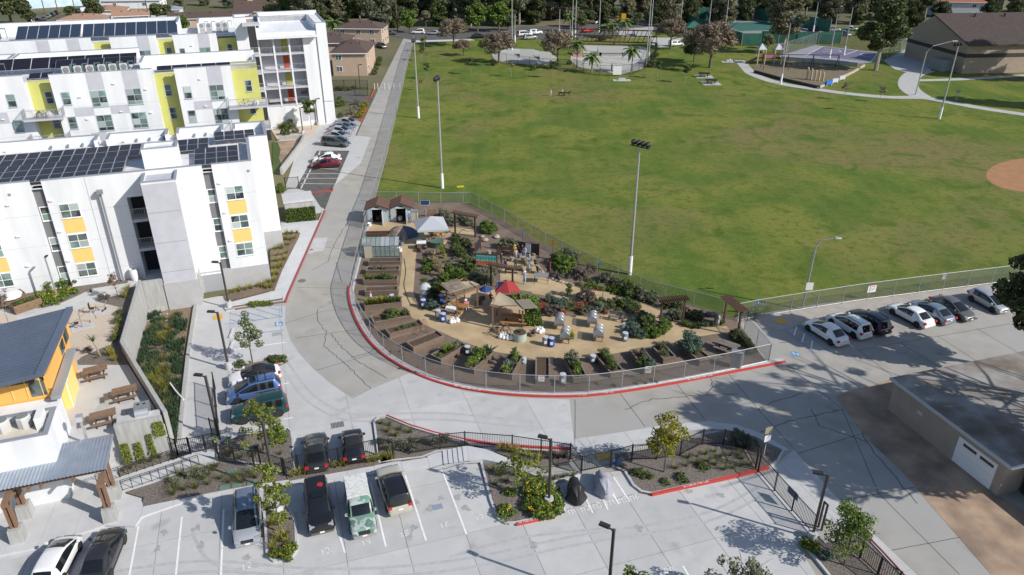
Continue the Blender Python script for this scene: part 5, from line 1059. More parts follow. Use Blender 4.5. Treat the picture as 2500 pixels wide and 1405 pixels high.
iron_fence('black picket fence along the mulch bed with the yellow tree',q(B3,[(1455,530),(1700,480),(1880,430),(2090,425),(2290,395)])+q(B4,[(740,300),(920,300),(1110,340),(1200,500)]),1.4)
iron_fence('black picket fence crossing the walkway beside the rush planting',q(ZP,[(230,620),(440,590)]),1.45)
iron_fence('black open picket gate by the vine clad post',q(ZP,[(440,590),(690,540),(830,500)]),1.4,name='picket_gate')
iron_fence('short black picket panel beside the meter box',q(ZP,[(90,560),(230,620)]),1.45)
iron_fence('black picket fence beside the walkway stalls, running away',q(ZC,[(405,1240),(470,1270),(440,1000),(430,850)]),1.5,name='picket_fence')
iron_fence('black sliding picket gate across the lower car park exit',q(B4,[(1215,530),(1500,860),(1680,1060)]),1.55,z=.03,step=1.9,name='sliding_gate')
sg=V(B4,1500,760,.5);signboard('gate_sign','blue grey sign panel on the sliding gate',(sg.x,sg.y,0),R(-71),1.0,.55,mat('gate_sign_blue',(.10,.16,.24),.6),.75)
iron_fence('black picket fence in the corner bed at bottom right',q(ZG,[(880,900),(1240,950+200),(1510,1400),(1800,1620)]),1.4,z=.12)
iron_fence('far black picket fence behind the tan house lawn',q(FU,[(805,830),(1020,825),(1130,830)]),2.0,z=0,step=2.5)
iron_fence('black gate leaning open at the far asphalt bay',q(FU,[(1010,890),(1130,890)]),1.8,z=0,name='picket_gate')
iron_fence('black gate frame beside the ivy enclosure',q(ZM,[(345,575),(460,568)]),1.8,z=0,name='picket_gate')
iron_fence('black picket fence above the far white parked cars',q(FU,[(785,1095),(830,1100),(940,1080)]),1.3,z=0)
for px,lab in((q1(B4,1210,520),'black gate post frame at the left of the sliding gate'),(q1(B4,1745,1010),'black gate post frame at the right of the sliding gate')):
 t=thing('gate_post',lab,'gate post',U(*px),R(-71));part('post',MB().box(-.2,-.1,-.1,0,0,2.1),C_BLACKM,t);part('post',MB().box(.1,.2,-.1,0,0,2.1),C_BLACKM,t);part('cross_bar',MB().box(-.2,.2,-.1,0,2.1,2.18),C_BLACKM,t)
t=signboard('road_sign','tan and white sign pair on a post by the sliding gate',V(B4,1262,420),R(20),.62,.55,mat('sign_back',(.30,.27,.20),.6),2.3,True);part('lower_panel',MB().box(-.26,.26,-.03,-.016,1.6,2.15),C_WHITE,t)
def lamp(label,base,h,rz,base_h=.75,m=C_BRONZE,pr=.075,head=(.5,.28,.10),arm=.35,group=None):
 t=thing('parking_lamp',label,'lamp post',base,rz)
 if base_h:part('concrete_base',MB().lathe([(.30,0),(.30,base_h)],14),C_KERB,t,40)
 part('pole',MB().beam((0,0,base_h),(0,0,h),pr*2),m,t);part('arm',MB().beam((0,0,h-.1),(arm,0,h),.08),m,t);part('head',MB().box(arm-.1,arm+head[0],-head[1]/2,head[1]/2,h-.02,h+head[2]),C_TRIM,t);part('lens',MB().box(arm,arm+head[0]-.05,-head[1]/2+.04,head[1]/2-.04,h-.035,h-.021),C_LAMP,t)
 return t
lamp('bronze lamp post on concrete base in yellow flowered island',V(B3,1180,820),5.6,R(160));lamp('bronze lamp post beside the sliding gate on the right',V(B4,1672,1095),5.2,R(165),.6)
lamp('bronze lamp post rising from below the frame, bottom centre',U(1484,1470),5.6,R(150),.6);lamp('bronze lamp post by the walkway bed of yellow flowers',V(ZC,548,180),5.0,R(175));lamp('bronze lamp post beside the white convertible',V(ZC,545,690),5.6,R(175));lamp('bronze lamp post by the vine and picket gate',V(ZP,900,320),5.5,R(170),.1);lamp('thick dark lamp post behind the lower island tree',V(ZP,1830,1230),6.0,R(160),.1)
lamp('slim lamp post in the far lawn bed by white tower',V(FU,530,1240),4.6,R(0),.6);lamp('slim lamp post beside the far white tower door',V(FU,670,1160),4.8,R(0),.7);lamp('slim lamp post by the tan house fence',V(FU,1058,815),5.0,R(0),0)
t=lamp('grey leaning lamp in the courtyard flower bed',V(ZA,565,315,ZK),4.2,R(100),0,C_GALV,.06,(.35,.2,.08),.15)
t=thing('parking_lamp','square flood lamp on a grey post by the service block','lamp post',LL(-13.3,-27.0,0),ANG);part('pole',MB().beam((0,0,0),(0,0,4.6),.14),C_GALV,t);part('head',MB().box(-.2,.2,-.3,.15,4.6,5.0),C_ALU,t)
def flood(label,px,h,rz,n=4,top=True,spread=.9):
 t=thing('floodlight_pole',label,'floodlight',U(*px),rz);part('pole',MB().tube([(0,0,0),(0,0,h)],[.17,.09],8),C_GALV,t,50);part('pole_foot',MB().lathe([(.24,0),(.22,2.2)],10),C_WHITE,t,50)
 if top:
  part('cross_arm',MB().beam((-spread*n/2,0,h),(spread*n/2,0,h),.1),C_TRIM,t)
  for i in range(n):x=(i-(n-1)/2)*spread;part('lamp_head',MB().lathe([(.08,-.28),(.27,-.08),(.30,.18),(.27,.2)],12,(x,.1,h+.32),'y'),C_TRIM,t,40)
 return t
flood('tall floodlight pole with four lamps at the lawn edge, centre',(1537,671),14.2,R(-42),spread=.55);flood('tall floodlight pole with dark lamps near the left of the lawn',(1080,460),15.0,R(75),3,spread=.6);flood('floodlight pole farther up the left of the lawn',(1022,289),13.8,R(80),3,spread=.6);flood('floodlight pole with lamps by the right park path',(2293,291),13.2,R(20),3,spread=.7)
for px,h,lab in(((1250,122),17,'grey floodlight pole left of the skate park'),((1396,96),14,'grey floodlight pole with square rack by the skate bridge'),((1404,92),15,'floodlight pole just behind the square lamp rack'),((1462,87),13,'grey floodlight pole behind the skate palms'),((1577,162),17,'floodlight pole at right end of skate fence'),((1583,150),16,'floodlight pole paired behind the skate fence pole'),((1660,68),12,'grey pole left of the tennis courts'),((1728,85),13,'tall grey pole at the tennis corner'),((1770,72),12,'grey pole inside the tennis courts'),((1906,205),13,'grey lamp pole by the playground kerb'),((2060,134),12,'grey pole at the ball court centre'),((2025,142),11,'grey pole at the ball court left'),((1257,105),8,'short grey pole beside the left skate floodlight'),((1365,90),8,'short grey pole above the skate fence'),((1985,80),9,'grey pole among the trees behind ball court')):
 flood(lab,px,h,R(10),2,spread=.8)
t=thing('street_light','cobra head street light standing by the lawn fence corner','street light',V(RL,413,545));part('pole',MB().tube([(0,0,0),(.15,0,6.7),(.5,0,7.4),(1.9,0,7.7)],[.11,.08,.06,.05],8),C_GALV,t,50);part('head',MB().hexa([(1.8,-.12,7.62),(2.4,-.1,7.6),(2.4,.1,7.6),(1.8,.12,7.62),(1.8,-.1,7.78),(2.4,-.06,7.7),(2.4,.06,7.7),(1.8,.1,7.78)]),C_ALU,t);part('notice',MB().box(-.1,.6,-.16,-.13,2.2,3.0),C_WHITE,t)
t=thing('street_light','curved arm street light beside the park hall path','street light',V(FR,1495,880));part('pole',MB().tube([(0,0,0),(.2,0,8.8),(1.2,0,10),(5,0,11)],[.14,.1,.08,.06],8),C_GALV,t,50);part('head',MB().box(4.9,6,-.15,.15,10.9,11.1),C_ALU,t)
for px,h,lab in(((118,62),15,'wooden utility pole left of the hill street'),((150,60),15,'wooden utility pole standing in the hill street'),((366,55),13,'wooden utility pole behind the rear block'),((971,78),12,'wooden utility pole by the far street'),((187,40),13,'utility pole beside white pickup on hill street')):
 t=thing('utility_pole',lab,'utility pole',U(*px),R(15));part('pole',MB().tube([(0,0,0),(0,0,h)],[.18,.12],7),C_BARK,t);part('cross_arm',MB().box(-1.3,1.3,-.07,.07,h-.8,h-.62),C_BARK,t)
for i,x in enumerate((1192,1222,1285,1325,1370,1425)):
 t=tag(put('bollard',MB().lathe([(.09,0),(.09,1.25),(.05,1.32)],8).mesh('bollard'),mat('cream_paint',(.62,.58,.45),.6),None,V(FU,x,830)),'cream pipe bollard in the row across the far driveway','bollard','bollards across the driveway')
st=thing('stairs','short flight of pale concrete steps beside the parked beige SUV','stairs',V(B3,390,400,.14),R(8))
for i in range(5):part('step',MB().box(-.9+i*.36,-.9+(i+1)*.36,-.85,.75,0,.02+.05*(i+1)),C_WALK,st)
part('landing',MB().prism([(.9,-.85),(1.9,-.9),(3.4,-1.6),(3.9,-1.2),(2.2,.2),(.9,.75)],0,.28),C_WALK,st)
hr=thing('handrail','black handrail on the short concrete steps','handrail',V(B3,300,465,.14));H_=[V(B3,185,425,.2),V(B3,300,378,1.05+.14),V(B3,450,400,1.0),V(B3,522,398,.95)]
part('rail',MB().tube([V(B3,290,465,.14),V(B3,290,465,1.0),V(B3,500,440,1.45),V(B3,510,440,.5)],.025,5),C_BLACKM,hr,world=True)
def handrail(label,px,z=.14):
 P=PX(px,z);t=thing('handrail',label,'handrail',P[0]);u=Vector((0,0,1));part('top_rail',MB().tube([p+u*.9 for p in P],.025,5),C_BLACKM,t,world=True);part('mid_rail',MB().tube([p+u*.75 for p in P],.018,5),C_BLACKM,t,world=True);part('bottom_rail',MB().tube([p+u*.08 for p in P],.018,5),C_BLACKM,t,world=True)
 for i in range(len(P)-1):
  for k_ in range(3):p=P[i].lerp(P[i+1],k_/3);part('post',MB().tube([p,p+u*.9],.025,5),C_BLACKM,t,world=True)
 p=P[-1];part('post',MB().tube([p,p+u*.9],.025,5),C_BLACKM,t,world=True)
handrail('black pipe handrail on the planted side of the ramp',q(ZB,[(1040,690),(1290,610),(1490,540),(1690,470)]));handrail('black pipe handrail on the wall side of the ramp',q(ZB,[(830,640),(1020,575),(1230,505),(1430,440),(1620,380)]))
# ==== plants
def bed(name,Z,pts,kerb_lab=None,z=.15,m=C_MULCH2,closed=True,red=None):
 P=q(Z,pts);s_=sheet(name,P,z,m,z+.02)
 if kerb_lab:
  W_=PX(P,0);W_.append(W_[0]);a=area([(p.x,p.y)for p in W_[:-1]]);t=thing('kerb',kerb_lab,'kerb',W_[0])
  part('kerb_body',bandshell(W_,0,.16 if a<0 else-.16,-.02,z+.02),C_KERB,t,world=True)
 return s_
bed('ramp_bed',ZB,[(1060,700),(1290,628),(1490,556),(1700,490),(1860,445),(1990,470),(2180,505),(2390,560),(2430,590),(1960,672),(1735,715),(1210,822),(1215,745)])
bed('vine_bed',ZB,[(1000,530),(1040,480),(1450,335),(1510,345),(1620,365),(1430,425),(1230,490),(1020,560)])
sheet('ramp_walk',q(ZB,[(870,625),(1020,565),(1230,495),(1430,430),(1640,365),(1860,445),(1700,490),(1490,556),(1290,628),(1060,700),(1050,770),(960,790),(700,760),(690,700)]),.138,C_WALK,.15)
bed('tree_bed',ZD,[(125,290),(320,215),(700,172),(722,195),(735,260),(752,510),(690,575),(560,475),(120,430)],'pale kerb round the planted bed with the upper young tree')
bed('strap_bed',ZD,[(690,575),(800,535),(1140,475),(1480,390),(1600,415),(1610,440),(1200,520),(720,605)])
bed('kerbside_bed',ID,[(916,1032),(926,1023),(942,1021),(1000,1046),(1060,1064),(1130,1080),(1150,1092),(1130,1098),(1065,1104),(1030,1118),(960,1126),(930,1133)],'pale and red edged kerb round the grassy bed right of the convertibles')
bed('gate_bed',B3,[(740,335),(1340,355),(1360,420),(1350,455),(1120,492),(960,440),(830,395),(740,365)])
bed('island_bed',B3,[(610,430),(830,485),(1080,582),(1390,550),(1440,550),(1205,625),(1245,720),(1295,850),(1260,880),(890,965),(820,965),(760,930),(700,780)],'pale kerb round the island with the yellow flower carpet')
bed('corner_bed',B4,[(95,528),(0,490),(0,385),(300,330),(700,240),(940,190),(1180,240),(1420,355),(1370,440),(1310,490),(1030,560),(320,715),(235,700),(170,650)],'pale kerb round the mulch bed with the yellow tree')
bed('exit_bed',ZG,[(330,845),(560,800),(700,930),(1270,775),(1850,1405),(2000,1560),(900,1560),(780,1405),(500,1060)],'pale kerb round the corner bed by the sliding gate')
bed('lot_island_bed',ZD,[(515,870),(600,845),(690,835),(760,960),(768,1200),(725,1262),(590,1285),(543,1250),(528,1000)],'rounded pale kerb of the narrow island between stalls twelve and thirteen')
bed('small_island_bed',ZC,[(585,665),(780,630),(960,598),(1005,605),(1010,625),(985,650),(800,700),(590,700)],'rounded pale kerb of the small island by the white convertible')
bed('walkway_bed',ZC,[(515,195),(570,165),(860,118),(1000,95),(995,125),(580,190)],'pale kerb round the walkway bed with yellow daisies',m=C_MULCH)
bed('foundation_bed',(640,440,5.018),[(250,660),(300,630),(465,645),(455,690),(235,1125),(150,1358),(0,1368),(-440,1470),(-470,1420),(0,1255),(110,1215),(95,880),(125,815),(265,790)],z=.16,m=C_MULCH)
bed('far_bed',FU,[(225,1130),(640,1080),(700,1150),(600,1260),(540,1290),(300,1310),(235,1200)],m=C_DGP,z=.04)
bed('far_bed',FU,[(930,1070),(990,945),(1120,970),(1060,1140),(980,1100)],m=C_MULCH,z=.05)
sheet('far_lawn_bank',q(ZM,[(240,160),(490,150),(470,190),(310,435),(225,435)]),.05,C_DIRT)
kerb('pale concrete ramp wall beside the brown bank by the red sedan',q(ZM,[(505,145),(470,220),(300,450)]),.35,1.1,C_WALLC,'ramp_wall',0)
kerb('pale cross wall at the top of the brown bank',q(ZM,[(290,155),(505,140)]),.3,.7,C_WALLC,'ramp_wall',0)
part_red=thing('kerb','red no parking kerb at the front of the flowered island','kerb',V(B3,905,985));KR=[V(B3,905,990),V(B3,1235,918)];part('kerb_body',bandshell(KR,-.03,.15,0,.19),C_RED,part_red,world=True)
r_=(KR[1]-KR[0]).normalized();part('kerb_lettering',lettering('NO PARKING FIRE LANE',KR[0]+r_*.2+Vector((0,0,.195)),r_,Vector((-r_.y,r_.x,0)),.13,.3),C_WHITEP,part_red,world=True)
part_red=thing('kerb','long red no parking kerb along the mulch bed by the gate','kerb',V(B4,318,735));KR=[V(B4,318,738),V(B4,1030,578),V(B4,1310,505)];part('kerb_body',bandshell(KR,-.03,.17,0,.19),C_RED,part_red,world=True)
a_=V(B4,590,660,.195);r_=(KR[1]-KR[0]).normalized();part('kerb_lettering',lettering('NO PARKING FIRE LANE',Vector((a_.x,a_.y,.195)),r_,Vector((-r_.y,r_.x,0)),.13,.3),C_WHITEP,part_red,world=True)
kerb('red painted kerb of the planted bed facing the driveway bend',[(942,1019),(1000,1043),(1060,1061),(1130,1077),(1200,1088),(1300,1096),(1392,1100)],.16,.17,C_RED)
kerb('red kerb along the bed edge by the right driveway, bottom corner',[q1(ZG,1270,770),q1(ZG,1560,1070),q1(ZG,1850,1390),q1(ZG,1960,1500)],.16,.17,C_REDF)
def leaf_mesh(name,clumps,n,size,seed,flat=.5,aspect=1.6,surf=.55):
 """n leaf quads spread through ellipsoid clumps [(cx,cy,cz,rx,ry,rz)], shared by copies"""
 r=np.random.default_rng(seed);C=np.array(clumps,float);vol=C[:,3]*C[:,4]*C[:,5];pr=vol**.67;pr/=pr.sum()
 k=r.choice(len(C),n,p=pr);d=r.normal(size=(n,3));d/=np.linalg.norm(d,axis=1)[:,None]
 rad=np.where(r.random(n)<surf,r.uniform(.82,1.05,n),r.random(n)**.45)
 p=C[k,:3]+d*C[k,3:6]*rad[:,None]
 nr=d+r.normal(size=(n,3))*.9;nr[:,2]+=flat;nr/=np.linalg.norm(nr,axis=1)[:,None]
 a=np.cross(nr,r.normal(size=(n,3)));a/=np.linalg.norm(a,axis=1)[:,None];b=np.cross(nr,a)
 s=size*r.uniform(.6,1.35,n)[:,None];a=a*s*aspect*.5;b=b*s*.5
 v=np.stack([p-a,p-b*.9+a*.1,p+a,p+b*.9+a*.1],1).reshape(-1,3)
 return fast_mesh(name,v,np.arange(4*n).reshape(n,4))
def fast_mesh(name,v,f):
 me=bpy.data.meshes.new(name);nf,k=f.shape
 me.vertices.add(len(v));me.vertices.foreach_set('co',v.astype(np.float32).ravel());me.loops.add(nf*k);me.loops.foreach_set('vertex_index',f.astype(np.int32).ravel())
 me.polygons.add(nf);me.polygons.foreach_set('loop_start',np.arange(0,nf*k,k,dtype=np.int32));me.update(calc_edges=True);return me
def blade_mesh(name,n,h,spread,wdt,seed,droop=.5,base=.12,segs=3):
 r=np.random.default_rng(seed);V_=[];F_=[]
 for i in range(n):
  a=r.uniform(0,2*math.pi);hh=h*r.uniform(.6,1.1);out=spread*r.uniform(.2,1.0);b0=np.array([math.cos(a),math.sin(a)])*base*r.random();dv=np.array([math.cos(a+r.normal()*.3),math.sin(a+r.normal()*.3)]);pv_=np.array([-dv[1],dv[0]])
  k0=len(V_)
  for j in range(segs+1):
   t=j/segs;c2=b0+dv*out*t**1.5;z=hh*(t-droop*.5*t*t*(out/max(spread,.01)));w=wdt*(1-t*.85)/2
   V_+=[(*(c2-pv_*w),z),(*(c2+pv_*w),z)]
  F_+=[(k0+2*j,k0+2*j+1,k0+2*j+3,k0+2*j+2)for j in range(segs)]
 return fast_mesh(name,np.array(V_),np.array(F_))
def rclumps(n,R_,Hh,z0,seed,cr=(.35,.6),shape='dome'):
 r=random.Random(seed);out=[]
 for i in range(n):
  a=r.uniform(0,6.283);d=R_*math.sqrt(r.random())*.75;zf=r.random()
  k_=math.sqrt(max(.05,1-(zf*.9)**2))if shape=='dome' else(1-zf*.75 if shape=='cone' else.4+1.1*math.sin(math.pi*(zf*.85+.1))*.6)
  s=r.uniform(*cr)*R_;out.append((math.cos(a)*d*k_,math.sin(a)*d*k_,z0+zf*Hh,s,s,s*r.uniform(.6,.85)))
 return out
def trunk_mesh(h,r0,limbs,seed,lean=0.0,top=None,n=7,wig=.03):
 r=random.Random(seed);m=MB();P=[(lean*t+r.uniform(-wig,wig)*h*.5*t,r.uniform(-wig,wig)*h*.5*t,h*t)for t in(0,.25,.5,.75,1)]
 m.tube(P,[r0,r0*.85,r0*.7,r0*.55,r0*.3],n)
 for(t,a,L,el)in limbs:
  i=min(3,int(t*4));f_=t*4-i;b=Vector(P[i]).lerp(Vector(P[i+1]),f_);d=Vector((math.cos(a)*math.cos(el),math.sin(a)*math.cos(el),math.sin(el)))
  m.tube([b,b+d*L*.5+Vector((0,0,.04*L)),b+d*L+Vector((r.uniform(-.1,.1)*L,r.uniform(-.1,.1)*L,.12*L))],[r0*.42,r0*.28,r0*.1],5)
 return m.mesh('trunk',50)
def limbset(k_,seed,t0=.4,t1=.95,L=1.5,el=(.3,.9)):
 r=random.Random(seed);return[(r.uniform(t0,t1),i*6.283/k_+r.uniform(-.4,.4),L*r.uniform(.7,1.2),r.uniform(*el))for i in range(k_)]
TREEP={}
def tree(kind,label,loc,sc=1.0,rz=0.0,group=None,name='tree',mat_=None,trunkmat=None):
 tr_,lf,tm,lm=TREEP[kind];t=thing(name,label,'tree',loc,rz,group,sc)
 put('trunk',tr_,trunkmat or tm,t);put('crown',lf,mat_ or lm,t);return t
def mk(kind,tr_,lf,tm,lm):TREEP[kind]=(tr_,lf,tm,lm)
mk('young_column',trunk_mesh(4.0,.06,limbset(8,1,.4,.95,1.0),1),leaf_mesh('crown',[(.1,0,4.2,.3,.3,.5),(-.1,.1,3.6,.45,.4,.4),(.25,-.1,3.1,.5,.5,.35),(-.55,.1,2.5,.45,.45,.35),(.65,.1,2.4,.5,.45,.35),(.3,.5,2.0,.4,.4,.3),(-.3,-.4,2.0,.45,.4,.3),(.75,-.2,1.7,.4,.35,.25)],1100,.12,3),C_BARK,F_MID)
mk('young_round',trunk_mesh(3.4,.06,limbset(9,2,.45,.95,1.3),2),leaf_mesh('crown',rclumps(36,1.85,2.6,1.4,5,(.11,.20)),2700,.095,4),C_BARK,F_YOUNG)
mk('young_round_b',trunk_mesh(3.4,.06,limbset(9,7,.45,.95,1.3),7),leaf_mesh('crown',rclumps(34,1.5,3.3,1.5,9,(.11,.20)),2500,.10,14),C_BARK,F_YOUNG)
mk('young_open',trunk_mesh(3.2,.05,limbset(11,3,.35,.95,1.5,(.15,.7)),3),leaf_mesh('crown',rclumps(30,2.1,2.0,1.4,6,(.10,.19)),1300,.12,8),C_BARK,F_MID)
mk('feathery',trunk_mesh(3.4,.06,limbset(9,4,.35,.95,1.4),4),leaf_mesh('crown',rclumps(34,2.0,2.9,1.3,7,(.15,.26)),3400,.10,9),C_BARK,F_GREEN)
mk('yellow',trunk_mesh(3.6,.06,limbset(9,5,.4,.95,1.2),5),leaf_mesh('crown',rclumps(30,1.6,2.8,1.6,8,(.17,.28)),2900,.10,10),C_BARK,F_YEL)
mk('eucalyptus',trunk_mesh(15,.42,limbset(9,6,.3,.95,5.0,(.4,1.0)),6),leaf_mesh('crown',rclumps(60,5.4,12,5.0,11,(.14,.28),'oval'),9500,.42,12,-.3),C_BARKP,F_EUC)
mk('eucalyptus_b',trunk_mesh(17,.45,limbset(8,16,.3,.95,5.0,(.5,1.1)),16),leaf_mesh('crown',rclumps(60,4.6,13,6.0,21,(.15,.30),'oval'),9000,.42,22,-.3),C_BARKP,F_EUC)
mk('bushy',trunk_mesh(11,.35,limbset(9,26,.2,.95,4.5,(.3,1.0)),26),leaf_mesh('crown',rclumps(62,6.0,11.5,.6,27,(.16,.30),'oval'),9000,.5,28,-.2),C_BARKP,F_EUC)
mk('wispy',trunk_mesh(13,.26,limbset(26,36,.25,.98,6.0,(.25,1.0)),36),leaf_mesh('crown',rclumps(90,6.4,8.0,6.6,37,(.09,.19),'oval'),12000,.25,38,-.3,3.2),C_BARKP,F_DARK)
mk('bare_limbs',trunk_mesh(14,.24,limbset(30,46,.2,.98,7.0,(.45,1.2)),46),leaf_mesh('crown',rclumps(24,5.0,5,11,47,(.05,.12),'oval'),700,.2,48,-.3,3.0),C_BARKP,F_DARK)
mk('oak',trunk_mesh(6,.3,limbset(8,8,.4,.95,3.2),8),leaf_mesh('crown',rclumps(26,4.0,4.6,3.2,13,(.26,.42)),4200,.42,14),C_BARK,F_DARK)
mk('round',trunk_mesh(4,.2,limbset(7,9,.4,.95,2.0),9),leaf_mesh('crown',rclumps(20,2.6,3.6,2.0,15,(.30,.45)),3000,.32,16),C_BARK,F_GREEN)
mk('brown_spread',trunk_mesh(4.2,.26,limbset(12,10,.45,.98,4.6,(.15,.75)),10,n=8),leaf_mesh('crown',rclumps(44,5.8,2.9,3.2,17,(.10,.20)),5200,.15,18,aspect=4.5),C_BARK,F_BROWN)
mk('sapling',trunk_mesh(3.6,.05,limbset(7,11,.5,.95,.9),11),leaf_mesh('crown',rclumps(10,1.1,1.7,2.3,19,(.3,.45)),500,.22,20),C_BARKP,F_MID)
mk('bare_sapling',trunk_mesh(3.6,.05,limbset(9,12,.4,.95,1.2),12),leaf_mesh('crown',rclumps(10,1.2,1.5,2.2,23,(.2,.3)),220,.12,24,aspect=4),C_BARKP,F_BROWN)
def palm(label,loc,h,sc=1.0,nm='palm_tree',fr=17,L=2.6,m=F_PALM):
 t=thing(nm,label,'palm',loc,random.uniform(0,6),None,sc);part('trunk',MB().tube([(0,0,0),(.1,0,h*.5),(.05,.05,h)],[.2,.15,.13],7),C_BARKP,t,50)
 for i in range(fr):
  a=i*2.399;el=.9-1.5*(i/fr);P=[Vector((0,0,h))+Vector((math.cos(a)*math.cos(el*.7)*L*u_,math.sin(a)*math.cos(el*.7)*L*u_,(math.sin(el)*u_-.55*u_*u_)*L))for u_ in(0,.35,.7,1)]
  side=Vector((-math.sin(a),math.cos(a),-.25));mb=MB()
  for j in range(3):
   for s_ in(-1,1):mb.poly([P[j],P[j+1],P[j+1]+side*s_*(.42,.36,.05)[j]-Vector((0,0,.18)),P[j]+side*s_*(.12,.42,.36)[j]-Vector((0,0,.16))])
  part('frond',mb,m,t)
 return t
tree('young_column','slender young tree with open crown beside white convertible',V(ZC,742,635,.15),1.1,.4)
tree('young_round','bright green young tree in front of the green SUV',V(ZP,1640,590,.15),1.05,1.0)
tree('young_round_b','yellow green young tree in the narrow island of stalls',V(ZD,640,1040,.15),1.1,2.0,mat_=F_YEL if False else F_YOUNG)
tree('young_open','open leaved young tree over the flowered island',V(B3,960,720,.15),1.0,.2,mat_=F_YOUNG)
tree('yellow','golden green staked tree in the mulch bed by gate',V(B4,420,530,.15),1.12,0)
tree('feathery','feathery green tree in the corner bed by the sliding gate',V(ZG,1000,1250,.15),1.05,1.3)
tree('young_open','sparse tree rising from below the frame, bottom right',U(1790,1500),1.15,2.1,mat_=F_GREYG)
tree('sapling','tip of a small tree at the bottom edge, right of centre',U(1543,1492),.8,0)
big=[((41.5,50.5),1.12,.5,'eucalyptus','large dark tree overhanging the right edge above the parked silver hatchback',F_DARK)]
tree('eucalyptus','large dark tree overhanging the right edge above silver hatchback',(43.6,53.5,0),.80,.5,mat_=F_DARK)
tree('wispy','tall tree beyond the right edge whose shadow crosses the driveway',(40.3,37.3,0),1.2,1.5)
tree('bare_limbs','bare limbed tall tree beyond the right edge behind the garage',(47.5,38.5,0),1.1,1.0)
tree('bare_limbs','leaning bare limbed tree beyond the right edge behind the garage',(45.5,43.0,0),1.05,4.0)
def row(kind,items,grp,mat_=None):
 for(px,s_,lab)in items:tree(kind,lab,U(*px),s_,random.uniform(0,6.28),grp,mat_=mat_)
row('brown_spread',[((1108,112),1.1,'brown leafless tree left of the skate park by the street'),((1132,137),.62,'small brown tree below the street at the left'),((1218,155),1.15,'brown bare tree overhanging the left skate bowl'),((1361,160),1.25,'brown bare tree between the two skate bowls'),((1636,121),1.2,'brown bare tree above the white pickup'),((1733,166),1.6,'broad brown crowned tree on the lawn right of skate park')],'brown bare park trees')
tree('oak','dark evergreen tree behind the broad brown tree',U(1694,152),.80,0,mat_=F_DARK)
for px,s_,lab in(((1037,127),1.0,'small dark leaved sapling near the far corner of lawn'),((1030,150),1.0,'small round sapling second from far corner of lawn'),((1043,195),.95,'small dark sapling left of the near floodlight'),((1150,183),1.0,'thin sapling left of the skate fence'),((1349,191),1.0,'sapling below the brown skate tree'),((1604,193),1.05,'green sapling right of the skate fence'),((1673,203),1.05,'slim green sapling beside the picnic tables')):tree('sapling',lab,U(*px),s_,random.uniform(0,6))
for px,s_,lab in(((1248,189),1.0,'bare sapling below the left skate bowl'),((2060,245),1.0,'bare sapling below the park path'),((2147,250),.9,'bare sapling right of the other below the path'),((1030,222),.7,'tiny bare sapling by the driveway fence')):tree('bare_sapling',lab,U(*px),s_,random.uniform(0,6))
tree('eucalyptus','tall dark eucalyptus beside the ball court corner',V(FR,1125,655),(1.25,1.25,.98),.8,mat_=F_DARK)
tree('eucalyptus_b','tall grey green eucalyptus left of the ball court',V(FR,265,500),(1.3,1.3,.95),2.0)
tree('round','bright green tree left of the park hall',V(FR,1560,390),.95,2.0);tree('oak','small olive shrub tree left of ball court',V(FR,130,450),.45,2.0,mat_=F_EUC)
row('round',[((1166,80),1.5,'olive green round tree by the far street'),((1218,78),1.5,'olive round tree right of the other by far street'),((1000,80),1.15,'dense bright green tree at the driveway mouth')],'round street trees',None)
tree('round','dark round tree behind the bright green street tree',U(1240,75),.85,1,mat_=F_DARK)
tree('round','big round green tree between brown roof and solar panels',U(448,88),1.05,3,mat_=F_GREEN)
for px,s_,lab in(((30,62),1.6,'large dark tree at the top left corner'),((70,62),.8,'shrubby tree left of the hill street'),((222,26),.8,'dark tree at top of hill street'),((180,52),.6,'olive tree by the yellow road sign'),((235,52),.9,'dark tree behind the orange roof'),((385,52),.7,'grey green tree behind the rear block'),((410,48),.6,'small grey tree beside the grey cottage'),((640,52),.55,'dark tree behind the white tower roof')):tree('oak',lab,U(*px),s_,random.uniform(0,6))
palm('shaggy palm behind the tan houses',U(820,100),4.5,1.2,L=3.4)
for px,h,lab in(((1408,172),6.5,'palm left of the skate bowl front'),((1444,178),4.0,'short palm in front of the skate bowl'),((1541,178),5.5,'palm right of the skate bowl front'),((1495,95),4.0,'palm behind the rusty bridge'),((1526,95),5.0,'second palm behind the rusty bridge'),((1475,92),3.2,'small palm left of the bridge palms'),((1392,78),5.0,'palm near the far skate lamps')):palm(lab,U(*px),h,1.0)
rr=random.Random(21);names=['leftmost','second','third','fourth','fifth','sixth','seventh','eighth','ninth','tenth','eleventh','twelfth','thirteenth','fourteenth','fifteenth','sixteenth','seventeenth','eighteenth','nineteenth','twentieth','twenty first','twenty second','twenty third','twenty fourth','twenty fifth','twenty sixth']
BK=('bushy','bushy','eucalyptus')
xs_=[668,705,745,785,838,880,925,962,1040,1075,1110,1150,1190,1232,1268,1305,1345,1390]
for i,x in enumerate(xs_):tree(BK[i%3]if i%4 else 'oak',f'{names[i]} tree from the left in the wooded belt above the street',U(x,(66 if x<1260 else 56)+rr.uniform(-6,5)),rr.uniform(.55,1.05),rr.uniform(0,6),'wooded belt above the street',mat_=(F_EUC,F_MID,F_GREYG,F_DARK)[i%4])
for i,x in enumerate(range(672,1420,46)):tree('bushy',f'{names[i]} tree from the left in the middle rank of the wood',U(x,42+rr.uniform(-6,6)),rr.uniform(.8,1.1),rr.uniform(0,6),'middle rank of the wood',mat_=(F_EUC,F_DARK,F_GREYG)[i%3])
for i,x in enumerate(range(640,1420,46)):tree('bushy',f'{names[i]} tree from the left in the back rank of the wood',U(x,12+rr.uniform(-8,8)),rr.uniform(1.0,1.3),rr.uniform(0,6),'back rank of the wood',mat_=(F_EUC,F_MID)[i%2])
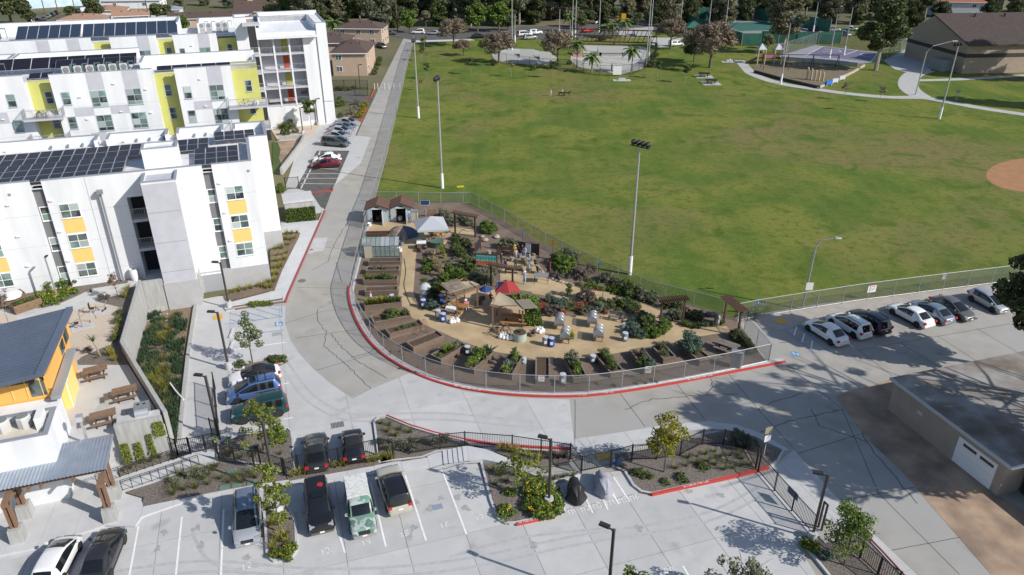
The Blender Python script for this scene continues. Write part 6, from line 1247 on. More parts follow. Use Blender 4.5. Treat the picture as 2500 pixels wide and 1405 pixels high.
for i,x in enumerate(range(1430,2540,44)):tree(BK[i%3],f'{names[i]} tree from the left in the grove behind the courts',U(x,26+rr.uniform(-9,9)),rr.uniform(.8,1.05),rr.uniform(0,6),'grove behind the courts',mat_=(F_EUC,F_DARK,F_GREYG)[i%3])
for i,x in enumerate((1625,1690,1765,1840,1900,1965,2020,2150,2200,2255)):tree(('bushy','eucalyptus_b')[i%2],f'{names[i]} tree from the left close behind the tennis and ball courts',U(x,54+rr.uniform(-6,5)),rr.uniform(.7,.9),rr.uniform(0,6),'trees close behind the courts',mat_=F_DARK if i%2 else F_EUC)
for i,x in enumerate((2225,2290,2410,2470)):tree('bushy',f'{names[i]} tree from the left behind the park hall',U(x,66),rr.uniform(.6,.8),rr.uniform(0,6),'trees behind the park hall',mat_=F_DARK)
for i,(x,y)in enumerate(((1405,66),(1470,58),(1530,46),(1600,58),(1640,66),(1680,60),(1745,52),(1820,50),(1930,62),(2090,60),(2180,84))):tree('bushy',f'{names[i]} tree from the left in the loose row behind skate park and courts',U(x,y),.5+.06*(i%3),rr.uniform(0,6),'loose row behind the courts',mat_=(F_EUC,F_DARK)[i%2])
for i,(x,y)in enumerate(((1440,60),(1500,52),(1580,62),(1555,66),(1420,72))):tree('oak',f'{names[i]} dark tree from the left in the park road verge',U(x,y),.55,rr.uniform(0,6),'park road verge trees',mat_=F_DARK)
tree('eucalyptus','tree beyond the right edge shading the park hall',(128,172,0),1.25,1);tree('eucalyptus','tree beyond the right edge shading the hall path',(121,141,0),1.0,2);tree('eucalyptus_b','second tree beyond the right edge near hall path',(112,146,0),.9,2)
for i,(x,y,s_)in enumerate(((380,0,.6),(440,22,.45),(500,14,.5),(560,20,.5),(600,8,.7),(650,14,.7),(460,-4,.8),(530,-4,.8),(700,20,.8))):tree('bushy',f'{names[i]} scrubby tree from the left above the brown roofs',U(x,y),s_,rr.uniform(0,6),'scrub above the brown roofs',mat_=F_GREYG)
PL={'ball':leaf_mesh('foliage',rclumps(14,.5,.45,.12,31,(.28,.45)),700,.065,32),'big':leaf_mesh('foliage',rclumps(28,.95,.95,.15,33,(.18,.34)),2300,.085,34),'low':leaf_mesh('foliage',rclumps(12,.6,.18,.06,35,(.3,.42)),420,.09,36),'tuft':blade_mesh('foliage',110,.55,.5,.016,37,.9,.12),'strap':blade_mesh('foliage',46,.62,.42,.05,38,.5,.12),'rush':blade_mesh('foliage',150,.75,.30,.016,39,.3,.3),'herb':leaf_mesh('foliage',rclumps(8,.35,.5,.1,40,(.3,.45)),260,.09,41),'chard':blade_mesh('foliage',26,.5,.42,.16,42,.7,.1),'spiky':blade_mesh('foliage',60,.8,.75,.05,43,.25,.05),'tall':leaf_mesh('foliage',rclumps(14,.45,1.5,.2,44,(.4,.6),'oval'),600,.11,45),'flower':leaf_mesh('foliage',rclumps(14,.55,.16,.16,46,(.2,.3)),42,.06,47)}
PCAT={'tuft':('grass_tuft','grass'),'strap':('strap_leaf_plant','plant'),'rush':('rush_clump','plant'),'chard':('leafy_vegetable','vegetable'),'spiky':('spiky_plant','plant'),'flower':('flower_clump','flowers'),'herb':('herb','plant'),'tall':('tall_plant','plant')}
SHR={'big':.80,'ball':.9}
def plant(kind,loc,sc,m,label,group=None,fl=None):
 nm,cat=PCAT.get(kind,('shrub','shrub'));t=thing(nm,label,cat,loc,random.uniform(0,6.28),group,(sc*random.uniform(.9,1.1),sc*random.uniform(.9,1.1),sc)if not hasattr(sc,'__len__')else sc)
 put('foliage',PL[kind],m,t)
 if fl:put('blooms',PL['flower'],fl,t)
 return t
def plants(kind,Z,pts,sc,m,label,group,z=.15,var=.25,fl=None):
 for x,y in pts:plant(kind,V(Z,x,y,z),sc*random.uniform(1-var,1+var),m,label,group,fl)
plants('tuft',ZP,[(60,1010),(160,1140),(150,1250),(330,1180),(520,1150),(730,1090),(280,930),(520,880),(680,880),(790,860),(920,1000),(1060,1060),(1220,990),(1270,1060),(1450,920),(1500,980),(860,800),(640,1000)],1.25,F_TUFT,'green ornamental grass tuft in the mulch bed beside the ramp','grass tufts beside the ramp')
plants('ball',ZP,[(420,970),(600,980),(200,1090),(720,960)],.9,F_GREYG,'low grey green shrub among the tufts beside the ramp','low shrubs beside the ramp',fl=None)
plants('tuft',ZB,[(1050,520),(1110,495),(1190,460),(1270,445),(1350,410),(1440,385)],.75,F_TUFT,'small grass tuft at the foot of the vine wall','tufts at the vine wall foot')
plants('strap',ZD,[(740,570),(800,555),(850,548),(905,535),(960,515),(1000,505),(1040,490),(1110,490),(1150,478),(1190,478),(1340,450),(1390,445),(1440,440),(1490,425),(1545,415),(1580,415)],1.0,F_STRAP,'golden strap leaf plant in the row below the picket fence','strap leaf plants below the fence')
plants('strap',ZD,[(560,980),(610,975),(660,960),(590,1140),(640,1110),(690,1080),(580,1180),(700,1130)],1.1,F_STRAP,'golden strap leaf plant in the narrow stall island','strap leaf plants in the stall island')
plants('low',ZD,[(590,1230),(650,1215),(720,1190),(690,1240)],1.0,F_GREEN,'yellow flowering groundcover at the tip of the narrow island','groundcover at the island tip',fl=F_YFL)
plants('low',B3,[(1050,680),(1110,670),(1180,690),(1060,740),(1120,760),(1190,750),(1050,800),(1110,820),(1170,840),(1230,830),(1080,870),(1150,880),(1210,790),(1030,700),(1060,840)],1.5,F_GREEN,'bright green flowering groundcover round the lamp base','groundcover round the lamp',fl=F_YFL,var=.1)
plants('tuft',B3,[(700,520),(770,560),(730,640),(820,610),(1120,600),(1220,590),(1300,575),(1380,565),(1000,580),(880,560)],1.1,F_TUFT,'grass tuft in the flowered island and along the path edge','tufts in the flowered island')
plants('low',B3,[(850,710),(810,880)],1.1,F_GREEN,'small flowering groundcover patch on the grey mulch island','patches on the mulch island',fl=F_YFL)
plants('strap',B3,[(780,350),(830,355),(880,365),(930,375),(1000,400),(1060,420),(1110,430)],1.1,F_STRAP,'golden strap leaf plant right of the concrete steps','strap plants by the steps')
plants('strap',B3,[(1200,420),(1260,415),(1310,410)],1.0,mat('bronze_strap',(0.07,.04,.035),.6,island=.4),'dark bronze strap plant beside the picket gate','bronze strap plants')
plants('tuft',B4,[(520,500),(610,480),(690,460),(620,410),(700,400),(770,380),(850,360),(790,440),(850,470),(940,460),(930,510),(1000,500),(1070,480),(1080,420),(1060,390),(980,390),(900,400),(1150,470),(840,420),(60,490)],1.0,F_TUFT,'grass tuft in the mulch bed by the golden tree','tufts by the golden tree')
plants('low',B4,[(280,570),(430,620),(570,590),(750,490),(200,545)],.9,F_MID,'low green mat plant on the mulch below the golden tree','mat plants below the golden tree')
plants('big',B4,[(1040,280),(1110,290),(1160,310)],.75,F_BLUEG,'rounded grey green shrub inside the fence corner by gate','shrubs in the fence corner')
plants('tuft',ID,[(930,1035),(950,1040),(975,1050),(1000,1056),(945,1055),(965,1065)],1.1,F_TUFT,'tawny grass tuft in the bed right of the convertibles','tufts right of the convertibles')
plants('ball',ID,[(935,1085),(960,1080),(985,1085),(1010,1080),(1035,1082),(1060,1085),(1090,1082),(950,1100),(980,1100),(1010,1100)],.95,F_GREYG,'grey green low shrub behind the picket fence by the steps','low shrubs behind the steps fence')
plants('tuft',ZP,[(1060,640),(1260,650),(1460,640),(1900,600),(1100,580)],1.0,F_TUFT,'grass tuft in the bed of the upper young tree','tufts under the upper young tree');plants('ball',ZP,[(1060,420),(1790,450),(1500,530)],.7,F_BLUEG,'small blue green shrub under the upper young tree','shrubs under upper young tree');plants('low',ZP,[(1910,360),(1850,250)],1.2,F_GREEN,'bright low shrub at the kerb under the upper young tree','bright shrubs under upper young tree')
plants('low',ZC,[(640,655),(900,610),(950,620),(990,615)],1.0,F_MID,'low shrub in the small island by the white convertible','shrubs in the small island');plants('low',ZC,[(770,150),(800,148),(840,145),(880,140),(740,155)],.8,F_GREEN,'yellow daisy clump in the walkway bed','daisies in the walkway bed',fl=F_YFL)
plants('strap',(640,440,5.018),[(300,670),(370,660),(430,650),(290,730),(350,740),(400,720),(170,850),(240,840),(320,800),(180,930),(250,920),(300,900),(160,1000),(220,1000),(280,980),(150,1090),(200,1080),(240,1060),(140,1170),(190,1160),(100,1260),(160,1250),(50,1280),(110,1320),(0,1310),(-60,1310),(-130,1330),(-200,1350),(-280,1365),(-350,1380),(-420,1410),(60,1330)],1.15,F_STRAP,'variegated strap leaf plant in the foundation bed of the white block','foundation strap plants')
plants('low',ZG,[(400,920),(440,980),(500,1010),(540,980)],.7,F_GREEN,'yellow flowered groundcover at the sliding gate bed','groundcover at the gate bed',fl=F_YFL);plants('ball',ZG,[(700,1120),(760,1160)],.8,F_BLUEG,'grey green shrub in the sliding gate bed','shrubs in the gate bed')
rs=random.Random(5)
def lp(s_,t_,z=.0):return LL(s_,t_,z)
vs_n=0
def rushmass(name,label,region,n,h,m,seed,wdt=.03,sp=.25):
 r=np.random.default_rng(seed);V_=[];F_=[]
 for i in range(n):
  s_,t_=region(r);p=LL(s_,t_,.03);a=r.uniform(0,6.283);d=np.array([math.cos(a),math.sin(a)]);hh=h*r.uniform(.5,1.15);o=sp*r.random();k0=len(V_);pv_=np.array([-d[1],d[0]])*wdt
  b=np.array([p.x,p.y]);V_+=[(*(b-pv_),.03),(*(b+pv_),.03),(*(b+d*o*.4+pv_*.7),.03+hh*.6),(*(b+d*o*.4-pv_*.7),.03+hh*.6),(*(b+d*o),.03+hh)]
  F_+=[(k0,k0+1,k0+2,k0+3),(k0+3,k0+2,k0+4,k0+4)]
 me=bpy.data.meshes.new(name);me.from_pydata([tuple(map(float,v))for v in V_],[],[f if f[2]!=f[3]else f[:3]for f in F_]);me.update();return tag(put(name,me,m),label,'rushes',kind='stuff')
def left_edge(t_):return-12.3+(0 if t_>-14.8 else(-14.8-t_)*.335)
def band_region(f0,f1,seed,n_):
 rc=np.random.default_rng(seed);ce=[]
 for i in range(n_):
  t_=-3.6-21.6*rc.random();a_,b_=left_edge(t_)+.3,-7.85+(t_+2)*.02-.15;ce.append((a_+(b_-a_)*(f0+(f1-f0)*rc.random()**.9),t_))
 def reg(r):
  c_=ce[r.integers(n_)];s_=c_[0]+r.normal()*.2;t_=c_[1]+r.normal()*.22;return(min(max(s_,left_edge(t_)+.25),-7.95+(t_+2)*.02),t_)
 return reg
rushmass('rushes','dark green rushes along the retaining wall side',band_region(0,.46,61,80),8000,.5,F_RUSH,61)
rushmass('rushes','dark green rushes along the walkway side',band_region(.62,1,62,70),7000,.48,F_RUSH,62)
rushmass('rushes','mixed mid green rushes down the swale middle',band_region(.25,.8,64,40),3600,.5,F_TUFT,64)
rushmass('rushes','dark rush patch at the near end of the swale',lambda r:(-10.0+1.9*r.random(),-25.4+4.6*r.random()),2800,.7,F_RUSH,63)
for(s_,t_,k_)in((-10.2,-8.6,1.0),(-9.9,-9.4,1.2),(-10.3,-16.3,1.3),(-9.6,-17.4,1.4),(-10.4,-18.4,1.2),(-9.9,-15.2,.9),(-9.6,-7.2,.8)):plant('rush',LL(s_,t_,.03),(1.5*k_,1.5*k_,1.0*k_),F_RUSHY,'lime green rush clump in the middle of the swale','lime rush clumps')
for(s_,t_)in((-9.8,-5.2),(-9.3,-12.6),(-10.3,-6.2),(-9.2,-20.2)):plant('tuft',LL(s_,t_,.03),1.2,F_STRAW,'straw coloured grass tuft in the swale','straw tufts in the swale')
tag(put('pipe',MB().tube([V(ZA,1665,1145,.5),V(ZA,1720,1220,.6),V(ZA,1800,1310,.7)],.06,6).mesh('pipe'),C_WHITE),'white pipe lying across the near rushes','pipe')
sr=random.Random(9);rkm=MB().lathe([(.05,-.06),(.13,-.03),(.15,.03),(.08,.09)],7).mesh('rock',60)
for i in range(46):tag(put('rock',rkm,C_STONE,None,V(ZA,sr.uniform(1400,1660),sr.uniform(465,540),.08),sr.uniform(0,6),(sr.uniform(.7,1.5),sr.uniform(.7,1.4),sr.uniform(.6,1.2))),'pale cobble in the patch among the rushes','rock','cobbles among the rushes')
plants('ball',ZA,[(620,205),(735,190),(480,235)],1.5,F_GREEN,'clipped round green shrub at the base of the white facade','clipped shrubs at the facade',z=ZK,var=.08)
plants('low',ZA,[(420,300),(480,330),(450,370),(530,300),(600,290),(660,270),(710,260),(400,340),(520,350)],1.4,F_GREEN,'yellow flowered groundcover in the courtyard bed','courtyard groundcover',z=ZK,fl=F_YFL)
plants('strap',ZA,[(1240,260),(1220,310),(1260,230),(1090,830),(1120,880),(1080,880),(1130,930),(1160,540),(1150,620),(1130,700)],1.25,F_STRAP,'pale striped strap plant along the courtyard wall','courtyard strap plants',z=ZK)
plants('ball',ZA,[(1190,480),(1170,560),(1150,650),(1140,730)],.9,F_MID,'dark green shrub along the courtyard wall','courtyard wall shrubs',z=ZK);plants('ball',ZA,[(1050,325),(880,850),(1000,330)],.9,F_LAV,'twiggy brown shrub in the courtyard bed','twiggy courtyard shrubs',z=ZK)
plants('tuft',ZA,[(950,905),(890,250)],.8,F_TUFT,'small tuft in the courtyard mulch','courtyard tufts',z=ZK)
t=thing('dragon_tree','spiky headed small dragon tree on the courtyard mulch','plant',V(ZA,985,885,ZK));part('trunk',MB().tube([(0,0,0),(-.1,0,.7),(-.25,0,1.5)],[.09,.07,.07],7),C_BARKP,t);o=put('crown',PL['spiky'],F_PALM,t,(-.25,0,1.4))
tree('bare_sapling','red twigged bare tree by the courtyard wall',V(ZA,1165,330,ZK),.75,0,trunkmat=mat('red_bark',(.16,.06,.05),.8));tree('bare_sapling','bare branched tree behind the courtyard planter',V(ZA,95,590,ZK),.95,1,trunkmat=C_BARKP)
def vine(label,corners,n,m,seed,size=.12,name='climbing_vine',th=.08):
 r=np.random.default_rng(seed);A,B_,C_,D_=[np.array(p)for p in corners];nn=np.cross(B_-A,D_-A);nn=nn/np.linalg.norm(nn);V_=[];
 u_=r.random(n);v_=r.random(n)**.8;p=A+(B_-A)*u_[:,None]+((D_-A)+(C_-B_-D_+A)*u_[:,None])*v_[:,None]+nn*(r.random(n)[:,None]*th)
 d=r.normal(size=(n,3))+nn*1.2;d/=np.linalg.norm(d,axis=1)[:,None];a=np.cross(d,r.normal(size=(n,3)));a/=np.linalg.norm(a,axis=1)[:,None];b=np.cross(d,a);s_=size*r.uniform(.6,1.3,n)[:,None]
 v=np.stack([p-a*s_*.6,p-b*s_*.5,p+a*s_*.6,p+b*s_*.5],1).reshape(-1,3);me=fast_mesh('foliage',v,np.arange(4*n).reshape(n,4));t=thing(name,label,'vine');put('foliage',me,m,t);return t
def wv(s0,s1,z0,z1,t_):return[LL(s0,t_,z0),LL(s1,t_,z0),LL(s1-.1,t_,z1),LL(s0+.1,t_,z1)]
for s0,s1,z1,lab in((-11.6,-10.9,1.9,'yellow green vine at left end of the concrete wall'),(-10.7,-10.1,1.8,'yellow green vine second from left on concrete wall'),(-9.8,-9.3,2.3,'yellow green vine third from left on concrete wall')):vine(lab,wv(s0,s1,.1,z1,-26.86),420,F_YOUNG,int(s0*-10),.11)
vine('yellow green vine spreading at the right top of concrete wall',wv(-9.2,-8.4,1.9,3.2,-26.86),500,F_YOUNG,99,.11)
vine('dense green ivy on the front of the bin enclosure',[LL(2.95,16.55,0),LL(6.6,16.55,0),LL(6.6,16.55,1.9),LL(2.95,16.55,1.9)],2600,F_IVY,71,.16,'ivy',.3)
plants('strap',ZM,[(385,835),(430,845),(480,830),(520,825),(560,820)],.9,F_STRAP,'strap plant at the foot of the ivy enclosure','strap plants at the ivy enclosure',z=.13)
vine('green vine climbing the dark gate post by the walkway',[V(ZP,800,330,.1),V(ZP,880,360,.1),V(ZP,880,360,3.6),V(ZP,800,330,3.6)],380,F_YOUNG,72,.14)
plants('big',ZM,[(295,595)],1.0,F_GREEN,'round green shrub beside the ivy enclosure gate',None,z=.0)
plants('big',FU,[(370,1250),(410,1195)],1.2,F_MID,'green bush in the far lawn bed by the white tower','bushes by the white tower',z=.04);plants('big',FU,[(260,1180),(460,1230)],.9,F_GREYG,'grey green bush in the far bed by the white tower','grey bushes by the white tower',z=.04);plants('strap',FU,[(315,1190),(345,1190)],2.2,F_STRAP,'large yellow strap plant by the white tower','yellow straps by the white tower',z=.04)
plants('big',FU,[(880,1090),(900,975),(850,985),(870,965)],1.1,F_MID,'green shrub in the far kerb bed','shrubs in the far kerb bed',z=.03);plants('big',FU,[(1070,1060),(1085,1020),(1050,1090),(1100,990)],1.0,F_YEL,'yellow flowering shrub along the far red kerb','yellow shrubs at far kerb',z=.05);plants('big',FU,[(985,1060),(1010,1010),(1030,970)],.9,F_GREYG,'olive shrub beside the yellow kerb shrubs','olive shrubs at far kerb',z=.05)
tree('sapling','leafy young tree by the far white tower wall',V(FU,610,1200),1.35,0);tree('sapling','small young tree left in the far tower bed',V(FU,395,1110),.9,0)
plants('big',FU,[(1190,690),(1205,650),(1225,610),(1240,570)],1.1,F_MID,'green hedge shrub along the side of the pink tan house','hedge by the tan house',z=0);plants('ball',FU,[(860,840),(900,838),(950,838),(1000,835),(830,840)],1.3,F_DARK,'dark clipped shrub below the far picket fence','clipped shrubs at far fence',z=.03)
tag(sheet('swale_lawn',q(ZM,[(228,165),(275,168),(300,230),(285,300),(305,360),(290,432),(230,432)]),.055,mat('bank_green',(.05,.085,.02),.9,col2=(.07,.11,.03),scale=2)),kind='structure')
plants('big',ID,[(1205,160),(1300,172),(1390,158),(1590,165),(1600,140),(1650,112),(1470,100)],1.2,F_DARK,'dark shrub along the skate park fence','shrubs along the skate fence',z=0)
# ==== garden
GZ0=.11
def rbed(label,Z,a,b,w_=1.25,h=.55,fill=None,ext=.15,group='raised garden beds'):
 A,B_=V(Z,*a,h),V(Z,*b,h);d=B_-A;L=d.length+ext;c=(A+B_)/2;t=thing('raised_bed',label,'raised bed',(c.x,c.y,GZ0-.01),math.atan2(d.y,d.x));x,y=L/2,w_/2
 for k_ in range(2):
  z0,z1=.0+k_*h/2,(k_+1)*h/2-.012
  part('plank',MB().box(-x,x,-y,-y+.06,z0,z1),C_BED,t);part('plank',MB().box(-x,x,y-.06,y,z0,z1),C_BED,t);part('plank',MB().box(-x,-x+.06,-y+.062,y-.062,z0,z1),C_BED,t);part('plank',MB().box(x-.06,x,-y+.062,y-.062,z0,z1),C_BED,t)
 part('cap',MB().box(-x-.03,x+.03,-y-.03,-y+.10,h,h+.04),C_BEDR,t);part('cap',MB().box(-x-.03,x+.03,y-.10,y+.03,h,h+.04),C_BEDR,t);part('cap',MB().box(-x-.03,-x+.10,-y+.102,y-.102,h,h+.04),C_BEDR,t);part('cap',MB().box(x-.10,x+.03,-y+.102,y-.102,h,h+.04),C_BEDR,t)
 part('soil',MB().box(-x+.062,x-.062,-y+.062,y-.062,h-.25,h-.12),C_SOIL,t)
 return t,L,d.normalized(),c,h
def fillbed(info,items,lab,grp):
 t,L,d,c,h=info;n=Vector((-d.y,d.x,0))
 for(f_,g_,kind,sc,m)in items:p=c+d*(f_*L)+n*g_;plant(kind,(p.x,p.y,GZ0+h-.14),sc,m,lab,grp)
GB='beds along the left path'
r1=rbed('empty brown raised bed just below the greenhouse',G1,(245,880),(595,872),1.05)
r2=rbed('raised bed with seedlings, second below the greenhouse',G1,(220,978),(580,970),1.05);fillbed(r2,[(-.25,0,'herb',.8,F_BLUEG),(-.05,.1,'herb',.7,F_GREEN),(.1,0,'herb',.6,F_MID)],'seedling in the second bed below the greenhouse','second bed seedlings')
r3=rbed('raised bed with dense herbs, third below the greenhouse',G1,(190,1085),(560,1085),1.1);fillbed(r3,[(-.4,0,'ball',1.0,F_YOUNG),(-.25,0,'ball',.8,F_GREEN),(.0,0,'ball',1.1,F_MID),(.15,0,'ball',1.2,F_MID),(.32,0,'ball',.8,F_GREEN)],'herb cushion in the third bed below the greenhouse','third bed herbs')
r4=rbed('dark raised bed with one plank loose, fourth below greenhouse',G1,(205,1215),(560,1200),1.05)
r5=rbed('raised bed full of yellow green lettuce at the path corner',G3,(195,205),(600,165),1.15);fillbed(r5,[(-.42,0,'chard',1.5,F_YOUNG),(-.3,.1,'chard',1.6,F_YEL),(-.15,0,'chard',1.5,F_YOUNG),(0,0,'chard',1.6,F_YEL),(.15,.1,'chard',1.5,F_GREEN),(.3,0,'chard',1.5,F_GREEN),(.42,.1,'chard',1.4,F_MID)],'lettuce in the bed at the path corner','lettuces at the corner')
r6=rbed('raised bed with bushy potato plants, first on the bend',G3,(285,385),(690,310),1.35);fillbed(r6,[(-.05,0,'big',.75,F_MID),(.1,.1,'big',.7,F_GREEN),(.4,0,'ball',1.0,F_MID),(-.3,.1,'tuft',.9,F_STRAW)],'bushy plant in the first bed on the bend','first bend bed plants')
r7=rbed('raised bed with sparse greens and a trellis, second on bend',G3,(455,520),(830,420),1.25);fillbed(r7,[(-.2,0,'low',.5,F_MID),(0,.1,'low',.6,F_MID),(.15,0,'low',.5,F_GREEN),(.3,0,'low',.5,F_MID)],'sprout in the second bed on the bend','second bend bed sprouts')
r8=rbed('bare soil raised bed, third on the bend',G3,(710,675),(1045,545),1.25)
r9=rbed('raised bed with leafy chard, fourth on the bend',G3,(1010,815),(1290,655),1.25);fillbed(r9,[(-.38,0,'low',.8,F_MID),(-.1,0,'chard',1.5,F_GREEN),(.0,.15,'chard',1.5,F_GREEN),(.1,-.1,'chard',1.3,F_YOUNG),(.3,0,'herb',1.1,F_GREYG)],'chard in the fourth bed on the bend','fourth bend bed chard')
r10=rbed('raised bed crammed with tall leafy crops, fifth on bend',G3,(1375,925),(1600,740),1.25);fillbed(r10,[(-.42,0,'ball',1.1,F_YOUNG),(-.25,.1,'ball',1.1,F_GREEN),(-.08,0,'herb',1.7,F_GREEN),(.1,0,'herb',1.9,F_GREEN),(.28,0,'chard',1.9,F_MID),(.42,-.1,'chard',1.9,F_BLUEG),(-.35,-.3,'ball',.8,F_MID)],'leafy crop in the fifth bed on the bend','fifth bend bed crops')
r11=rbed('raised bed with kale and tomatoes, sixth on the bend',G3,(1795,1005),(1920,800),1.25);fillbed(r11,[(-.38,0,'ball',1.2,F_YOUNG),(-.15,-.1,'chard',1.6,F_BLUEG),(.1,-.2,'tall',.8,F_MID),(.3,-.1,'tall',.75,F_GREEN),(.42,.1,'chard',1.4,F_GREEN)],'kale or tomato in the sixth bed on the bend','sixth bend bed crops')
r12=rbed('empty narrow raised bed facing the kerb bottom',G3,(2225,1065),(2225,825),1.2)
r13=rbed('raised bed with squash and rosemary right of the empty bed',G4,(470,1100),(375,905),1.2);fillbed(r13,[(-.35,0,'chard',1.4,F_GREEN),(-.1,0,'ball',1.3,F_GREEN),(.15,0,'big',.7,F_GREYG),(.38,0,'big',.8,F_GREYG)],'squash or rosemary right of the empty bed','squash bed plants')
r14=rbed('raised bed with leafy vines, left of the twig heap bed',G4,(825,1040),(670,865),1.2);fillbed(r14,[(-.35,.1,'ball',1.1,F_MID),(-.1,-.2,'ball',1.0,F_GREEN),(.15,-.1,'ball',1.1,F_MID),(.4,-.1,'ball',1.2,F_MID)],'leafy vine in the bed left of the twig heap','vine bed plants')
r15=rbed('raised bed heaped with dry twigs and kale',G4,(1160,1005),(1020,825),1.25);fillbed(r15,[(-.4,0,'big',.7,F_BLUEG),(-.3,.4,'big',.8,F_MID),(.1,0,'herb',1.3,F_LAV),(.3,0,'tuft',1.3,F_STRAW)],'kale or dry twigs in the heaped bed','twig heap bed plants')
r16=rbed('shaded raised bed right of the twig heap',G4,(1340,905),(1235,790),1.2);fillbed(r16,[(-.2,.1,'ball',.9,F_MID),(.3,0,'ball',1.0,F_DARK)],'shaded plant right of the twig heap','shaded bed plants')
r17=rbed('shaded raised bed under the large blue green artichoke',G4,(1690,920),(1510,780),1.25);fillbed(r17,[(.35,0,'big',1.3,F_BLUEG),(.2,.2,'big',1.1,F_BLUEG),(-.1,0,'ball',1.0,F_MID)],'artichoke in the shaded right bed','artichokes')
t=thing('trellis','rusty steel a frame trellis leaning over bend bed','trellis',V(G3,860,430))
for a,b in(((760,560),(850,330)),((795,560),(870,330)),((915,530),(860,330)),((950,530),(875,330))):part('bar',MB().tube([V(G3,*a,.15),V(G3,b[0],b[1]+40,1.5)],.02,5),mat('rust',(.16,.05,.035),.8),t,world=True)
t=thing('trellis','two legged ladder trellis by the upper granite path','trellis',V(G4,635,380));
for x in(-.5,.5):part('bar',MB().tube([(x,0,0),(x,0,1.9)],.03,5),MATS['rust'],t)
for z in(.6,1.1,1.6,1.88):part('rung',MB().tube([(-.5,0,z),(.5,0,z)],.02,5),MATS['rust'],t)
C_SHEDW=mat('pale_blue_shed',(.36,.42,.45),.85);C_SHEDR=mat('brown_shed_roof',(.125,.07,.05),.85,objrand=.15)
def shed(label,px,w_,d_,rz):
 p=U(*px,GZ0);t=thing('garden_shed',label,'shed',(p.x,p.y,GZ0),rz);x=w_/2;h,rh=1.9,.55
 part('wall',MB().box(-x,-x+.08,0,d_,0,h).box(x-.08,x,0,d_,0,h).box(-x+.08,x-.08,d_-.08,d_,0,h),C_SHEDW,t,kind='stuff')
 part('front_wall',MB().add([(-x,0,0),(-.65,0,0),(-.65,0,1.75),(.65,0,1.75),(.65,0,0),(x,0,0),(x,0,h),(0,0,h+rh),(-x,0,h)],[(0,1,2,8),(2,3,7),(8,2,7),(3,6,7),(3,4,5,6)]),C_SHEDW,t)
 part('floor',MB().box(-x+.08,x-.08,.02,d_-.08,-.02,.05),C_TIMB,t);part('back_clutter',MB().box(-.6,-.1,d_-.7,d_-.2,.05,1.4),C_TIMB,t);part('back_clutter',MB().box(.05,.6,d_-.6,d_-.2,.05,1.0),MATS['rust'],t)
 for sg in(-1,1):
  for i in range(9):
   y0,y1=-.2+i*(d_+.35)/9,-.2+(i+1)*(d_+.35)/9-.015
   part('roof_board',MB().hexa([(0,y0,h+rh+.02),(sg*(x+.22),y0,h-.09),(sg*(x+.22),y1,h-.09),(0,y1,h+rh+.02),(0,y0,h+rh+.08),(sg*(x+.22),y0,h-.03),(sg*(x+.22),y1,h-.03),(0,y1,h+rh+.08)]),C_SHEDR,t)
  part('bargeboard',MB().beam((0,-.22,h+rh-.02),(sg*(x+.22),-.22,h-.14),.05,.14),C_TIMB,t)
 part('door',MB().box(.66,.72,-1.15,-.02,.05,1.75)if rz>-9 else MB(),C_SHEDW,t);part('vent',MB().box(-.2,.2,-.03,0,1.95,2.1),C_TRIM,t);part('lintel',MB().box(-.7,.7,-.04,0,1.76,1.84),C_FRAME,t)
 return t
shed('left garden shed with brown roof and open door',q1(S1,590,690),2.75,2.6,R(4));shed('right garden shed with brown roof and standing man',q1(S1,1130,665),2.75,2.6,R(4))
def boxthing(name,label,cat,loc,rz,parts_):
 t=thing(name,label,cat,loc,rz)
 for nm,b,m in parts_:part(nm,MB().box(*b),m,t)
 return t
boxthing('shed_door','open shed door board hung with small tools between the sheds','door',V(S1,915,665,GZ0),R(6),[('board',(-.6,.6,0,.05,0,1.75),mat('grey_board',(.30,.27,.25),.9)),('frame_strip',(-.63,-.58,-.02,.0,0,1.78),C_POST),('frame_strip',(.58,.63,-.02,.0,0,1.78),C_POST),('tool_row',(-.4,.35,-.05,-.01,.6,.75),C_TRIM)])
boxthing('tool_cabinet','pale cabinet with grey lid right of the sheds','cabinet',V(S1,1430,660,GZ0),R(3),[('body',(-.4,.4,0,.6,0,1.25),mat('cream_plastic',(.42,.41,.34),.7)),('lid',(-.45,.45,-.05,.65,1.25,1.35),C_PLASTG)])
boxthing('tool_cabinet','tall tan cabinet with grey lid at the greenhouse corner','cabinet',V(S1,375,1500,GZ0),R(8),[('body',(-.42,.42,0,.6,0,1.5),mat('tan_plastic',(.38,.34,.27),.7)),('lid',(-.46,.46,-.05,.65,1.5,1.62),C_PLASTG)])
C_POLY=mat('greenhouse_glass',(.30,.38,.37),.15,spec=.8,alpha=.45);C_GFR=mat('green_frame',(.03,.09,.07),.6)
gh=V(G1,375,835,GZ0);t=thing('greenhouse','small green framed glass greenhouse with pale roof panes','greenhouse',gh,R(3));x,d_=2.1,2.3
for i in range(8):
 a,b=-x+i*2*x/8+.02,-x+(i+1)*2*x/8-.02
 part('pane',MB().hexa([(a,0,1.35),(b,0,1.35),(b,d_/2,2.0),(a,d_/2,2.0),(a,0,1.37),(b,0,1.37),(b,d_/2,2.02),(a,d_/2,2.02)]),C_POLY if i not in(4,5,7)else C_ALU,t)
 part('pane',MB().hexa([(a,d_/2,2.0),(b,d_/2,2.0),(b,d_,1.35),(a,d_,1.35),(a,d_/2,2.02),(b,d_/2,2.02),(b,d_,1.37),(a,d_,1.37)]),C_POLY,t);part('pane',MB().box(a,b,-.01,.01,.1,1.33),C_POLY,t)
fr=MB()
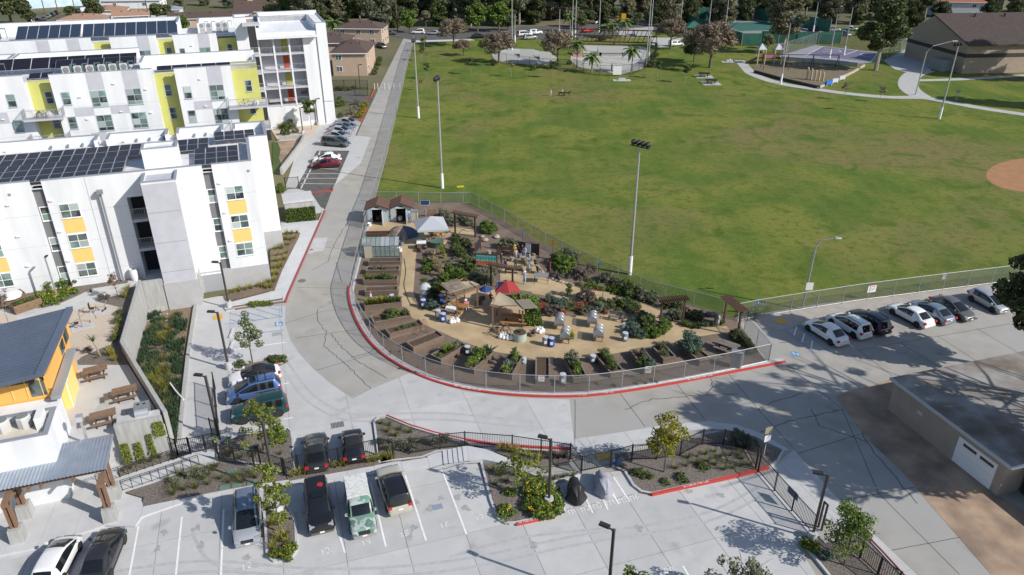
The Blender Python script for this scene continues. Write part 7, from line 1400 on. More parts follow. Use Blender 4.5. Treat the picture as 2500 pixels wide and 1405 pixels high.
for i in range(9):
 a=-x+i*2*x/8;fr.beam((a,0,0),(a,0,1.36),.04).beam((a,0,1.36),(a,d_/2,2.02),.04).beam((a,d_/2,2.02),(a,d_,1.36),.04).beam((a,d_,0),(a,d_,1.36),.04)
for y,z in((0,.05),(0,1.36),(d_/2,2.03),(d_,1.36),(d_,.05)):fr.beam((-x,y,z),(x,y,z),.05)
part('frame',fr,C_GFR,t,kind='stuff')
bench=thing('potting_bench','cluttered grey potting bench in front of the greenhouse','bench',V(S1,800,1400,GZ0),R(3));part('top',MB().box(-1.0,1.0,-.35,.35,.75,.8),C_PLASTG,bench);part('shelf',MB().box(-.95,.95,-.3,.3,.3,.33),C_TRIM,bench)
for a in(-.95,.95):
 for b in(-.3,.3):part('leg',MB().box(a-.03,a+.03,b-.03,b+.03,0,.75),C_GALV,bench)
pots=[(1120,1190,'grey tub right of the greenhouse',C_PLASTG,.35),(1090,1320,'white crate right of the potting bench',C_WHITE,.3),(1100,1080,'pot of soil stacked beside the greenhouse',C_POST,.28),(1180,1090,'pale bucket behind the grey tub',C_ALU,.22),(1435,915,'small pale bucket under the white canopy edge',C_STUCCO2,.25),(560,1390,'dark pot with seedlings before the greenhouse',C_TRIM,.25),(400,740,'white bottle crate at the shed corner',C_WHITE,.25),(405,640,'red fuel can beside left shed',P_BRED,.25),(600,600,'basket inside the left shed doorway',C_POST,.3),(1095,610,'white bag inside the right shed doorway',C_WHITE,.3),(1540,1150,'white cooler on crates by the path',C_WHITE,.3),(2030,880,'white pot right below the canopy',C_WHITE,.15)]
pm_=MB().lathe([(.75,0),(.95,.6),(1,1.2),(1.05,1.25),(.85,1.2),(.8,.9)],12).mesh('pot',50)
for x,y,lab,m,r0 in pots:tag(put('pot',pm_,m,None,V(S1,x,y+30,GZ0),0,(r0,r0,r0*1.3)),lab,'container')
t=thing('tarp_heap','blue tarp over a compost heap near the sheds','heap',V(S1,1150,1000,GZ0));r=random.Random(4);vs=[];n=16
for j,(rr_,z)in enumerate(((1.0,0),(.86,.35),(.6,.75),(.3,1.05),(.05,1.15))):
 for i in range(n):a=i*6.283/n;k_=rr_*r.uniform(.88,1.12);vs.append((math.cos(a)*2.0*k_,math.sin(a)*1.5*k_+.4,z*r.uniform(.9,1.1)))
fs=[(j*n+i,j*n+(i+1)%n,(j+1)*n+(i+1)%n,(j+1)*n+i)for j in range(4)for i in range(n)];part('tarp',MB().add(vs,[f_ for f_ in fs if f_[0]%n<5 or f_[0]%n>12]),mat('blue_tarp',(.035,.06,.12),.6,col2=(.08,.11,.17),scale=4),t);part('mulch',MB().add(vs,[f_ for f_ in fs if 5<=f_[0]%n<=12]+[tuple(range(4*n,5*n))]),mat('heap_mulch',(.30,.24,.19),.95,col2=(.18,.14,.11),scale=7),t)
for i,y in enumerate((880,930)):tag(put('lumber',MB().box(-2.2,2.2,-.18,.18,0,.28).mesh('lumber'),C_TIMB,None,V(S1,740,y+60,GZ0),R(3)),('stack of dark boards behind the greenhouse','second stack of dark boards behind greenhouse')[i],'lumber')
def umbrella(label,px,z_rim,z_top,rim_px,m,name='shade_canopy',valance=.18,pole=True,m2=None):
 c=U(*px,GZ0);t=thing(name,label,'umbrella' if 'umbrella' in name else 'canopy',(c.x,c.y,GZ0));R_=[U(*p,z_rim)-Vector((c.x,c.y,GZ0))for p in rim_px];top=Vector((0,0,z_top-GZ0));ctr=sum(R_,Vector())/len(R_);top=Vector((ctr.x,ctr.y,z_top-GZ0));n=len(R_)
 for i in range(n):
  a,b=R_[i],R_[(i+1)%n];mid=(a+b)/2+(top-(a+b)/2)*.5-Vector((0,0,.10));m3=MB().add([a,b,top,a.lerp(top,.5),b.lerp(top,.5)],[(0,1,4,3),(3,4,2)]);part('canopy_panel',m3,m,t)
  if valance:part('valance',MB().poly([a,b,b-Vector((0,0,valance)),a-Vector((0,0,valance))]),m2 or m,t)
 if pole:part('pole',MB().tube([(top.x,top.y,0),top+Vector((0,0,.1))],.04,6),C_GALV,t)
 return t
C_CANV=mat('pale_grey_canvas',(.46,.48,.53),.85,trans=.15);C_CANV2=mat('sage_valance',(.42,.51,.49),.85)
um=umbrella('large pale grey square shade canopy near the sheds',q1(S1,1800,1010),2.35,3.35,q(S1,[(1490,880),(2210,850),(2080,560),(1400,630)]),C_CANV,m2=C_CANV2,valance=.22,pole=False)
for px in((1545,1110),(2130,1130),(1700,700)):part('leg',MB().tube([V(S1,*px,GZ0),V(S1,px[0],px[1],GZ0)+Vector((0,0,2.2))],.03,5),C_GALV,um,world=True)
umbrella('red patio umbrella beyond the tan shade pergola',q1(S2,1120,1270),2.1,2.85,q(S2,[(890,1190),(930,990),(1080,950),(1280,985),(1410,1150),(1200,1290)]),mat('red_canvas',(.40,.045,.05),.8,trans=.2),'umbrella',0)
umbrella('blue patio umbrella between the two tan pergolas',q1(S2,705,1370),1.9,2.4,q(S2,[(565,1130),(640,1085),(780,1085),(845,1130),(800,1180),(705,1200),(610,1180)]),mat('blue_canvas',(.02,.07,.22),.7,trans=.2),'umbrella',0)
def polepv(label,base,top,w_,h_,tilt=R(45),rz=0.0):
 b=U(*base,GZ0);h=hgt(base[0],base[1],top[1]);t=thing('solar_pole',label,'solar panel',(b.x,b.y,GZ0),rz);part('pole',MB().tube([(0,0,0),(0,0,h)],.06,7),C_GALV,t);M_=Matrix.Rotation(tilt,4,'X')
 part('panel',MB().cbox((0,-.08,h),(w_,h_,.05),m=M_),C_ALU,t);part('cells',MB().cbox((0,-.10,h+.035),(w_-.1,h_-.1,.02),m=M_),mat('blue_cells',(.02,.035,.09),.25),t);part('control_box',MB().box(-.15,.15,.06,.25,h*.35,h*.5),C_PLASTG,t)
polepv('pole mounted blue solar panel behind the pale canopy',q1(S1,1685,590),q1(S1,1660,240),1.15,.7);polepv('small white framed solar panel over the tan pergola',q1(S2,1035,1480),q1(S2,1035,1090),.95,1.25,R(50),R(-8))
def pergola(label,Z,a,b,h,w_=1.0,slats=13,m=C_TIMB):
 A,B_=V(Z,*a,GZ0),V(Z,*b,GZ0);d=B_-A;L=d.length;t=thing('pergola',label,'pergola',A,math.atan2(d.y,d.x))
 for x in(0,L):part('post',MB().box(x-.08,x+.08,-.08,.08,0,h),m,t)
 part('beam',MB().box(-.3,L+.3,-.07,.07,h,h+.18),m,t)
 for i in range(slats):x=-.25+(L+.5)*i/(slats-1);part('slat',MB().box(x-.035,x+.035,-w_/2,w_/2,h+.18,h+.30),m,t)
pergola('brown slatted arch pergola at the top of the garden',G1,(1225,560),(1455,605),2.5);pergola('brown slatted arch pergola right of garden centre',G4,(1250,575),(1470,555),2.45,1.1,14);pergola('brown slatted arch over the right garden gate',G4,(1870,560),(2010,685),2.55,1.1,14);pergola('dark slatted arch pergola beside the red umbrella',G1,(1635,1160),(1880,1210),2.3,.9,13)
def shade(label,posts,cloth,h,slat_edge=None):
 c=U(*posts[0],GZ0);t=thing('shade_pergola',label,'pergola',(c.x,c.y,GZ0))
 P=[U(*p,GZ0)for p in posts]
 for p in P:part('post',MB().beam(p,p+Vector((0,0,h-.1)),.15),C_POST,t,world=True)
 for i in range(len(P)):part('beam',MB().beam(P[i]+Vector((0,0,h-.15)),P[(i+1)%len(P)]+Vector((0,0,h-.15)),.08,.16),C_POST,t,world=True)
 C_=[U(*p,h)for p in cloth];n=len(C_);ctr=sum(C_,Vector())/n
 a,b,c_,d_=C_;N_=10;vs=[]
 for i in range(N_+1):
  for j in range(N_+1):u_,v_=i/N_,j/N_;p=a.lerp(b,u_).lerp(d_.lerp(c_,u_),v_);vs.append(p+Vector((0,0,-.16*math.sin(u_*math.pi)*math.sin(v_*math.pi)+.03*math.sin(u_*31)+.05)))
 part('shade_cloth',MB().add(vs,[(i*(N_+1)+j,(i+1)*(N_+1)+j,(i+1)*(N_+1)+j+1,i*(N_+1)+j+1)for i in range(N_)for j in range(N_)]),C_CLOTHT,t,60,world=True)
 if slat_edge:
  A,B_=U(*slat_edge[0],h),U(*slat_edge[1],h);D=U(*slat_edge[2],h)-A
  for i in range(12):p=A.lerp(B_,i/11);part('slat',MB().beam(p+Vector((0,0,.12)),p+D+Vector((0,0,.12)),.06,.06),mat('pale_slat',(.36,.31,.25),.9),t,world=True)
 return t
shade('tan cloth shade pergola over the work tables, left of centre',q(G3,[(1248,345),(1480,245),(1330,130),(1130,215)]),q(G2,[(235,780),(570,685),(480,645),(130,665)]),2.35,q(G2,[(120,690),(300,625),(235,780)]))
shade('tan cloth shade pergola over the orange picnic tables',q(G3,[(1655,475),(1995,465),(1960,320),(1700,330)]),q(G2,[(690,905),(1080,985),(960,860),(790,770)]),2.45,q(G2,[(980,870),(1130,860),(1075,970)]))
vine('thick green vine spilling over the pergola right side',[V(G2,870,740,2.3),V(G2,1240,800,2.3),V(G2,1240,960,2.3),V(G2,980,860,2.3)],2600,F_GREEN,81,.16,'pergola_vine',.35)
vine('green vine hanging down the pergola right corner to the ground',[V(G2,1080,1130,.2),V(G2,1290,1130,.2),V(G2,1240,900,2.4),V(G2,1090,900,2.4)],2400,F_GREEN,82,.16,'pergola_vine',.4);vine('green vine on top of the left tan pergola',[V(G2,230,580,1.6),V(G2,450,640,1.6),V(G2,420,560,2.2),V(G2,250,545,2.2)],1400,F_GREEN,83,.16,'pergola_vine',.4);vine('green vine at the left end of the left tan pergola',[V(G2,80,720,1.0),V(G2,240,700,1.0),V(G2,240,640,2.4),V(G2,90,650,2.4)],1200,F_YOUNG,84,.16,'pergola_vine',.4)
def picnic(label,loc,rz,L=1.9,m=C_TABLE,name='picnic_table',ends=False,sc=1.0):
 t=thing(name,label,'picnic table',loc,rz,None,sc)
 for i in range(5):y=-.38+i*.19;part('top_plank',MB().box(-L/2,L/2,y-.09,y+.085,.72,.77),m,t)
 for s_ in(-1,1):
  b=part('bench',MB().box(-L/2+.05,L/2-.05,s_*.75-.14,s_*.75+.14,.42,.47),m,t)
  part('support',MB().beam((s_*L*.3,-.8,.38),(s_*L*.3,.8,.38),.09),C_TIMB,t);part('leg',MB().beam((s_*L*.3,-.6,0),(s_*L*.3,-.15,.72),.08),C_TIMB,t);part('leg',MB().beam((s_*L*.3,.6,0),(s_*L*.3,.15,.72),.08),C_TIMB,t)
 if ends:part('end_bench',MB().box(-L/2-.55,-L/2-.25,-.4,.4,.42,.47),m,t)
 return t
C_ORT=mat('orange_stained_timber',(.36,.17,.06),.7,col2=(.30,.14,.05),scale=4)
picnic('long orange brown picnic table under the right tan pergola',V(G2,960,1120,GZ0),R(-8),2.6,C_ORT);picnic('orange brown picnic table in shade of the left tan pergola',V(G2,340,980,GZ0),R(-35),1.6,C_ORT);picnic('small picnic table under the pale canopy',V(S1,1930,1040,GZ0),R(20),1.8,C_ORT);picnic('grey picnic table in tree shade at the garden right end',V(G4,1900,830,GZ0),R(-38),2.0,C_BEDR)
picnic('brown picnic table nearest the pavilion door in courtyard',V(ZA,955,1085,ZK),ANG+R(8),1.7,ends=True);picnic('brown picnic table in the middle of the courtyard patio',V(ZA,1240,1290,ZK),ANG+R(8),1.7,ends=True);picnic('brown picnic table nearest the barbecue counter',V(ZB,890,110,ZK),ANG+R(8),1.7,ends=True)
for px,lab in((q1(FS,1965,712),'dark picnic table on the park lawn, left of pair'),(q1(FS,2030,775),'dark picnic table on the park lawn, right of pair')):p_=picnic(lab,U(*px,.02),R(-10),2.2,C_TRIM,sc=1.2);tag(put('table_pad',MB().box(-2,2,-1.8,1.8,.012,.04).mesh('table_pad'),C_PATHC,None,U(*px)),kind='structure')
def barrel(label,loc,m,h=.85,r0=.29,lid=C_STUCCO2,name='barrel'):
 t=thing(name,label,'barrel',loc);part('drum',MB().lathe([(r0*.92,0),(r0,.06),(r0*1.03,h*.35),(r0,h*.5),(r0*1.03,h*.65),(r0,h*.95),(r0*.95,h)],14),m,t,50);part('lid',MB().lathe([(r0*.9,h),(r0*.9,h+.05),(r0*.3,h+.06)],12),lid,t);part('label_patch',MB().box(-.13,.13,-r0*1.06,-r0*.98,h*.35,h*.7),C_WHITE,t)
for Z,x,y,m,lab,h in((G3,862,240,C_PLASTB,'blue barrel by the draped frame on the path',.85),(G3,1073,185,C_PLASTB,'blue barrel under the left pergola shade',.85),(G3,1090,400,C_PLASTB,'blue barrel beside grey barrel near left pergola',.85),(G3,1030,360,C_PLASTG,'grey barrel beside blue barrel near left pergola',.85),(G4,185,785,C_PLASTB,'blue barrel beside the flowering hoop bed',.85),(G4,127,775,C_PLASTG,'grey barrel left of the blue barrel by hoop bed',.85),(G4,905,730,mat('steel_blue_bin',(.16,.22,.30),.5),'blue grey bin at the edge of the central planting',.8),(G4,900,610,C_WHITE,'white bucket above the blue grey bin',.5),(G3,1365,770,mat('dark_green_bin',(.02,.06,.05),.5),'dark green bin by the chard bed',.75),(G3,2012,875,mat('mint_bucket',(.35,.5,.45),.5),'mint bucket by the empty bed',.5),(G4,590,940,mat('grey_blue_bin',(.2,.25,.3),.5),'white lidded bin between the vine and squash beds',.65),(G4,295,1150,C_PLASTG,'round grey trash can by the squash bed',.9),(G4,1805,565,C_PLASTG,'grey bin beside the dark work table',.75),(G3,505,170,mat('slate_bin',(.08,.1,.13),.5),'dark white lidded bin beside lettuce bed',.7)):barrel(lab,V(Z,x,y,GZ0),m,h,.29 if h>.6 else.2)
bg_m=MB().lathe([(.18,0),(.26,.1),(.24,.25),(.1,.38),(.05,.45),(.1,.5)],9).mesh('bag',60)
for Z,pts,lab,grp in((G3,[(1180,420),(1215,415),(1250,405),(1200,400)],'white tied bag in the small heap by the barrels','bags by the barrels'),(G3,[(1745,590),(1780,600),(1825,605),(1865,605),(1800,575),(1770,565)],'white tied bag in front of the bicycles','bags by the bicycles'),(G3,[(2165,520),(2195,535),(2220,520),(2190,505)],'white tied bag right of the round planter','bags right of the planter')):
 for x,y in pts:tag(put('bag',bg_m,C_WHITE,None,V(Z,x,y,GZ0),random.uniform(0,6),random.uniform(.8,1.1)),lab,'bag',grp)
t=thing('tank_planter','round corrugated pale green tank planter with dry stems','planter',V(G3,1962,605,GZ0));part('tank',MB().lathe([(.62+(.015 if i%2 else 0),i*.07)for i in range(12)],20),mat('pale_green_tank',(.36,.44,.38),.5),t,30);part('soil',MB().lathe([(.6,.72),(.6,.78)],16),C_SOIL,t);put('stems',PL['tuft'],F_GREYG,t,(0,0,.75),0,1.3)
t=thing('tank_planter','round green tub below the pale canopy','planter',V(S1,1930,1230,GZ0));part('tank',MB().lathe([(.75,0),(.85,.7),(.9,.75),(.8,.72)],16),mat('green_tub',(.09,.15,.13),.6),t,40);part('soil',MB().lathe([(.8,.6),(.8,.66)],14),C_MULCH2,t)
C_HOOP=mat('plastic_hoop_cover',(.36,.40,.44),.3,alpha=.5)
def hoopbed(label,loc,rz,fl=False):
 t=thing('hoop_bed',label,'raised bed',loc,rz)
 for a in(-.5,.5):
  for b in(-.35,.35):part('leg',MB().box(a-.04,a+.04,b-.04,b+.04,0,.6),C_POST,t)
 part('tray',MB().box(-.65,.65,-.48,.48,.5,.75),C_BEDR,t);vs=[];n=9
 for i,x in enumerate((-.6,0,.6)):
  for j in range(n):a=math.pi*j/(n-1);vs.append((x,-.45*math.cos(a),.75+.55*math.sin(a)*(1.05 if i==1 else 1)))
 part('cover',MB().add(vs,[(i*n+j,(i+1)*n+j,(i+1)*n+j+1,i*n+j+1)for i in range(2)for j in range(n-1)]+[tuple(range(n)),tuple(reversed(range(2*n,3*n)))]),C_HOOP,t,60)
 for i in(0,1,2):part('hoop',MB().tube([vs[i*n+j]for j in range(n)],.012,4),C_ALU,t)
 if fl:put('blooms',PL['low'],F_YFL,t,(.3,-.4,.6),0,.9);put('leaves',PL['low'],F_GREEN,t,(-.3,-.45,.6),0,.9)
for x,y,lab,fl in((265,600,'plastic hooped mini bed nearest the vine pergola',0),(585,580,'plastic hooped mini bed highest of the four',0),(645,715,'plastic hooped mini bed at right of the four',0),(320,735,'plastic hooped mini bed with yellow flowers at front',1)):hoopbed(lab,V(G4,x,y,GZ0),R(82),fl)
def gbench(label,loc,rz,L=1.6,m=C_TIMB):
 t=thing('garden_bench',label,'bench',loc,rz)
 for i in range(3):part('seat_slat',MB().box(-L/2,L/2,-.22+i*.15,-.1+i*.15,.42,.46),m,t);part('back_slat',MB().box(-L/2,L/2,.24,.28,.52+i*.14,.62+i*.14),m,t)
 for a in(-L/2+.05,L/2-.05):part('leg',MB().box(a-.04,a+.04,-.22,-.15,0,.6),m,t);part('leg',MB().box(a-.04,a+.04,.22,.29,0,.92),m,t);part('armrest',MB().box(a-.04,a+.04,-.22,.21,.6,.65),m,t)
gbench('dark slatted bench in front of the gathered people',V(S2,1280,810,GZ0),R(172),1.9);gbench('dark slatted bench behind the gathered people',V(S2,1100,440,GZ0),R(-5),1.9);gbench('weathered bench above the central planting at right',V(G4,815,535,GZ0),R(-20),1.4,C_BEDR)
t=thing('work_table','grey topped steel table on the open granite path','table',V(S2,1830,990,GZ0),R(-5));part('top',MB().box(-.75,.75,-.45,.45,.85,.9),C_PLASTG,t)
for a in(-.7,.7):
 for b in(-.4,.4):part('leg',MB().box(a-.025,a+.025,b-.025,b+.025,0,.85),C_TIMB,t)
t=thing('work_table','dark cluttered work table near the right garden arch','table',V(G4,1735,560,GZ0),R(-8));part('top',MB().box(-.75,.75,-.4,.4,.8,.86),C_TRIM,t);part('tub',MB().box(-.4,.5,-.3,.3,.86,1.1),C_BLACKM,t)
for a in(-.7,.7):
 for b in(-.35,.35):part('leg',MB().box(a-.03,a+.03,b-.03,b+.03,0,.8),C_BEDR,t)
stm=MB().lathe([(.27,0),(.25,.25),(.26,.5),(.2,.51)],10).mesh('stump',40)
for i,(x,y,lab)in enumerate(((770,430,'pale tree stump seat left of the group'),(1570,780,'pale stump seat nearest the granite path'),(1790,820,'stump seat in tree shade at right'),(1400,500,'stump seat by the notice board'),(1640,560,'stump seat right of the group'),(1470,580,'round stump table in the middle of the group'),(1240,560,'stump seat left of the round table'),(1680,480,'stump seat below the notice board end'))):tag(put('stump',stm,C_BARKP,None,V(S2,x,y,GZ0),0,1.0+.25*(i==5)),lab,'stump')
mu=V(S2,515,690,GZ0);mu2=V(S2,930,720,GZ0);d=mu2-mu;t=thing('mural_panel','painted carrot mural panel in dark timber frame','mural',(mu.x,mu.y,GZ0),math.atan2(d.y,d.x));L=d.length
part('board',MB().box(0,L,0,.06,.35,1.6),mat('teal_mural',(.10,.42,.38),.8,col2=(.16,.50,.46),scale=3),t);part('soil_band',MB().box(.03,L-.03,-.012,0,.38,.88),mat('mural_soil',(.62,.19,.07),.8),t)
for i in range(7):
 x=.2+i*(L-.4)/6;part('leaf_stroke',MB().poly([(x-.10,-.016,1.45),(x,-.016,.90),(x+.10,-.016,1.45),(x,-.016,1.3)]),mat('mural_leaf',(.03,.22,.18),.8),t)
 part('carrot',MB().poly([(x-.07,-.02,.86),(x,-.02,.45),(x+.07,-.02,.86)]),mat('mural_carrot',(.55,.10,.03)if i%2 else(.55,.10,.03),.8),t)
 if i in(0,3,4,5):part('beet',MB().lathe([(.06,-.024),(.06,-.020)],8,(x-.12,0,.72),'y'),mat('mural_beet',(.16,.03,.10),.8),t)
for x in(-.08,L+.02):part('frame_post',MB().box(x,x+.08,-.03,.1,0,1.75),C_TIMB,t)
part('frame_rail',MB().box(.002,L+.018,-.03,.1,1.61,1.72),C_TIMB,t)
a=V(S2,1370,440,GZ0);b=V(S2,1770,500,GZ0);d=b-a;t=thing('notice_board','black notice board with one white poster behind the group','notice board',a,math.atan2(d.y,d.x));L=d.length;part('board',MB().box(0,L,0,.06,.3,1.7),C_TRIM,t);part('poster',MB().box(L*.36,L*.62,-.012,-.001,.5,1.6),C_WHITE,t)
for i in range(6):part('print_line',MB().box(L*.39,L*.59,-.016,-.013,.62+i*.13,.67+i*.13),C_INK,t)
part('heading',MB().box(L*.40,L*.60,-.016,-.013,1.42,1.52),C_SIGNB,t);part('frame_post',MB().box(L+.01,L+.1,-.04,.08,0,1.85),C_TIMB,t);part('frame_post',MB().box(-.1,-.01,-.04,.08,0,1.85),C_TIMB,t)
for lab,a,b in(('dark wire panel on red posts left of the mural',(505,460),(605,330)),('dark furled screen beside the right red post',(1960,830),(2000,860))):
 A,B_=V(S2,*a,GZ0),V(S2,*b,GZ0);d=B_-A;t=thing('screen_panel',lab,'screen',A,math.atan2(d.y,d.x));part('screen',MB().box(0,d.length,-.02,.02,.4,1.5),C_TRIM,t);part('post',MB().box(-.09,0,-.05,.05,0,1.7),mat('red_brown_post',(.15,.05,.035),.8),t);part('post',MB().box(d.length,d.length+.09,-.05,.05,0,1.7),MATS['red_brown_post'],t)
def flagpin(label,loc,m,h):
 t=thing('garden_spinner',label,'spinner',loc);part('stake',MB().tube([(0,0,0),(0,0,h)],.02,4),C_TRIM,t)
 for k_ in range(4):a=k_*math.pi/2;part('vane',MB().hexa([(0,-.01,h),(.18*math.cos(a),-.01,h+.18*math.sin(a)),(.26*math.cos(a+.6),.01,h+.26*math.sin(a+.6)),(0,.01,h),(0,.03,h+.02),(.18*math.cos(a),.03,h+.02+.18*math.sin(a)),(.26*math.cos(a+.6),.04,h+.02+.26*math.sin(a+.6)),(0,.04,h+.02)]),m,t)
flagpin('blue pinwheel behind the notice board',V(S2,1450,330,GZ0),C_SIGNB,2.1);flagpin('red pinwheel by the lawn fence',V(S2,2060,430,GZ0),P_BRED,1.6);flagpin('blue pinwheel near the central floodlight',V(G4,645,70,GZ0),C_SIGNB,1.1);flagpin('lime pinwheel above the right arch pergola',V(G4,1400,400,GZ0),F_YOUNG,1.5)
t=thing('frost_cloth','white frost cloth draped over a tall frame by the path','cloth',V(G3,885,130,GZ0));part('cloth',MB().lathe([(.55+.08*math.sin(i*2.3),i*.2)if i<8 else(.25,1.65)for i in range(9)],11),mat('frost_cloth',(.55,.58,.60),.8,alpha=.75),t,60);part('frame_pole',MB().tube([(0,0,0),(0,0,1.8)],.03,5),C_GALV,t)
t=thing('wheelbarrow','white tray wheelbarrow beside the left pergola','wheelbarrow',V(G3,1185,310,GZ0),R(-10));part('tray',MB().hexa([(-.4,-.25,.35),(.35,-.25,.35),(.35,.25,.35),(-.4,.25,.35),(-.6,-.38,.65),(.55,-.38,.65),(.55,.38,.65),(-.6,.38,.65)]),C_WHITE,t);part('wheel',MB().lathe([(.2,-.05),(.2,.05)],10,(.55,0,.2),'y'),C_BLACKT,t);part('handle',MB().beam((-.4,-.25,.35),(-1.1,-.3,.55),.04),C_TIMB,t);part('handle',MB().beam((-.4,.25,.35),(-1.1,.3,.55),.04),C_TIMB,t)
def bike(label,loc,rz,m=C_BLACKM,grp=None):
 t=thing('bicycle',label,'bicycle',loc,rz,grp)
 for x in(-.5,.5):
  w_=part('wheel',MB().tube([(x+.32*math.cos(a*.4488),0,.34+.32*math.sin(a*.4488))for a in range(15)],.022,4,False),C_BLACKT,t);sp=MB()
  for a in range(6):sp.beam((x,0,.34),(x+.3*math.cos(a*1.047),0,.34+.3*math.sin(a*1.047)),.008)
  part('spokes',sp,C_GALV,w_,kind='stuff')
 f_=MB()
 for a,b in(((-.5,0,.34),(-.12,0,.34)),((-.12,0,.34),(-.22,0,.85)),((-.22,0,.8),(.32,0,.82)),((-.12,0,.34),(.34,0,.75)),((.5,0,.34),(.32,0,.95)),((-.5,0,.34),(-.22,0,.8))):f_.beam(a,b,.035)
 part('frame',f_,m,t);part('saddle',MB().box(-.34,-.1,-.06,.06,.86,.92),C_TRIM,t);part('handlebar',MB().beam((.32,-.28,.98),(.32,.28,.98),.03),C_TRIM,t)
bike('black bicycle leaning by the white bags, left',V(G3,1720,560,GZ0),R(10));bike('black bicycle leaning by the white bags, right',V(G3,1800,550,GZ0),R(-15))
for i,(x,y)in enumerate(((2110,515),(2140,505),(2175,500),(2195,490))):bike(('first','second','third','fourth')[i]+' bicycle from the left in the rack outside garden gate',V(G4,x,y,.03),R(70),(C_BLACKM,P_SILVER,C_BLACKM,P_GREY)[i],'bicycles at the rack')
bike('bicycle on the upper right balcony of the middle block',LL(.4,T2-1.2,12.75),ANG,P_GREY);bike('bicycle on the upper left balcony of the middle block',LL(-22.6,T2-1.25,13.15),ANG,P_GREY)
boxthing('crate_stack','pinkish slatted crates beside the path below the canopy','crate',V(S1,1590,1290,GZ0),R(5),[('slat',(-.5,.5,-.4,-.36,.05+i*.2,.2+i*.2),C_POST)for i in range(4)]+[('body',(-.48,.48,-.35,.35,0,.8),C_BED),('lid',(-.55,.55,-.42,.42,.8,.85),C_WHITE)])
boxthing('compost_crate','pale wooden crate filled with chips by the yellow flowers','crate',V(S1,1840,1440,GZ0),R(3),[('side',(-.55,.55,-.4,-.35,0,.5),C_BED),('side',(-.55,.55,.35,.4,0,.5),C_BED),('side',(-.55,-.5,-.348,.348,0,.5),C_BED),('side',(.5,.55,-.348,.348,0,.5),C_BED),('chips',(-.49,.49,-.34,.34,.3,.45),C_MULCH2)])
t=thing('kettle_grill','round black kettle grill beside the crates','grill',V(S1,1660,1380,GZ0));part('bowl',MB().lathe([(.1,.45),(.35,.6),(.38,.75),(.3,.92),(.08,1.0)],14),C_BLACKM,t,50)
for a in(0,2.1,4.2):part('leg',MB().beam((.1*math.cos(a),.1*math.sin(a),.5),(.32*math.cos(a),.32*math.sin(a),0),.03),C_GALV,t)
boxthing('steel_cabinet','tall grey corrugated cabinet at the shaded garden corner','cabinet',V(G4,1985,985,GZ0),R(-15),[('body',(-.45,.45,-.3,.3,0,1.5),mat('grey_corrugated',(.36,.35,.33),.6)),('lid',(-.48,.48,-.33,.33,1.5,1.55),C_PLASTG)]+[('rib',(-.45+i*.15,-.40+i*.15,-.32,-.301,.05,1.45),C_PLASTG)for i in range(6)])
boxthing('pallet_screen','upright brown pallet planks near the fence top','pallet',V(S1,1820,560,GZ0),R(3),[('plank',(-.6+i*.2,-.45+i*.2,0,.04,0,1.0),C_POST)for i in range(6)])
scm=thing('scarecrow','scarecrow in white with red head by the lettuce bed','scarecrow',V(G1,262,1350,GZ0));part('robe',MB().lathe([(.13,.3),(.15,.7),(.1,1.0)],9),C_STUCCO2,scm,50);part('stake',MB().tube([(0,0,0),(0,0,1.0)],.03,4),C_TIMB,scm);part('head',MB().lathe([(.04,.98),(.09,1.08),(.1,1.2),(.03,1.3)],9),mat('faded_red',(.38,.10,.10),.8),scm,60)
def gp(kind,Z,pts,sc,m,lab,grp,fl=None,var=.25):plants(kind,Z,pts,sc*(.74 if kind=='big' else.85),m,lab,grp,GZ0,var,fl)
gp('big',G1,[(1070,370),(1120,400),(1160,430),(1290,400),(1340,440),(1390,470),(1240,430),(1180,470)],1.15,F_GREYG,'grey green shrub in the bed under the fence at garden top','top fence bed shrubs');gp('big',G1,[(1600,560),(1570,520),(1640,540)],1.3,F_GREEN,'rounded bright green bush by the lawn fence','bright bushes by the lawn fence')
gp('big',G1,[(1800,720),(1860,700),(1900,730),(1750,735)],1.15,F_GREYG,'olive bush left of the notice board','olive bushes by the board');gp('big',G1,[(1230,640),(1260,690),(1330,690),(1370,720),(1250,790),(1290,830),(1220,770)],1.05,F_MID,'leafy green shrub in the bank left of the mural','bank shrubs left of mural')
gp('tall',G1,[(1065,800),(1090,850)],1.0,F_YOUNG,'tall yellow flowering plant beside the path','yellow flowering stems',F_YFL);gp('tall',G1,[(1000,950),(1030,1000),(1060,1060),(980,900)],1.0,F_STRAW,'tall straw coloured grass stand beside the path','straw stands');gp('big',G1,[(880,900),(910,990),(940,930),(1150,980),(1180,1000)],.9,F_GREEN,'bright green clump beside the path bend','bright clumps by the path')
gp('big',G1,[(1360,900),(1400,940),(1430,1000),(1380,980),(1320,950)],.95,F_MID,'green shrub in front of the mural','shrubs before the mural');gp('big',G1,[(1490,1060),(1530,1100),(1580,1060),(1620,1120),(1560,1140),(1450,1100),(1640,1040)],1.0,F_GREYG,'olive green shrub below the mural','shrubs below the mural');gp('big',G1,[(1230,1050),(1280,1070),(1180,1080),(1130,1130),(1090,1140)],1.1,F_GREEN,'bright vine shrub behind the left pergola','vine shrubs behind the pergola');gp('big',G1,[(990,1210),(1000,1260),(950,1350),(960,1300)],1.15,F_DARK,'dark shrub left of the left pergola','dark shrubs by the pergola')
gp('big',G3,[(950,215),(955,255)],1.05,F_BLUEG,'blue green potted shrub by the blue barrel','potted shrubs')
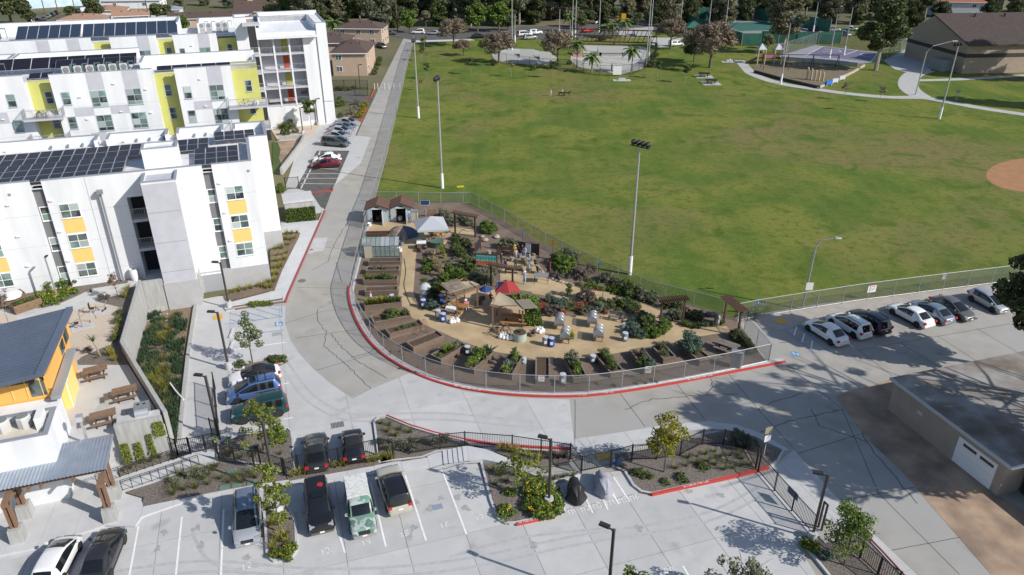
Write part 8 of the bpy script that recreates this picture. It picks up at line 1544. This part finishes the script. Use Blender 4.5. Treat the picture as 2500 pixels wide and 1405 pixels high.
gp('big',S2,[(2150,560),(2230,640),(2310,600),(2200,720),(2300,760),(2150,680),(2380,700)],1.35,F_GREEN,'large bright green bush right of the group','large bushes right of the group');gp('big',S2,[(2250,480),(2330,450),(2420,560),(2460,620)],1.3,F_GREYG,'olive bush behind the large bright bushes','olive bushes behind');gp('ball',S2,[(2050,880),(2120,900),(2190,920)],1.3,F_LAV,'grey lavender cushion along the stone edge','lavender along the edge')
gp('big',G4,[(440,70),(520,90),(560,60),(480,120)],1.1,F_LAV,'brownish bush right of the large green bushes','brownish bushes');gp('big',G4,[(740,150),(800,170),(840,190),(700,140)],1.0,F_GREYG,'grey green shrub along the lawn fence bed','fence bed grey shrubs');gp('big',G4,[(900,240),(940,270),(870,250),(980,290),(920,210)],1.2,F_MID,'dark green shrub mass near the fence bed middle','fence bed green shrubs');gp('big',G4,[(1040,310),(1090,330),(1150,350),(1200,370),(1180,320),(1060,280)],1.0,F_GREYG,'reddish olive shrub toward the right fence bed','fence bed olive shrubs',F_REDF)
gp('low',G4,[(550,200),(620,210),(680,230),(760,240),(840,270)],1.2,F_GREEN,'low green edging along the upper granite path','low edging plants');gp('ball',G4,[(820,235),(790,225)],.8,F_YFL,'yellow flowered clump along the upper path','yellow path flowers')
gp('big',G4,[(500,320),(550,330),(480,350)],1.05,F_LAV,'brown grey dome shrub in the centre bed','dome shrubs in centre bed');gp('tall',G4,[(350,280),(360,300)],.9,F_MID,'tall leafy stem in the centre bed','tall stems centre bed');gp('big',G4,[(160,350),(220,370),(290,390),(310,360),(270,410)],.85,F_BLUEG,'leafy green clump in the centre bed','leafy clumps centre bed');gp('ball',G4,[(90,400),(70,420),(110,410)],1.0,F_REDF,'red flowering clump beside the vine pergola','red clumps by the pergola');gp('ball',G4,[(300,470),(290,500),(450,410),(455,450)],1.0,F_REDF,'red flowering clump in the centre bed','red clumps in centre bed');gp('big',G4,[(180,450),(210,480),(240,460),(160,480)],.9,F_LAV,'purple grey lavender mound in the centre bed','lavender mounds');gp('tuft',G4,[(400,400),(420,440),(390,370)],1.6,F_TUFT,'upright tuft in the centre bed','upright tufts centre bed');gp('big',G4,[(500,470),(550,450),(600,470),(640,440),(680,420)],.9,F_GREYG,'sage green mound right in the centre bed','sage mounds')
gp('big',G4,[(620,400),(660,380),(720,410),(760,400),(820,370),(870,390),(920,380)],.85,F_MID,'green shrub along the upper edge of centre bed','upper edge shrubs');gp('ball',G4,[(900,410),(950,430),(1000,410),(1030,440),(970,460)],1.2,F_MID,'red dotted shrub at the right of centre bed','red dotted shrubs',F_REDF);gp('big',G4,[(1080,520),(1120,560),(1160,540),(1090,590),(1150,600)],.95,F_MID,'dense flowering shrub at the right tip of centre bed','right tip shrubs',F_PINK);gp('big',G4,[(1150,660),(1220,670),(1270,650),(1200,690),(1290,620),(1130,690)],1.0,F_GREEN,'bright leafy clump at the right tip of centre bed','right tip clumps');gp('big',G4,[(970,560),(980,620),(1000,680),(960,660),(1040,700)],.9,F_BLUEG,'grey green plant beside the blue grey bin','plants by the bin')
gp('big',G4,[(1370,490),(1400,500),(1430,510),(1350,520)],.85,F_GREYG,'lavender like mound below the right arch','mounds below the right arch');gp('ball',G4,[(1500,590),(1540,600),(1590,610),(1620,600),(1480,575)],1.0,F_GREEN,'flowering clump beyond the right arch','clumps beyond right arch',F_PINK);gp('big',G4,[(1550,510),(1600,520),(1640,510),(1500,470),(1420,420),(1350,400),(1300,410)],1.0,F_DARK,'dark leafy shrub behind the right arch','dark shrubs right arch');gp('ball',G4,[(1700,590),(1780,590),(1850,570)],.9,F_MID,'low plant along the right path edge','right path edge plants');gp('big',G4,[(1960,690),(2050,750),(2090,780),(2130,850),(2000,720)],.9,F_DARK,'shaded shrub by the right chain link corner','shaded corner shrubs')
fr_=random.Random(17)
def scatter(lab,grp,kinds,regions,n):
 for i in range(n):
  Z,x0,x1,y0,y1=regions[i%len(regions)];k_,sc_,m_=kinds[fr_.randrange(len(kinds))];plant(k_,V(Z,fr_.uniform(x0,x1),fr_.uniform(y0,y1),GZ0),sc_*fr_.uniform(.6,1.2),m_,lab,grp)
scatter('small filler plant in the bank between path and mural','bank fillers',[('tuft',.7,F_TUFT),('herb',.8,F_MID),('low',.7,F_GREEN),('herb',.7,F_GREYG),('tuft',.7,F_STRAW),('low',.6,F_BLUEG)],[(G1,850,1180,880,1180),(G1,1180,1450,640,1080),(G1,1100,1650,960,1120)],60)
scatter('small mixed plant in the fence bed','fence bed fillers',[('tuft',.8,F_TUFT),('herb',.8,F_GREYG),('low',.7,F_MID),('tuft',.7,F_STRAW)],[(S2,2000,2450,700,980),(G4,450,850,120,230),(G4,850,1250,230,380)],50)
scatter('small mixed plant in the centre bed','centre bed fillers',[('tuft',.8,F_TUFT),('herb',.8,F_MID),('low',.7,F_GREEN),('ball',.6,F_LAV),('herb',.7,F_BLUEG),('low',.6,F_REDF),('tuft',.7,F_STRAW)],[(G4,60,620,330,500),(G4,560,1000,370,480),(G4,980,1300,520,690)],60)
scatter('small weed on the mulch by the front fence','front fence weeds',[('tuft',.45,F_TUFT),('low',.4,F_MID),('herb',.5,F_STRAW)],[(G3,350,1500,700,1000),(G4,100,1300,1100,1180)],26)
for lab,pts in(('green garden hose lying along the left path',[(640,850),(660,1000),(640,1150),(680,1300),(720,1380)]),('green garden hose coiled near the upper pergola',[(1300,520),(1380,540),(1420,520),(1360,505),(1300,530),(1240,600)])):P_=smoothpath(PX(q(G1,pts),GZ0+.03),4);tag(put('garden_hose',MB().tube(P_,.03,5).mesh('garden_hose'),mat('hose_green',(.03,.09,.05),.6)),lab,'hose')
crs=random.Random(8)
for lab,Z,x,y in(('small crate beside the white cooler',S1,1500,1260),('dark crate under the left pergola',G3,1130,250),('small crate by the bicycles',G3,1690,500),('flat crate by the round planter',G3,2100,560),('seed crate on the bench side of greenhouse',S1,560,1420),('grey crate behind the sheds row',S1,960,960),('wood crate left of the red umbrella',G2,560,900),('blue crate near the left pergola post',G2,600,850)):boxthing('crate',lab,'crate',V(Z,x,y,GZ0),crs.uniform(0,3),[('side',(-.3,.3,-.22,-.19,0,.28),C_BED),('side',(-.3,.3,.19,.22,0,.28),C_BED),('side',(-.3,-.27,-.189,.189,0,.28),C_BED),('side',(.27,.3,-.189,.189,0,.28),C_BED),('base',(-.269,.269,-.189,.189,.01,.1),C_MULCH)])
rk=random.Random(3)
for k_ in range(60):
 f_=k_/59;pth=[(1995,880),(2080,930),(2250,990),(2479,1050)];i=min(2,int(f_*3));a,b=pth[i],pth[i+1];g_=f_*3-i;tag(put('rock',rkm,C_STONE,None,V(S2,a[0]+(b[0]-a[0])*g_,a[1]+(b[1]-a[1])*g_,GZ0+.03),rk.uniform(0,6),rk.uniform(.7,1.3)),'edging stone along the curving granite path','rock','edging stones')
for x,y in((930,80),(1700,600),(700,140),(640,70)):tag(put('rock',rkm,C_STONE,None,V(S2 if x<1600 else G1,x,y,GZ0+.08),rk.uniform(0,6),rk.uniform(2,3.2)),'large pale boulder on the mulch bank by the fence','rock','boulders on the bank')
for i,(x0,y0,x1,y1)in enumerate(((160,480,420,390),(30,420,270,340))):
 A,B_=V(ZA,x0,y0,ZK),V(ZA,x1,y1,ZK);d=B_-A;t=thing('timber_planter',('brown timber planter with greens in the courtyard, nearer','brown timber planter under a white cloth, farther')[i],'planter',(A.x,A.y,ZK),math.atan2(d.y,d.x));L=d.length
 for k_ in range(4):part('plank',MB().box(0,L,-.04,0,.02+k_*.21,.21+k_*.21),C_TABLE,t);part('plank',MB().box(0,L,1.2,1.24,.02+k_*.21,.21+k_*.21),C_TABLE,t);part('plank',MB().box(-.04,0,0,1.2,.02+k_*.21,.21+k_*.21),C_TABLE,t);part('plank',MB().box(L,L+.04,0,1.2,.02+k_*.21,.21+k_*.21),C_TABLE,t)
 part('soil',MB().box(0.001,L-.001,.001,1.199,.6,.72),C_SOIL,t)
 if i:part('cloth',MB().lathe([(1.0,.7),(.95,.9),(.5,1.15),(.1,1.2)],12,(L/2,.6,0)),mat('white_cloth',(.62,.62,.63),.9),t,60)
 else:
  for f_ in(.15,.3,.45,.6,.75):p=A+d*f_+Vector((-d.y,d.x,0)).normalized()*.6;plant('low',(p.x,p.y,ZK+.7),.8,F_MID,'green plant in the nearer courtyard planter','planter greens')
def exerc(label,loc,rz,kind):
 t=thing('exercise_machine',label,'exercise machine',loc,rz);m=mat('grey_steel',(.30,.28,.26),.5)
 part('pad',MB().box(-.9,.9,-.45,.45,0,.03),C_CONC,t)
 if kind:
  part('frame_bar',MB().tube([(-.6,0,.03),(-.2,0,.6),(.4,0,.55),(.75,0,1.3)],.05,6),m,t);part('seat',MB().box(-.8,-.45,-.18,.18,.5,.58),C_TRIM,t);part('backrest',MB().box(-.85,-.78,-.18,.18,.6,1.1),C_TRIM,t);part('handle',MB().beam((.75,-.25,1.3),(.75,.25,1.3),.05),C_TRIM,t);part('pedal',MB().box(.35,.5,-.25,.25,.3,.36),C_TRIM,t)
 else:
  part('frame_bar',MB().tube([(0,0,.03),(0,0,1.4),(.5,0,1.8)],.06,6),m,t);part('frame_bar',MB().tube([(0,0,1.0),(.9,0,1.5),(1.2,0,.7)],.04,6),m,t);part('handle',MB().beam((1.2,-.3,.7),(1.2,.3,.7),.05),C_TRIM,t);part('seat',MB().box(-.55,-.2,-.18,.18,.5,.58),C_TRIM,t);part('seat_post',MB().box(-.42,-.34,-.04,.04,.03,.5),m,t)
exerc('outdoor rowing machine with black seat on the pale granite',V(ZA,990,455,ZK),R(20),1);exerc('outdoor press machine with long arms on pale granite',V(ZA,810,600,ZK),R(30),0)
t=thing('pot','large white ceramic planter pot at the block entrance','planter',V(ZA,1330,135,ZK));part('vessel',MB().lathe([(.3,0),(.42,.4),(.46,.9),(.38,1.2),(.3,1.15)],14),C_WHITE,t,50);put('plant',PL['low'],F_LAV,t,(0,0,1.05),0,.4)
t=thing('barbecue_counter','steel barbecue grill set in a concrete counter on the wall','barbecue',LL(-10.1,-26.2,ZK),ANG);part('counter',MB().box(-1.3,1.5,-.2,.5,0,.9),C_CONC,t);part('grill_body',MB().box(-.1,.75,-.1,.4,.9,1.1),C_ALU,t);part('grill_lid',MB().lathe([(.26,-.1),(.26,.75)],12,(0,.15,1.1),'x'),C_ALU,t,40);part('tap',MB().tube([(-.7,.6,.9),(-.7,.6,1.2),(-.3,.5,1.25)],.03,5),C_TRIM,t)
boxthing('bin_cabinet','grey double bin cabinet in the courtyard corner','bin',LL(-9.9,-24.9,ZK),ANG,[('body',(-.5,.5,-.35,.35,0,1.1),C_PLASTG),('slot',(-.3,-.1,-.1,.1,1.1,1.105),C_TRIM),('slot',(.1,.3,-.1,.1,1.1,1.105),C_TRIM)])
boxthing('meter_box','white twin meter boxes on a post below the vine wall','meter box',V(ZB,1395,370,.15),R(10),[('post',(-.05,.05,-.05,.05,0,.9),C_WHITE),('box',(-.25,.2,-.2,.15,.9,1.3),C_WHITE),('box',(-.6,-.3,-.15,.1,.85,1.15),C_STUCCO2)])
for i,(x,y)in enumerate(((990,1145),(1195,1105),(1440,1075),(1110,885),(1360,520))):tag(put('valve_box',MB().box(-.32,.32,-.2,.2,0,.05).mesh('valve_box'),mat('green_valve',(.13,.22,.18),.7),None,V(ZP,x,y,.15),R(10)),'green irrigation valve lid in the mulch','valve box','valve lids in the mulch')
boxthing('white_pot','white pot at the tree foot in stall island','pot',V(ZD,635,900,.15),0,[('vessel',(-.22,.22,-.22,.22,0,.5),C_WHITE),('rim',(-.25,.25,-.25,.25,.5,.55),C_WHITE)])
tag(put('rubbish_bag',bg_m,mat('blue_bag',(.03,.09,.25),.5),None,V(B3,1765,470,.15),0,(.9,.9,1.3)),'blue plastic bag bundle by the picket fence','bag')
sk=thing('skate_bridge','rusty steel truss footbridge behind the skate park','bridge',V(FS,750,410));A,B_=V(FS,750,410),V(FS,1520,430);d=(B_-A)
for h in(.9,2.6,4.2):part('chord',MB().beam(A+Vector((0,0,h)),B_+Vector((0,0,h)),.35,.3),C_TIMB,sk,world=True)
for i in range(19):p=A+d*(i/18);part('strut',MB().beam(p+Vector((0,0,.9)),p+d*(1/18)*(1 if i<18 else 0)+Vector((0,0,4.2)),.16),C_TIMB,sk,world=True)
for i in(0,9,18):p=A+d*(i/18);part('pier',MB().beam(p,p+Vector((0,0,.9)),.5),C_TIMB,sk,world=True)
def dark_fence(label,Z,pts,h,m=C_BLACKM):return iron_fence(label,q(Z,pts),h,z=0,step=4.0,pitch=.22,m=m,name='metal_fence')
dark_fence('dark metal fence round the front of the skate park',FS,[(0,560),(140,590),(350,620),(600,645),(760,640),(850,680),(1000,700),(1150,705),(1300,690),(1420,640),(1500,560),(1530,470)],2.4)
sg_=V(FS,1160,705);signboard('park_sign','blank white sign board on the skate park fence',(sg_.x,sg_.y-.1,0),0,2.0,2.0,C_WHITE,.3)
bowl=[(q1(FS,330,520),'left grey concrete skate bowl hump',4.0,2.6,1.3),(q1(FS,1140,500),'grey arched concrete skate ramp',9,2.5,1.6),(q1(FS,500,545),'dark sided skate quarter pipe',3.2,2.2,1.5),(q1(FS,1400,335),'grey skate ramp behind the bridge',5,3,2.0),(q1(FS,800,510),'terracotta skate bank at left of the plaza',3,3,1.2)]
for px,lab,L,W_,h in bowl:t=thing('skate_ramp',lab,'skate ramp',U(*px,.03));part('ramp',MB().add([(-L/2,-W_,0),(L/2,-W_,0),(L/2,W_*.2,h*.45),(-L/2,W_*.2,h*.45),(L/2,W_,h),(-L/2,W_,h),(L/2,W_,0),(-L/2,W_,0)],[(0,1,2,3),(3,2,4,5),(5,4,6,7),(1,6,4,2),(0,3,5,7),(0,7,6,1)]),MATS['skate_mid']if 'terra' not in lab else mat('terracotta_paint',(.40,.20,.14),.85),t,30);part('coping',MB().beam((-L/2,W_,h),(L/2,W_,h),.12),C_GALV,t)
for i,x in enumerate((960,1050,1160,1260)):boxthing('skate_ledge',('leftmost','second','third','rightmost')[i]+' dark skate ledge in the plaza row','ledge',V(FS,x,515,.03),0,[('block',(-1.6,1.6,-.5,.5,0,.7),MATS['skate_mid']),('edge',(-1.62,1.62,-.53,-.5,.6,.72),C_TIMB)])
def screen(label,Z,pts,h):
 P=PX(q(Z,pts));t=thing('windscreen_fence',label,'fence',P[0]);u=Vector((0,0,1))
 for i in range(len(P)-1):
  part('screen',MB().add([P[i]+u*.2,P[i+1]+u*.2,P[i+1]+u*h,P[i]+u*h],[(0,1,2,3)]),C_MESHG,t,world=True);n=max(1,int((P[i+1]-P[i]).length/5))
  for k_ in range(n+1):p=P[i].lerp(P[i+1],k_/n);part('post',MB().beam(p,p+u*(h+.3),.12),C_GALV,t,world=True)
screen('green windscreen fence at the back of the tennis courts',FS,[(1770,185),(2340,182)],4.0);screen('green windscreen fence down the left of tennis courts',FS,[(1750,210),(1950,290),(2310,420)],3.4);screen('green windscreen fence at the front of tennis courts',FS,[(2310,425),(2500,425),(2580,425)],3.4);screen('green windscreen fence between tennis and ball court',FR,[(60,400),(390,408),(800,410)],3.4);screen('green windscreen at the far right of tennis courts',FR,[(0,185),(190,215),(440,265),(700,310)],4.0)
t=thing('tennis_shelter','green shade shelter beside the tennis fence','shelter',V(FS,1860,330));part('roof',MB().add([(-3,-3,2.6),(3,-3,2.6),(3,3,2.6),(-3,3,2.6),(0,0,4.4)],[(0,1,4),(1,2,4),(2,3,4),(3,0,4)]),C_MESHG,t)
for a in(-2.7,2.7):
 for b in(-2.7,2.7):part('post',MB().box(a-.1,a+.1,b-.1,b+.1,0,2.6),C_GALV,t)
chain_fence('chain link fence round the purple ball court',PX(q(FR,[(240,525),(580,415),(1190,480),(1410,470),(1230,555)]),0),3.2,step=5)
t=thing('ball_court_wall','low grey retaining wall below the ball court','wall',V(FR,660,590));P=PX(q(FR,[(260,560),(660,590),(960,620)]));part('wall_body',bandshell(P,0,.4,0,1.0),C_WALLC,t,world=True)
pk=PX(q(FR,[(0,675),(250,745),(600,825)]));t=thing('playground_kerb','dark curved kerb wall along the playground front','wall',pk[0]);part('wall_body',bandshell(pk,0,.5,0,.6),C_TRIM,t,world=True);pk=PX(q(FR,[(600,825),(750,760),(920,680),(1030,615)]));t=thing('playground_kerb','pale kerb along the right of the playground','wall',pk[0]);part('wall_body',bandshell(pk,0,.4,0,.45),C_STONE,t,world=True)
ps=thing('play_structure','wooden play tower with pink roof and slide','playground',V(FR,130,590));cb=mat('play_cream',(.50,.40,.26),.8)
for x in(-3,-1.2,1.2,3):
 for y in(-1,1):part('post',MB().box(x-.12,x+.12,y-.12,y+.12,0,3.6),cb,ps)
part('deck',MB().box(-3,3,-1,1,1.3,1.5),C_TIMB,ps);part('panel',MB().box(-1.2,1.2,-1.05,-.95,1.5,2.6),mat('play_pink',(.42,.16,.22),.7),ps)
for x in(-2.1,2.1):part('roof',MB().add([(x-1.1,-1.2,3.6),(x+1.1,-1.2,3.6),(x+1.1,1.2,3.6),(x-1.1,1.2,3.6),(x,0,5.0)],[(0,1,4),(1,2,4),(2,3,4),(3,0,4)]),C_STUCCO2,ps)
part('slide',MB().beam((3,0,1.5),(6.2,0,.2),.8,.12),cb,ps);part('ramp',MB().beam((-3,0,1.4),(-5.6,0,.1),1.2,.15),C_TIMB,ps)
sw_=thing('swing_set','brown steel swing set with black seats','swing set',V(FR,420,640),R(-4))
for x in(-9,-3,3,9):part('leg',MB().beam((x,-1.6,0),(x,0,3.4),.12),C_TIMB,sw_);part('leg',MB().beam((x,1.6,0),(x,0,3.4),.12),C_TIMB,sw_)
part('top_bar',MB().beam((-9,0,3.4),(9,0,3.4),.14),C_TIMB,sw_)
for x in(-1.5,0,1.6,5):s_=part('seat',MB().box(x-.3,x+.3,-.15,.15,.6,.68),C_TRIM,sw_);part('chain',MB().beam((x,0,.68),(x,0,3.35),.03),C_GALV,s_)
for i,(x,y)in enumerate(((490,735),(527,740),(565,748),(600,750),(638,752))):tag(put('play_post',MB().lathe([(.22,0),(.22,2.6),(.15,2.7)],8).mesh('play_post'),cb,None,V(FR,x,y),0,(1,1,1-i*.07)),'wooden climbing post in the row on the play bark','play post','climbing posts')
for i,(x,y)in enumerate(((690,795),(745,775),(810,748))):boxthing('play_bench',('blue and white','pale middle','pale right hand')[i]+' play panel on the playground kerb','bench',V(FR,x,y),R(35),[('panel',(-1.1,1.1,-.2,.2,.3,1.1),C_STUCCO2 if i else C_SIGNB),('foot',(-1,-.7,-.2,.2,0,.3),C_GALV),('foot',(.7,1,-.2,.2,0,.3),C_GALV)])
for px,lab in((q1(FS,1205,745),'white bench pad below the skate park sign'),(q1(FS,2200,575),'small white post figure near the playground path')):boxthing('stone_seat',lab,'seat',U(*px,.02),0,[('pad',(-2,2,-1,1,0,.05),C_PATHC),('block',(-.8,.8,-.3,.3,.05,.5),C_STUCCO2)])
boxthing('grill_post','slim grey barbecue post by the right lawn path','barbecue',V(FR,1870,930),0,[('post',(-.06,.06,-.06,.06,0,1.6),C_GALV),('box',(-.3,.3,-.3,.3,1.6,2.0),C_PLASTG)])
tag(put('road_sign',MB().cbox((0,0,3.2),(1,.06,1),m=Matrix.Rotation(R(45),4,'Y')).box(-.05,.05,.05,.12,0,3.2).mesh('road_sign'),mat('yellow_sign',(.6,.4,.03),.6),None,U(163,52),0),'yellow diamond road sign on hill street','sign')
tag(put('toy',MB().box(-.5,.5,-.2,.2,0,.12).mesh('toy'),mat('yellow_toy',(.6,.45,.02),.6),None,U(1124,457,.015),R(10)),'small yellow mat lying on the lawn edge','toy')
# ==== people
def skin_mesh(name,verts,edges,rad,root=0,sub=1):
 me=bpy.data.meshes.new(name);me.from_pydata(verts,edges,[]);o=bpy.data.objects.new(name,me);COL.objects.link(o)
 sk_=o.modifiers.new('skin','SKIN');sk_.use_smooth_shade=True
 for i,r in enumerate(rad):me.skin_vertices[0].data[i].radius=r if hasattr(r,'__len__')else(r,r)
 me.skin_vertices[0].data[root].use_root=True
 ss=o.modifiers.new('sub','SUBSURF');ss.levels=sub;ss.render_levels=sub
 dg=bpy.context.evaluated_depsgraph_get();ev=o.evaluated_get(dg);m2=bpy.data.meshes.new_from_object(ev);m2.name=name
 bpy.data.objects.remove(o);m2.materials.clear();return m2
def figure(pose):
 if pose=='sit':
  v=[(0,0,.52),(0,.02,.72),(0,0,.97),(0,-.01,1.13),(0,-.03,1.24),(0,-.02,1.38)];lg=[[(.10,-.04,.50),(.14,-.46,.52),(.14,-.48,.10),(.14,-.60,.04)],[(-.10,-.04,.50),(-.14,-.44,.52),(-.15,-.42,.10),(-.15,-.54,.04)]]
  ar=[[(.19,0,1.04),(.25,-.08,.80),(.16,-.30,.66),(.12,-.38,.64)],[(-.19,0,1.04),(-.25,-.08,.80),(-.16,-.30,.66),(-.12,-.38,.64)]]
 else:
  st=.16 if pose=='walk' else.02
  v=[(0,0,.92),(0,.01,1.10),(0,0,1.34),(0,-.01,1.50),(0,-.03,1.60),(0,-.02,1.74)];lg=[[(.09,0,.88),(.11,-st,.50),(.11,-st*.8,.09),(.12,-st-.12,.04)],[(-.09,0,.88),(-.11,st,.50),(-.11,st*1.6,.10),(-.12,st*1.4-.12,.04)]]
  if pose=='hold':ar=[[(.19,0,1.42),(.27,-.02,1.15),(.16,-.26,1.12),(.08,-.32,1.16)],[(-.19,0,1.42),(-.27,-.02,1.15),(-.16,-.26,1.12),(-.08,-.32,1.16)]]
  else:ar=[[(.19,0,1.42),(.26,.02+st*.6,1.14),(.27,-.05+st,.90),(.27,-.07+st,.80)],[(-.19,0,1.42),(-.26,.02-st*.6,1.14),(-.27,-.05-st,.90),(-.27,-.07-st,.80)]]
 e=[(0,1),(1,2),(2,3),(3,4),(4,5)];rad=[(.15,.11),(.14,.10),(.17,.11),(.055,.055),(.085,.10),(.07,.08)]
 for L_ in lg:k_=len(v);v+=L_;e+=[(0,k_),(k_,k_+1),(k_+1,k_+2),(k_+2,k_+3)];rad+=[.09,.062,.042,.038]
 for L_ in ar:k_=len(v);v+=L_;e+=[(2,k_),(k_,k_+1),(k_+1,k_+2),(k_+2,k_+3)];rad+=[.058,.042,.032,.036]
 return skin_mesh('person_body',v,e,rad)
FIG={p:figure(p)for p in('stand','walk','hold','sit')}
def cloth(name,shoe,pants,shirt,skin,hair,hs):
 m,n,L,P=_nodes(name);P.inputs['Roughness'].default_value=.85;tc=n.new('ShaderNodeTexCoord');sp=n.new('ShaderNodeSeparateXYZ');L.new(tc.outputs['Object'],sp.inputs[0]);mr=n.new('ShaderNodeMapRange');mr.inputs['From Max'].default_value=2.0;L.new(sp.outputs[2],mr.inputs[0])
 r=n.new('ShaderNodeValToRGB');r.color_ramp.interpolation='CONSTANT';e=r.color_ramp.elements;st=[(0,shoe),(hs[0]/2,pants),(hs[1]/2,shirt),(hs[2]/2,skin),(hs[3]/2,hair)]
 e[0].position=0;e[0].color=rgb(shoe);e[1].position=st[1][0];e[1].color=rgb(pants)
 for p_,c_ in st[2:]:x=e.new(p_);x.color=rgb(c_)
 L.new(mr.outputs[0],r.inputs[0]);L.new(r.outputs[0],P.inputs['Base Color']);return m
SK=(.38,.22,.15);HATM=MB().lathe([(.21,0),(.2,.02),(.11,.03),(.105,.12),(.06,.14)],12).mesh('hat',50)
FACE=MB().lathe([(.018,0),(.014,.05),(.004,.07)],5).mesh('nose')
def person(label,px,pose,rz,shirt,pants,hat=None,hair=(.05,.03,.02),sc=.88,z=GZ0,shoe=(.05,.05,.05),skin=SK):
 t=thing('person',label,'person',U(*px,z),rz,None,sc);s_=pose=='sit'
 put('body',FIG[pose],cloth('clothes',shoe,pants,shirt,skin,hair,(.08,.60,1.10,1.32)if s_ else(.08,.96,1.48,1.66)),t)
 zt=1.40 if s_ else 1.76
 if hat:put('hat',HATM,mat('hat_'+str(hat),hat,.85),t,(0,-.03,zt-.09))
 return t
B=lambda x,y:q1(S2,x,y)
DK=(.03,.03,.035);JN=(.06,.10,.20);LB=(.28,.42,.62);WH=(.65,.65,.66)
person('person in light blue shirt, pale trousers and white hat on open path',B(1492,1030),'hold',R(160),LB,(.45,.52,.62),(.7,.7,.68));person('person in blue shirt by the right garden shed, white cap',q1(S1,1310,705),'stand',R(60),(.10,.20,.42),(.10,.08,.07),(.6,.55,.55))
person('person in dark blue shirt and jeans beside the dark bench',B(1110,775),'stand',R(-60),(.03,.05,.16),(.24,.30,.38),None,(.25,.10,.05));person('person in olive top standing left of the group',B(1025,640),'stand',R(120),(.08,.08,.05),(.07,.06,.05));person('person in yellow shirt and straw hat in the group',B(1295,490),'hold',R(180),(.55,.33,.03),(.05,.05,.05),(.5,.38,.18));person('person in dark print top behind the yellow shirt',B(1350,440),'stand',R(150),(.08,.05,.06),DK)
person('person in black top and jeans before the notice board',B(1448,470),'stand',R(0),DK,JN);person('person in pale top and light jeans by the poster',B(1500,515),'hold',R(-40),(.48,.48,.52),(.25,.32,.42));person('person in pink and white top in middle of the group',B(1315,560),'stand',R(180),(.55,.42,.45),(.3,.3,.3));person('person in dark green top standing behind the bench',B(1310,735),'hold',R(180),(.05,.06,.05),(.03,.05,.045));person('person in white striped top and blue jeans at right of the group',B(1590,640),'stand',R(100),(.5,.5,.52),(.2,.28,.42),None,(.12,.05,.03))
person('seated person in light blue on a stump',B(1575,800),'sit',R(150),LB,(.12,.10,.08));person('seated person in black and yellow vest',B(1495,700),'sit',R(170),(.12,.09,.02),DK);person('seated person in white shirt near the stump table',B(1535,640),'sit',R(120),WH,(.2,.2,.22));person('seated person in navy in the tree shade',B(1750,830),'sit',R(140),(.02,.03,.08),(.14,.06,.05));person('seated person in black beside the stump wall',B(1705,690),'sit',R(160),DK,DK)
person('person in pink sitting at the left pergola table',q1(G3,1345,270),'sit',R(30),(.60,.16,.26),(.5,.5,.5),(.7,.68,.66));person('person in red shirt under the blue umbrella',q1(S2,812,1400),'sit',R(160),(.40,.03,.03),(.06,.06,.08))
person('walker in white and pale trousers on the lawn, left',q1(FS,548,890),'walk',R(90),WH,(.5,.5,.52),None,z=.015,sc=.88);person('walker in white top with the two dogs',q1(FS,656,888),'walk',R(90),WH,DK,None,z=.015,sc=.88);person('skater in white shirt inside the skate park',q1(FS,1110,660),'stand',R(120),WH,DK,None,z=.035,sc=1.1);person('child in white near the playground path',q1(FS,2203,590),'walk',R(30),WH,(.3,.3,.35),None,z=.03,sc=.8)
def dog(label,loc,rz,sc):
 v=[(-.42,0,.52),(-.15,0,.54),(.15,0,.53),(.40,0,.58),(.55,0,.72),(.68,0,.80),(.82,0,.76),(-.60,0,.62),(-.78,0,.80)];e=[(0,1),(1,2),(2,3),(3,4),(4,5),(5,6),(0,7),(7,8)];rad=[.10,.11,.14,.13,.08,.085,.045,.03,.015]
 for x,y in((.36,.09),(.36,-.09)):k_=len(v);v+=[(x,y,.38),(x-.02,y,.2),(x+.03,y,.03)];e+=[(3,k_),(k_,k_+1),(k_+1,k_+2)];rad+=[.06,.035,.035]
 for x,y in((-.42,.09),(-.42,-.09)):k_=len(v);v+=[(x+.06,y,.36),(x-.10,y,.2),(x-.04,y,.03)];e+=[(0,k_),(k_,k_+1),(k_+1,k_+2)];rad+=[.07,.035,.035]
 t=thing('dog',label,'dog',loc,rz,None,sc);me=skin_mesh('dog_body',v,e,rad,1);put('body',me,mat('black_fur',(.02,.018,.016),.8),t)
 for y in(-.06,.06):part('ear',MB().add([(.62,y,.86),(.70,y*1.6,.86),(.64,y*1.7,.95)],[(0,1,2)]),MATS['black_fur'],t)
dog('black dog walking ahead on the lawn, right of pair',V(FS,698,890,.015),R(5),1.25);dog('black dog beside the walker, left of pair',V(FS,645,885,.015),R(10),1.15)
from collections import defaultdict
ORD='first second third fourth fifth sixth seventh eighth ninth tenth eleventh twelfth thirteenth fourteenth fifteenth sixteenth seventeenth eighteenth nineteenth'.split();TEN={2:'twenti',3:'thirti',4:'forti',5:'fifti',6:'sixti'}
def ordinal(k_):
 if k_<20:return ORD[k_-1]
 return(TEN[k_//10]+'eth')if k_%10==0 else TEN[k_//10][:-1]+'y '+ORD[k_%10-1]
same=defaultdict(list)
for o in list(COL.objects):
 if o.parent is None and 'label' in o and 'category' in o:same[o['label']].append(o)
for lab,L_ in same.items():
 if len(L_)<2:continue
 L_.sort(key=lambda o:o.location.x/max(1.0,o.location.y*_c+(CAM_H-o.location.z)*_s))
 for k_,o in enumerate(L_):o['label']=lab+', '+ordinal(k_+1)+' from left'
for o in COL.objects:
 if 'label' in o and len(o['label'].replace(',','').split())>16:print('LONG',o['label'])
print('objects',len(bpy.data.objects))
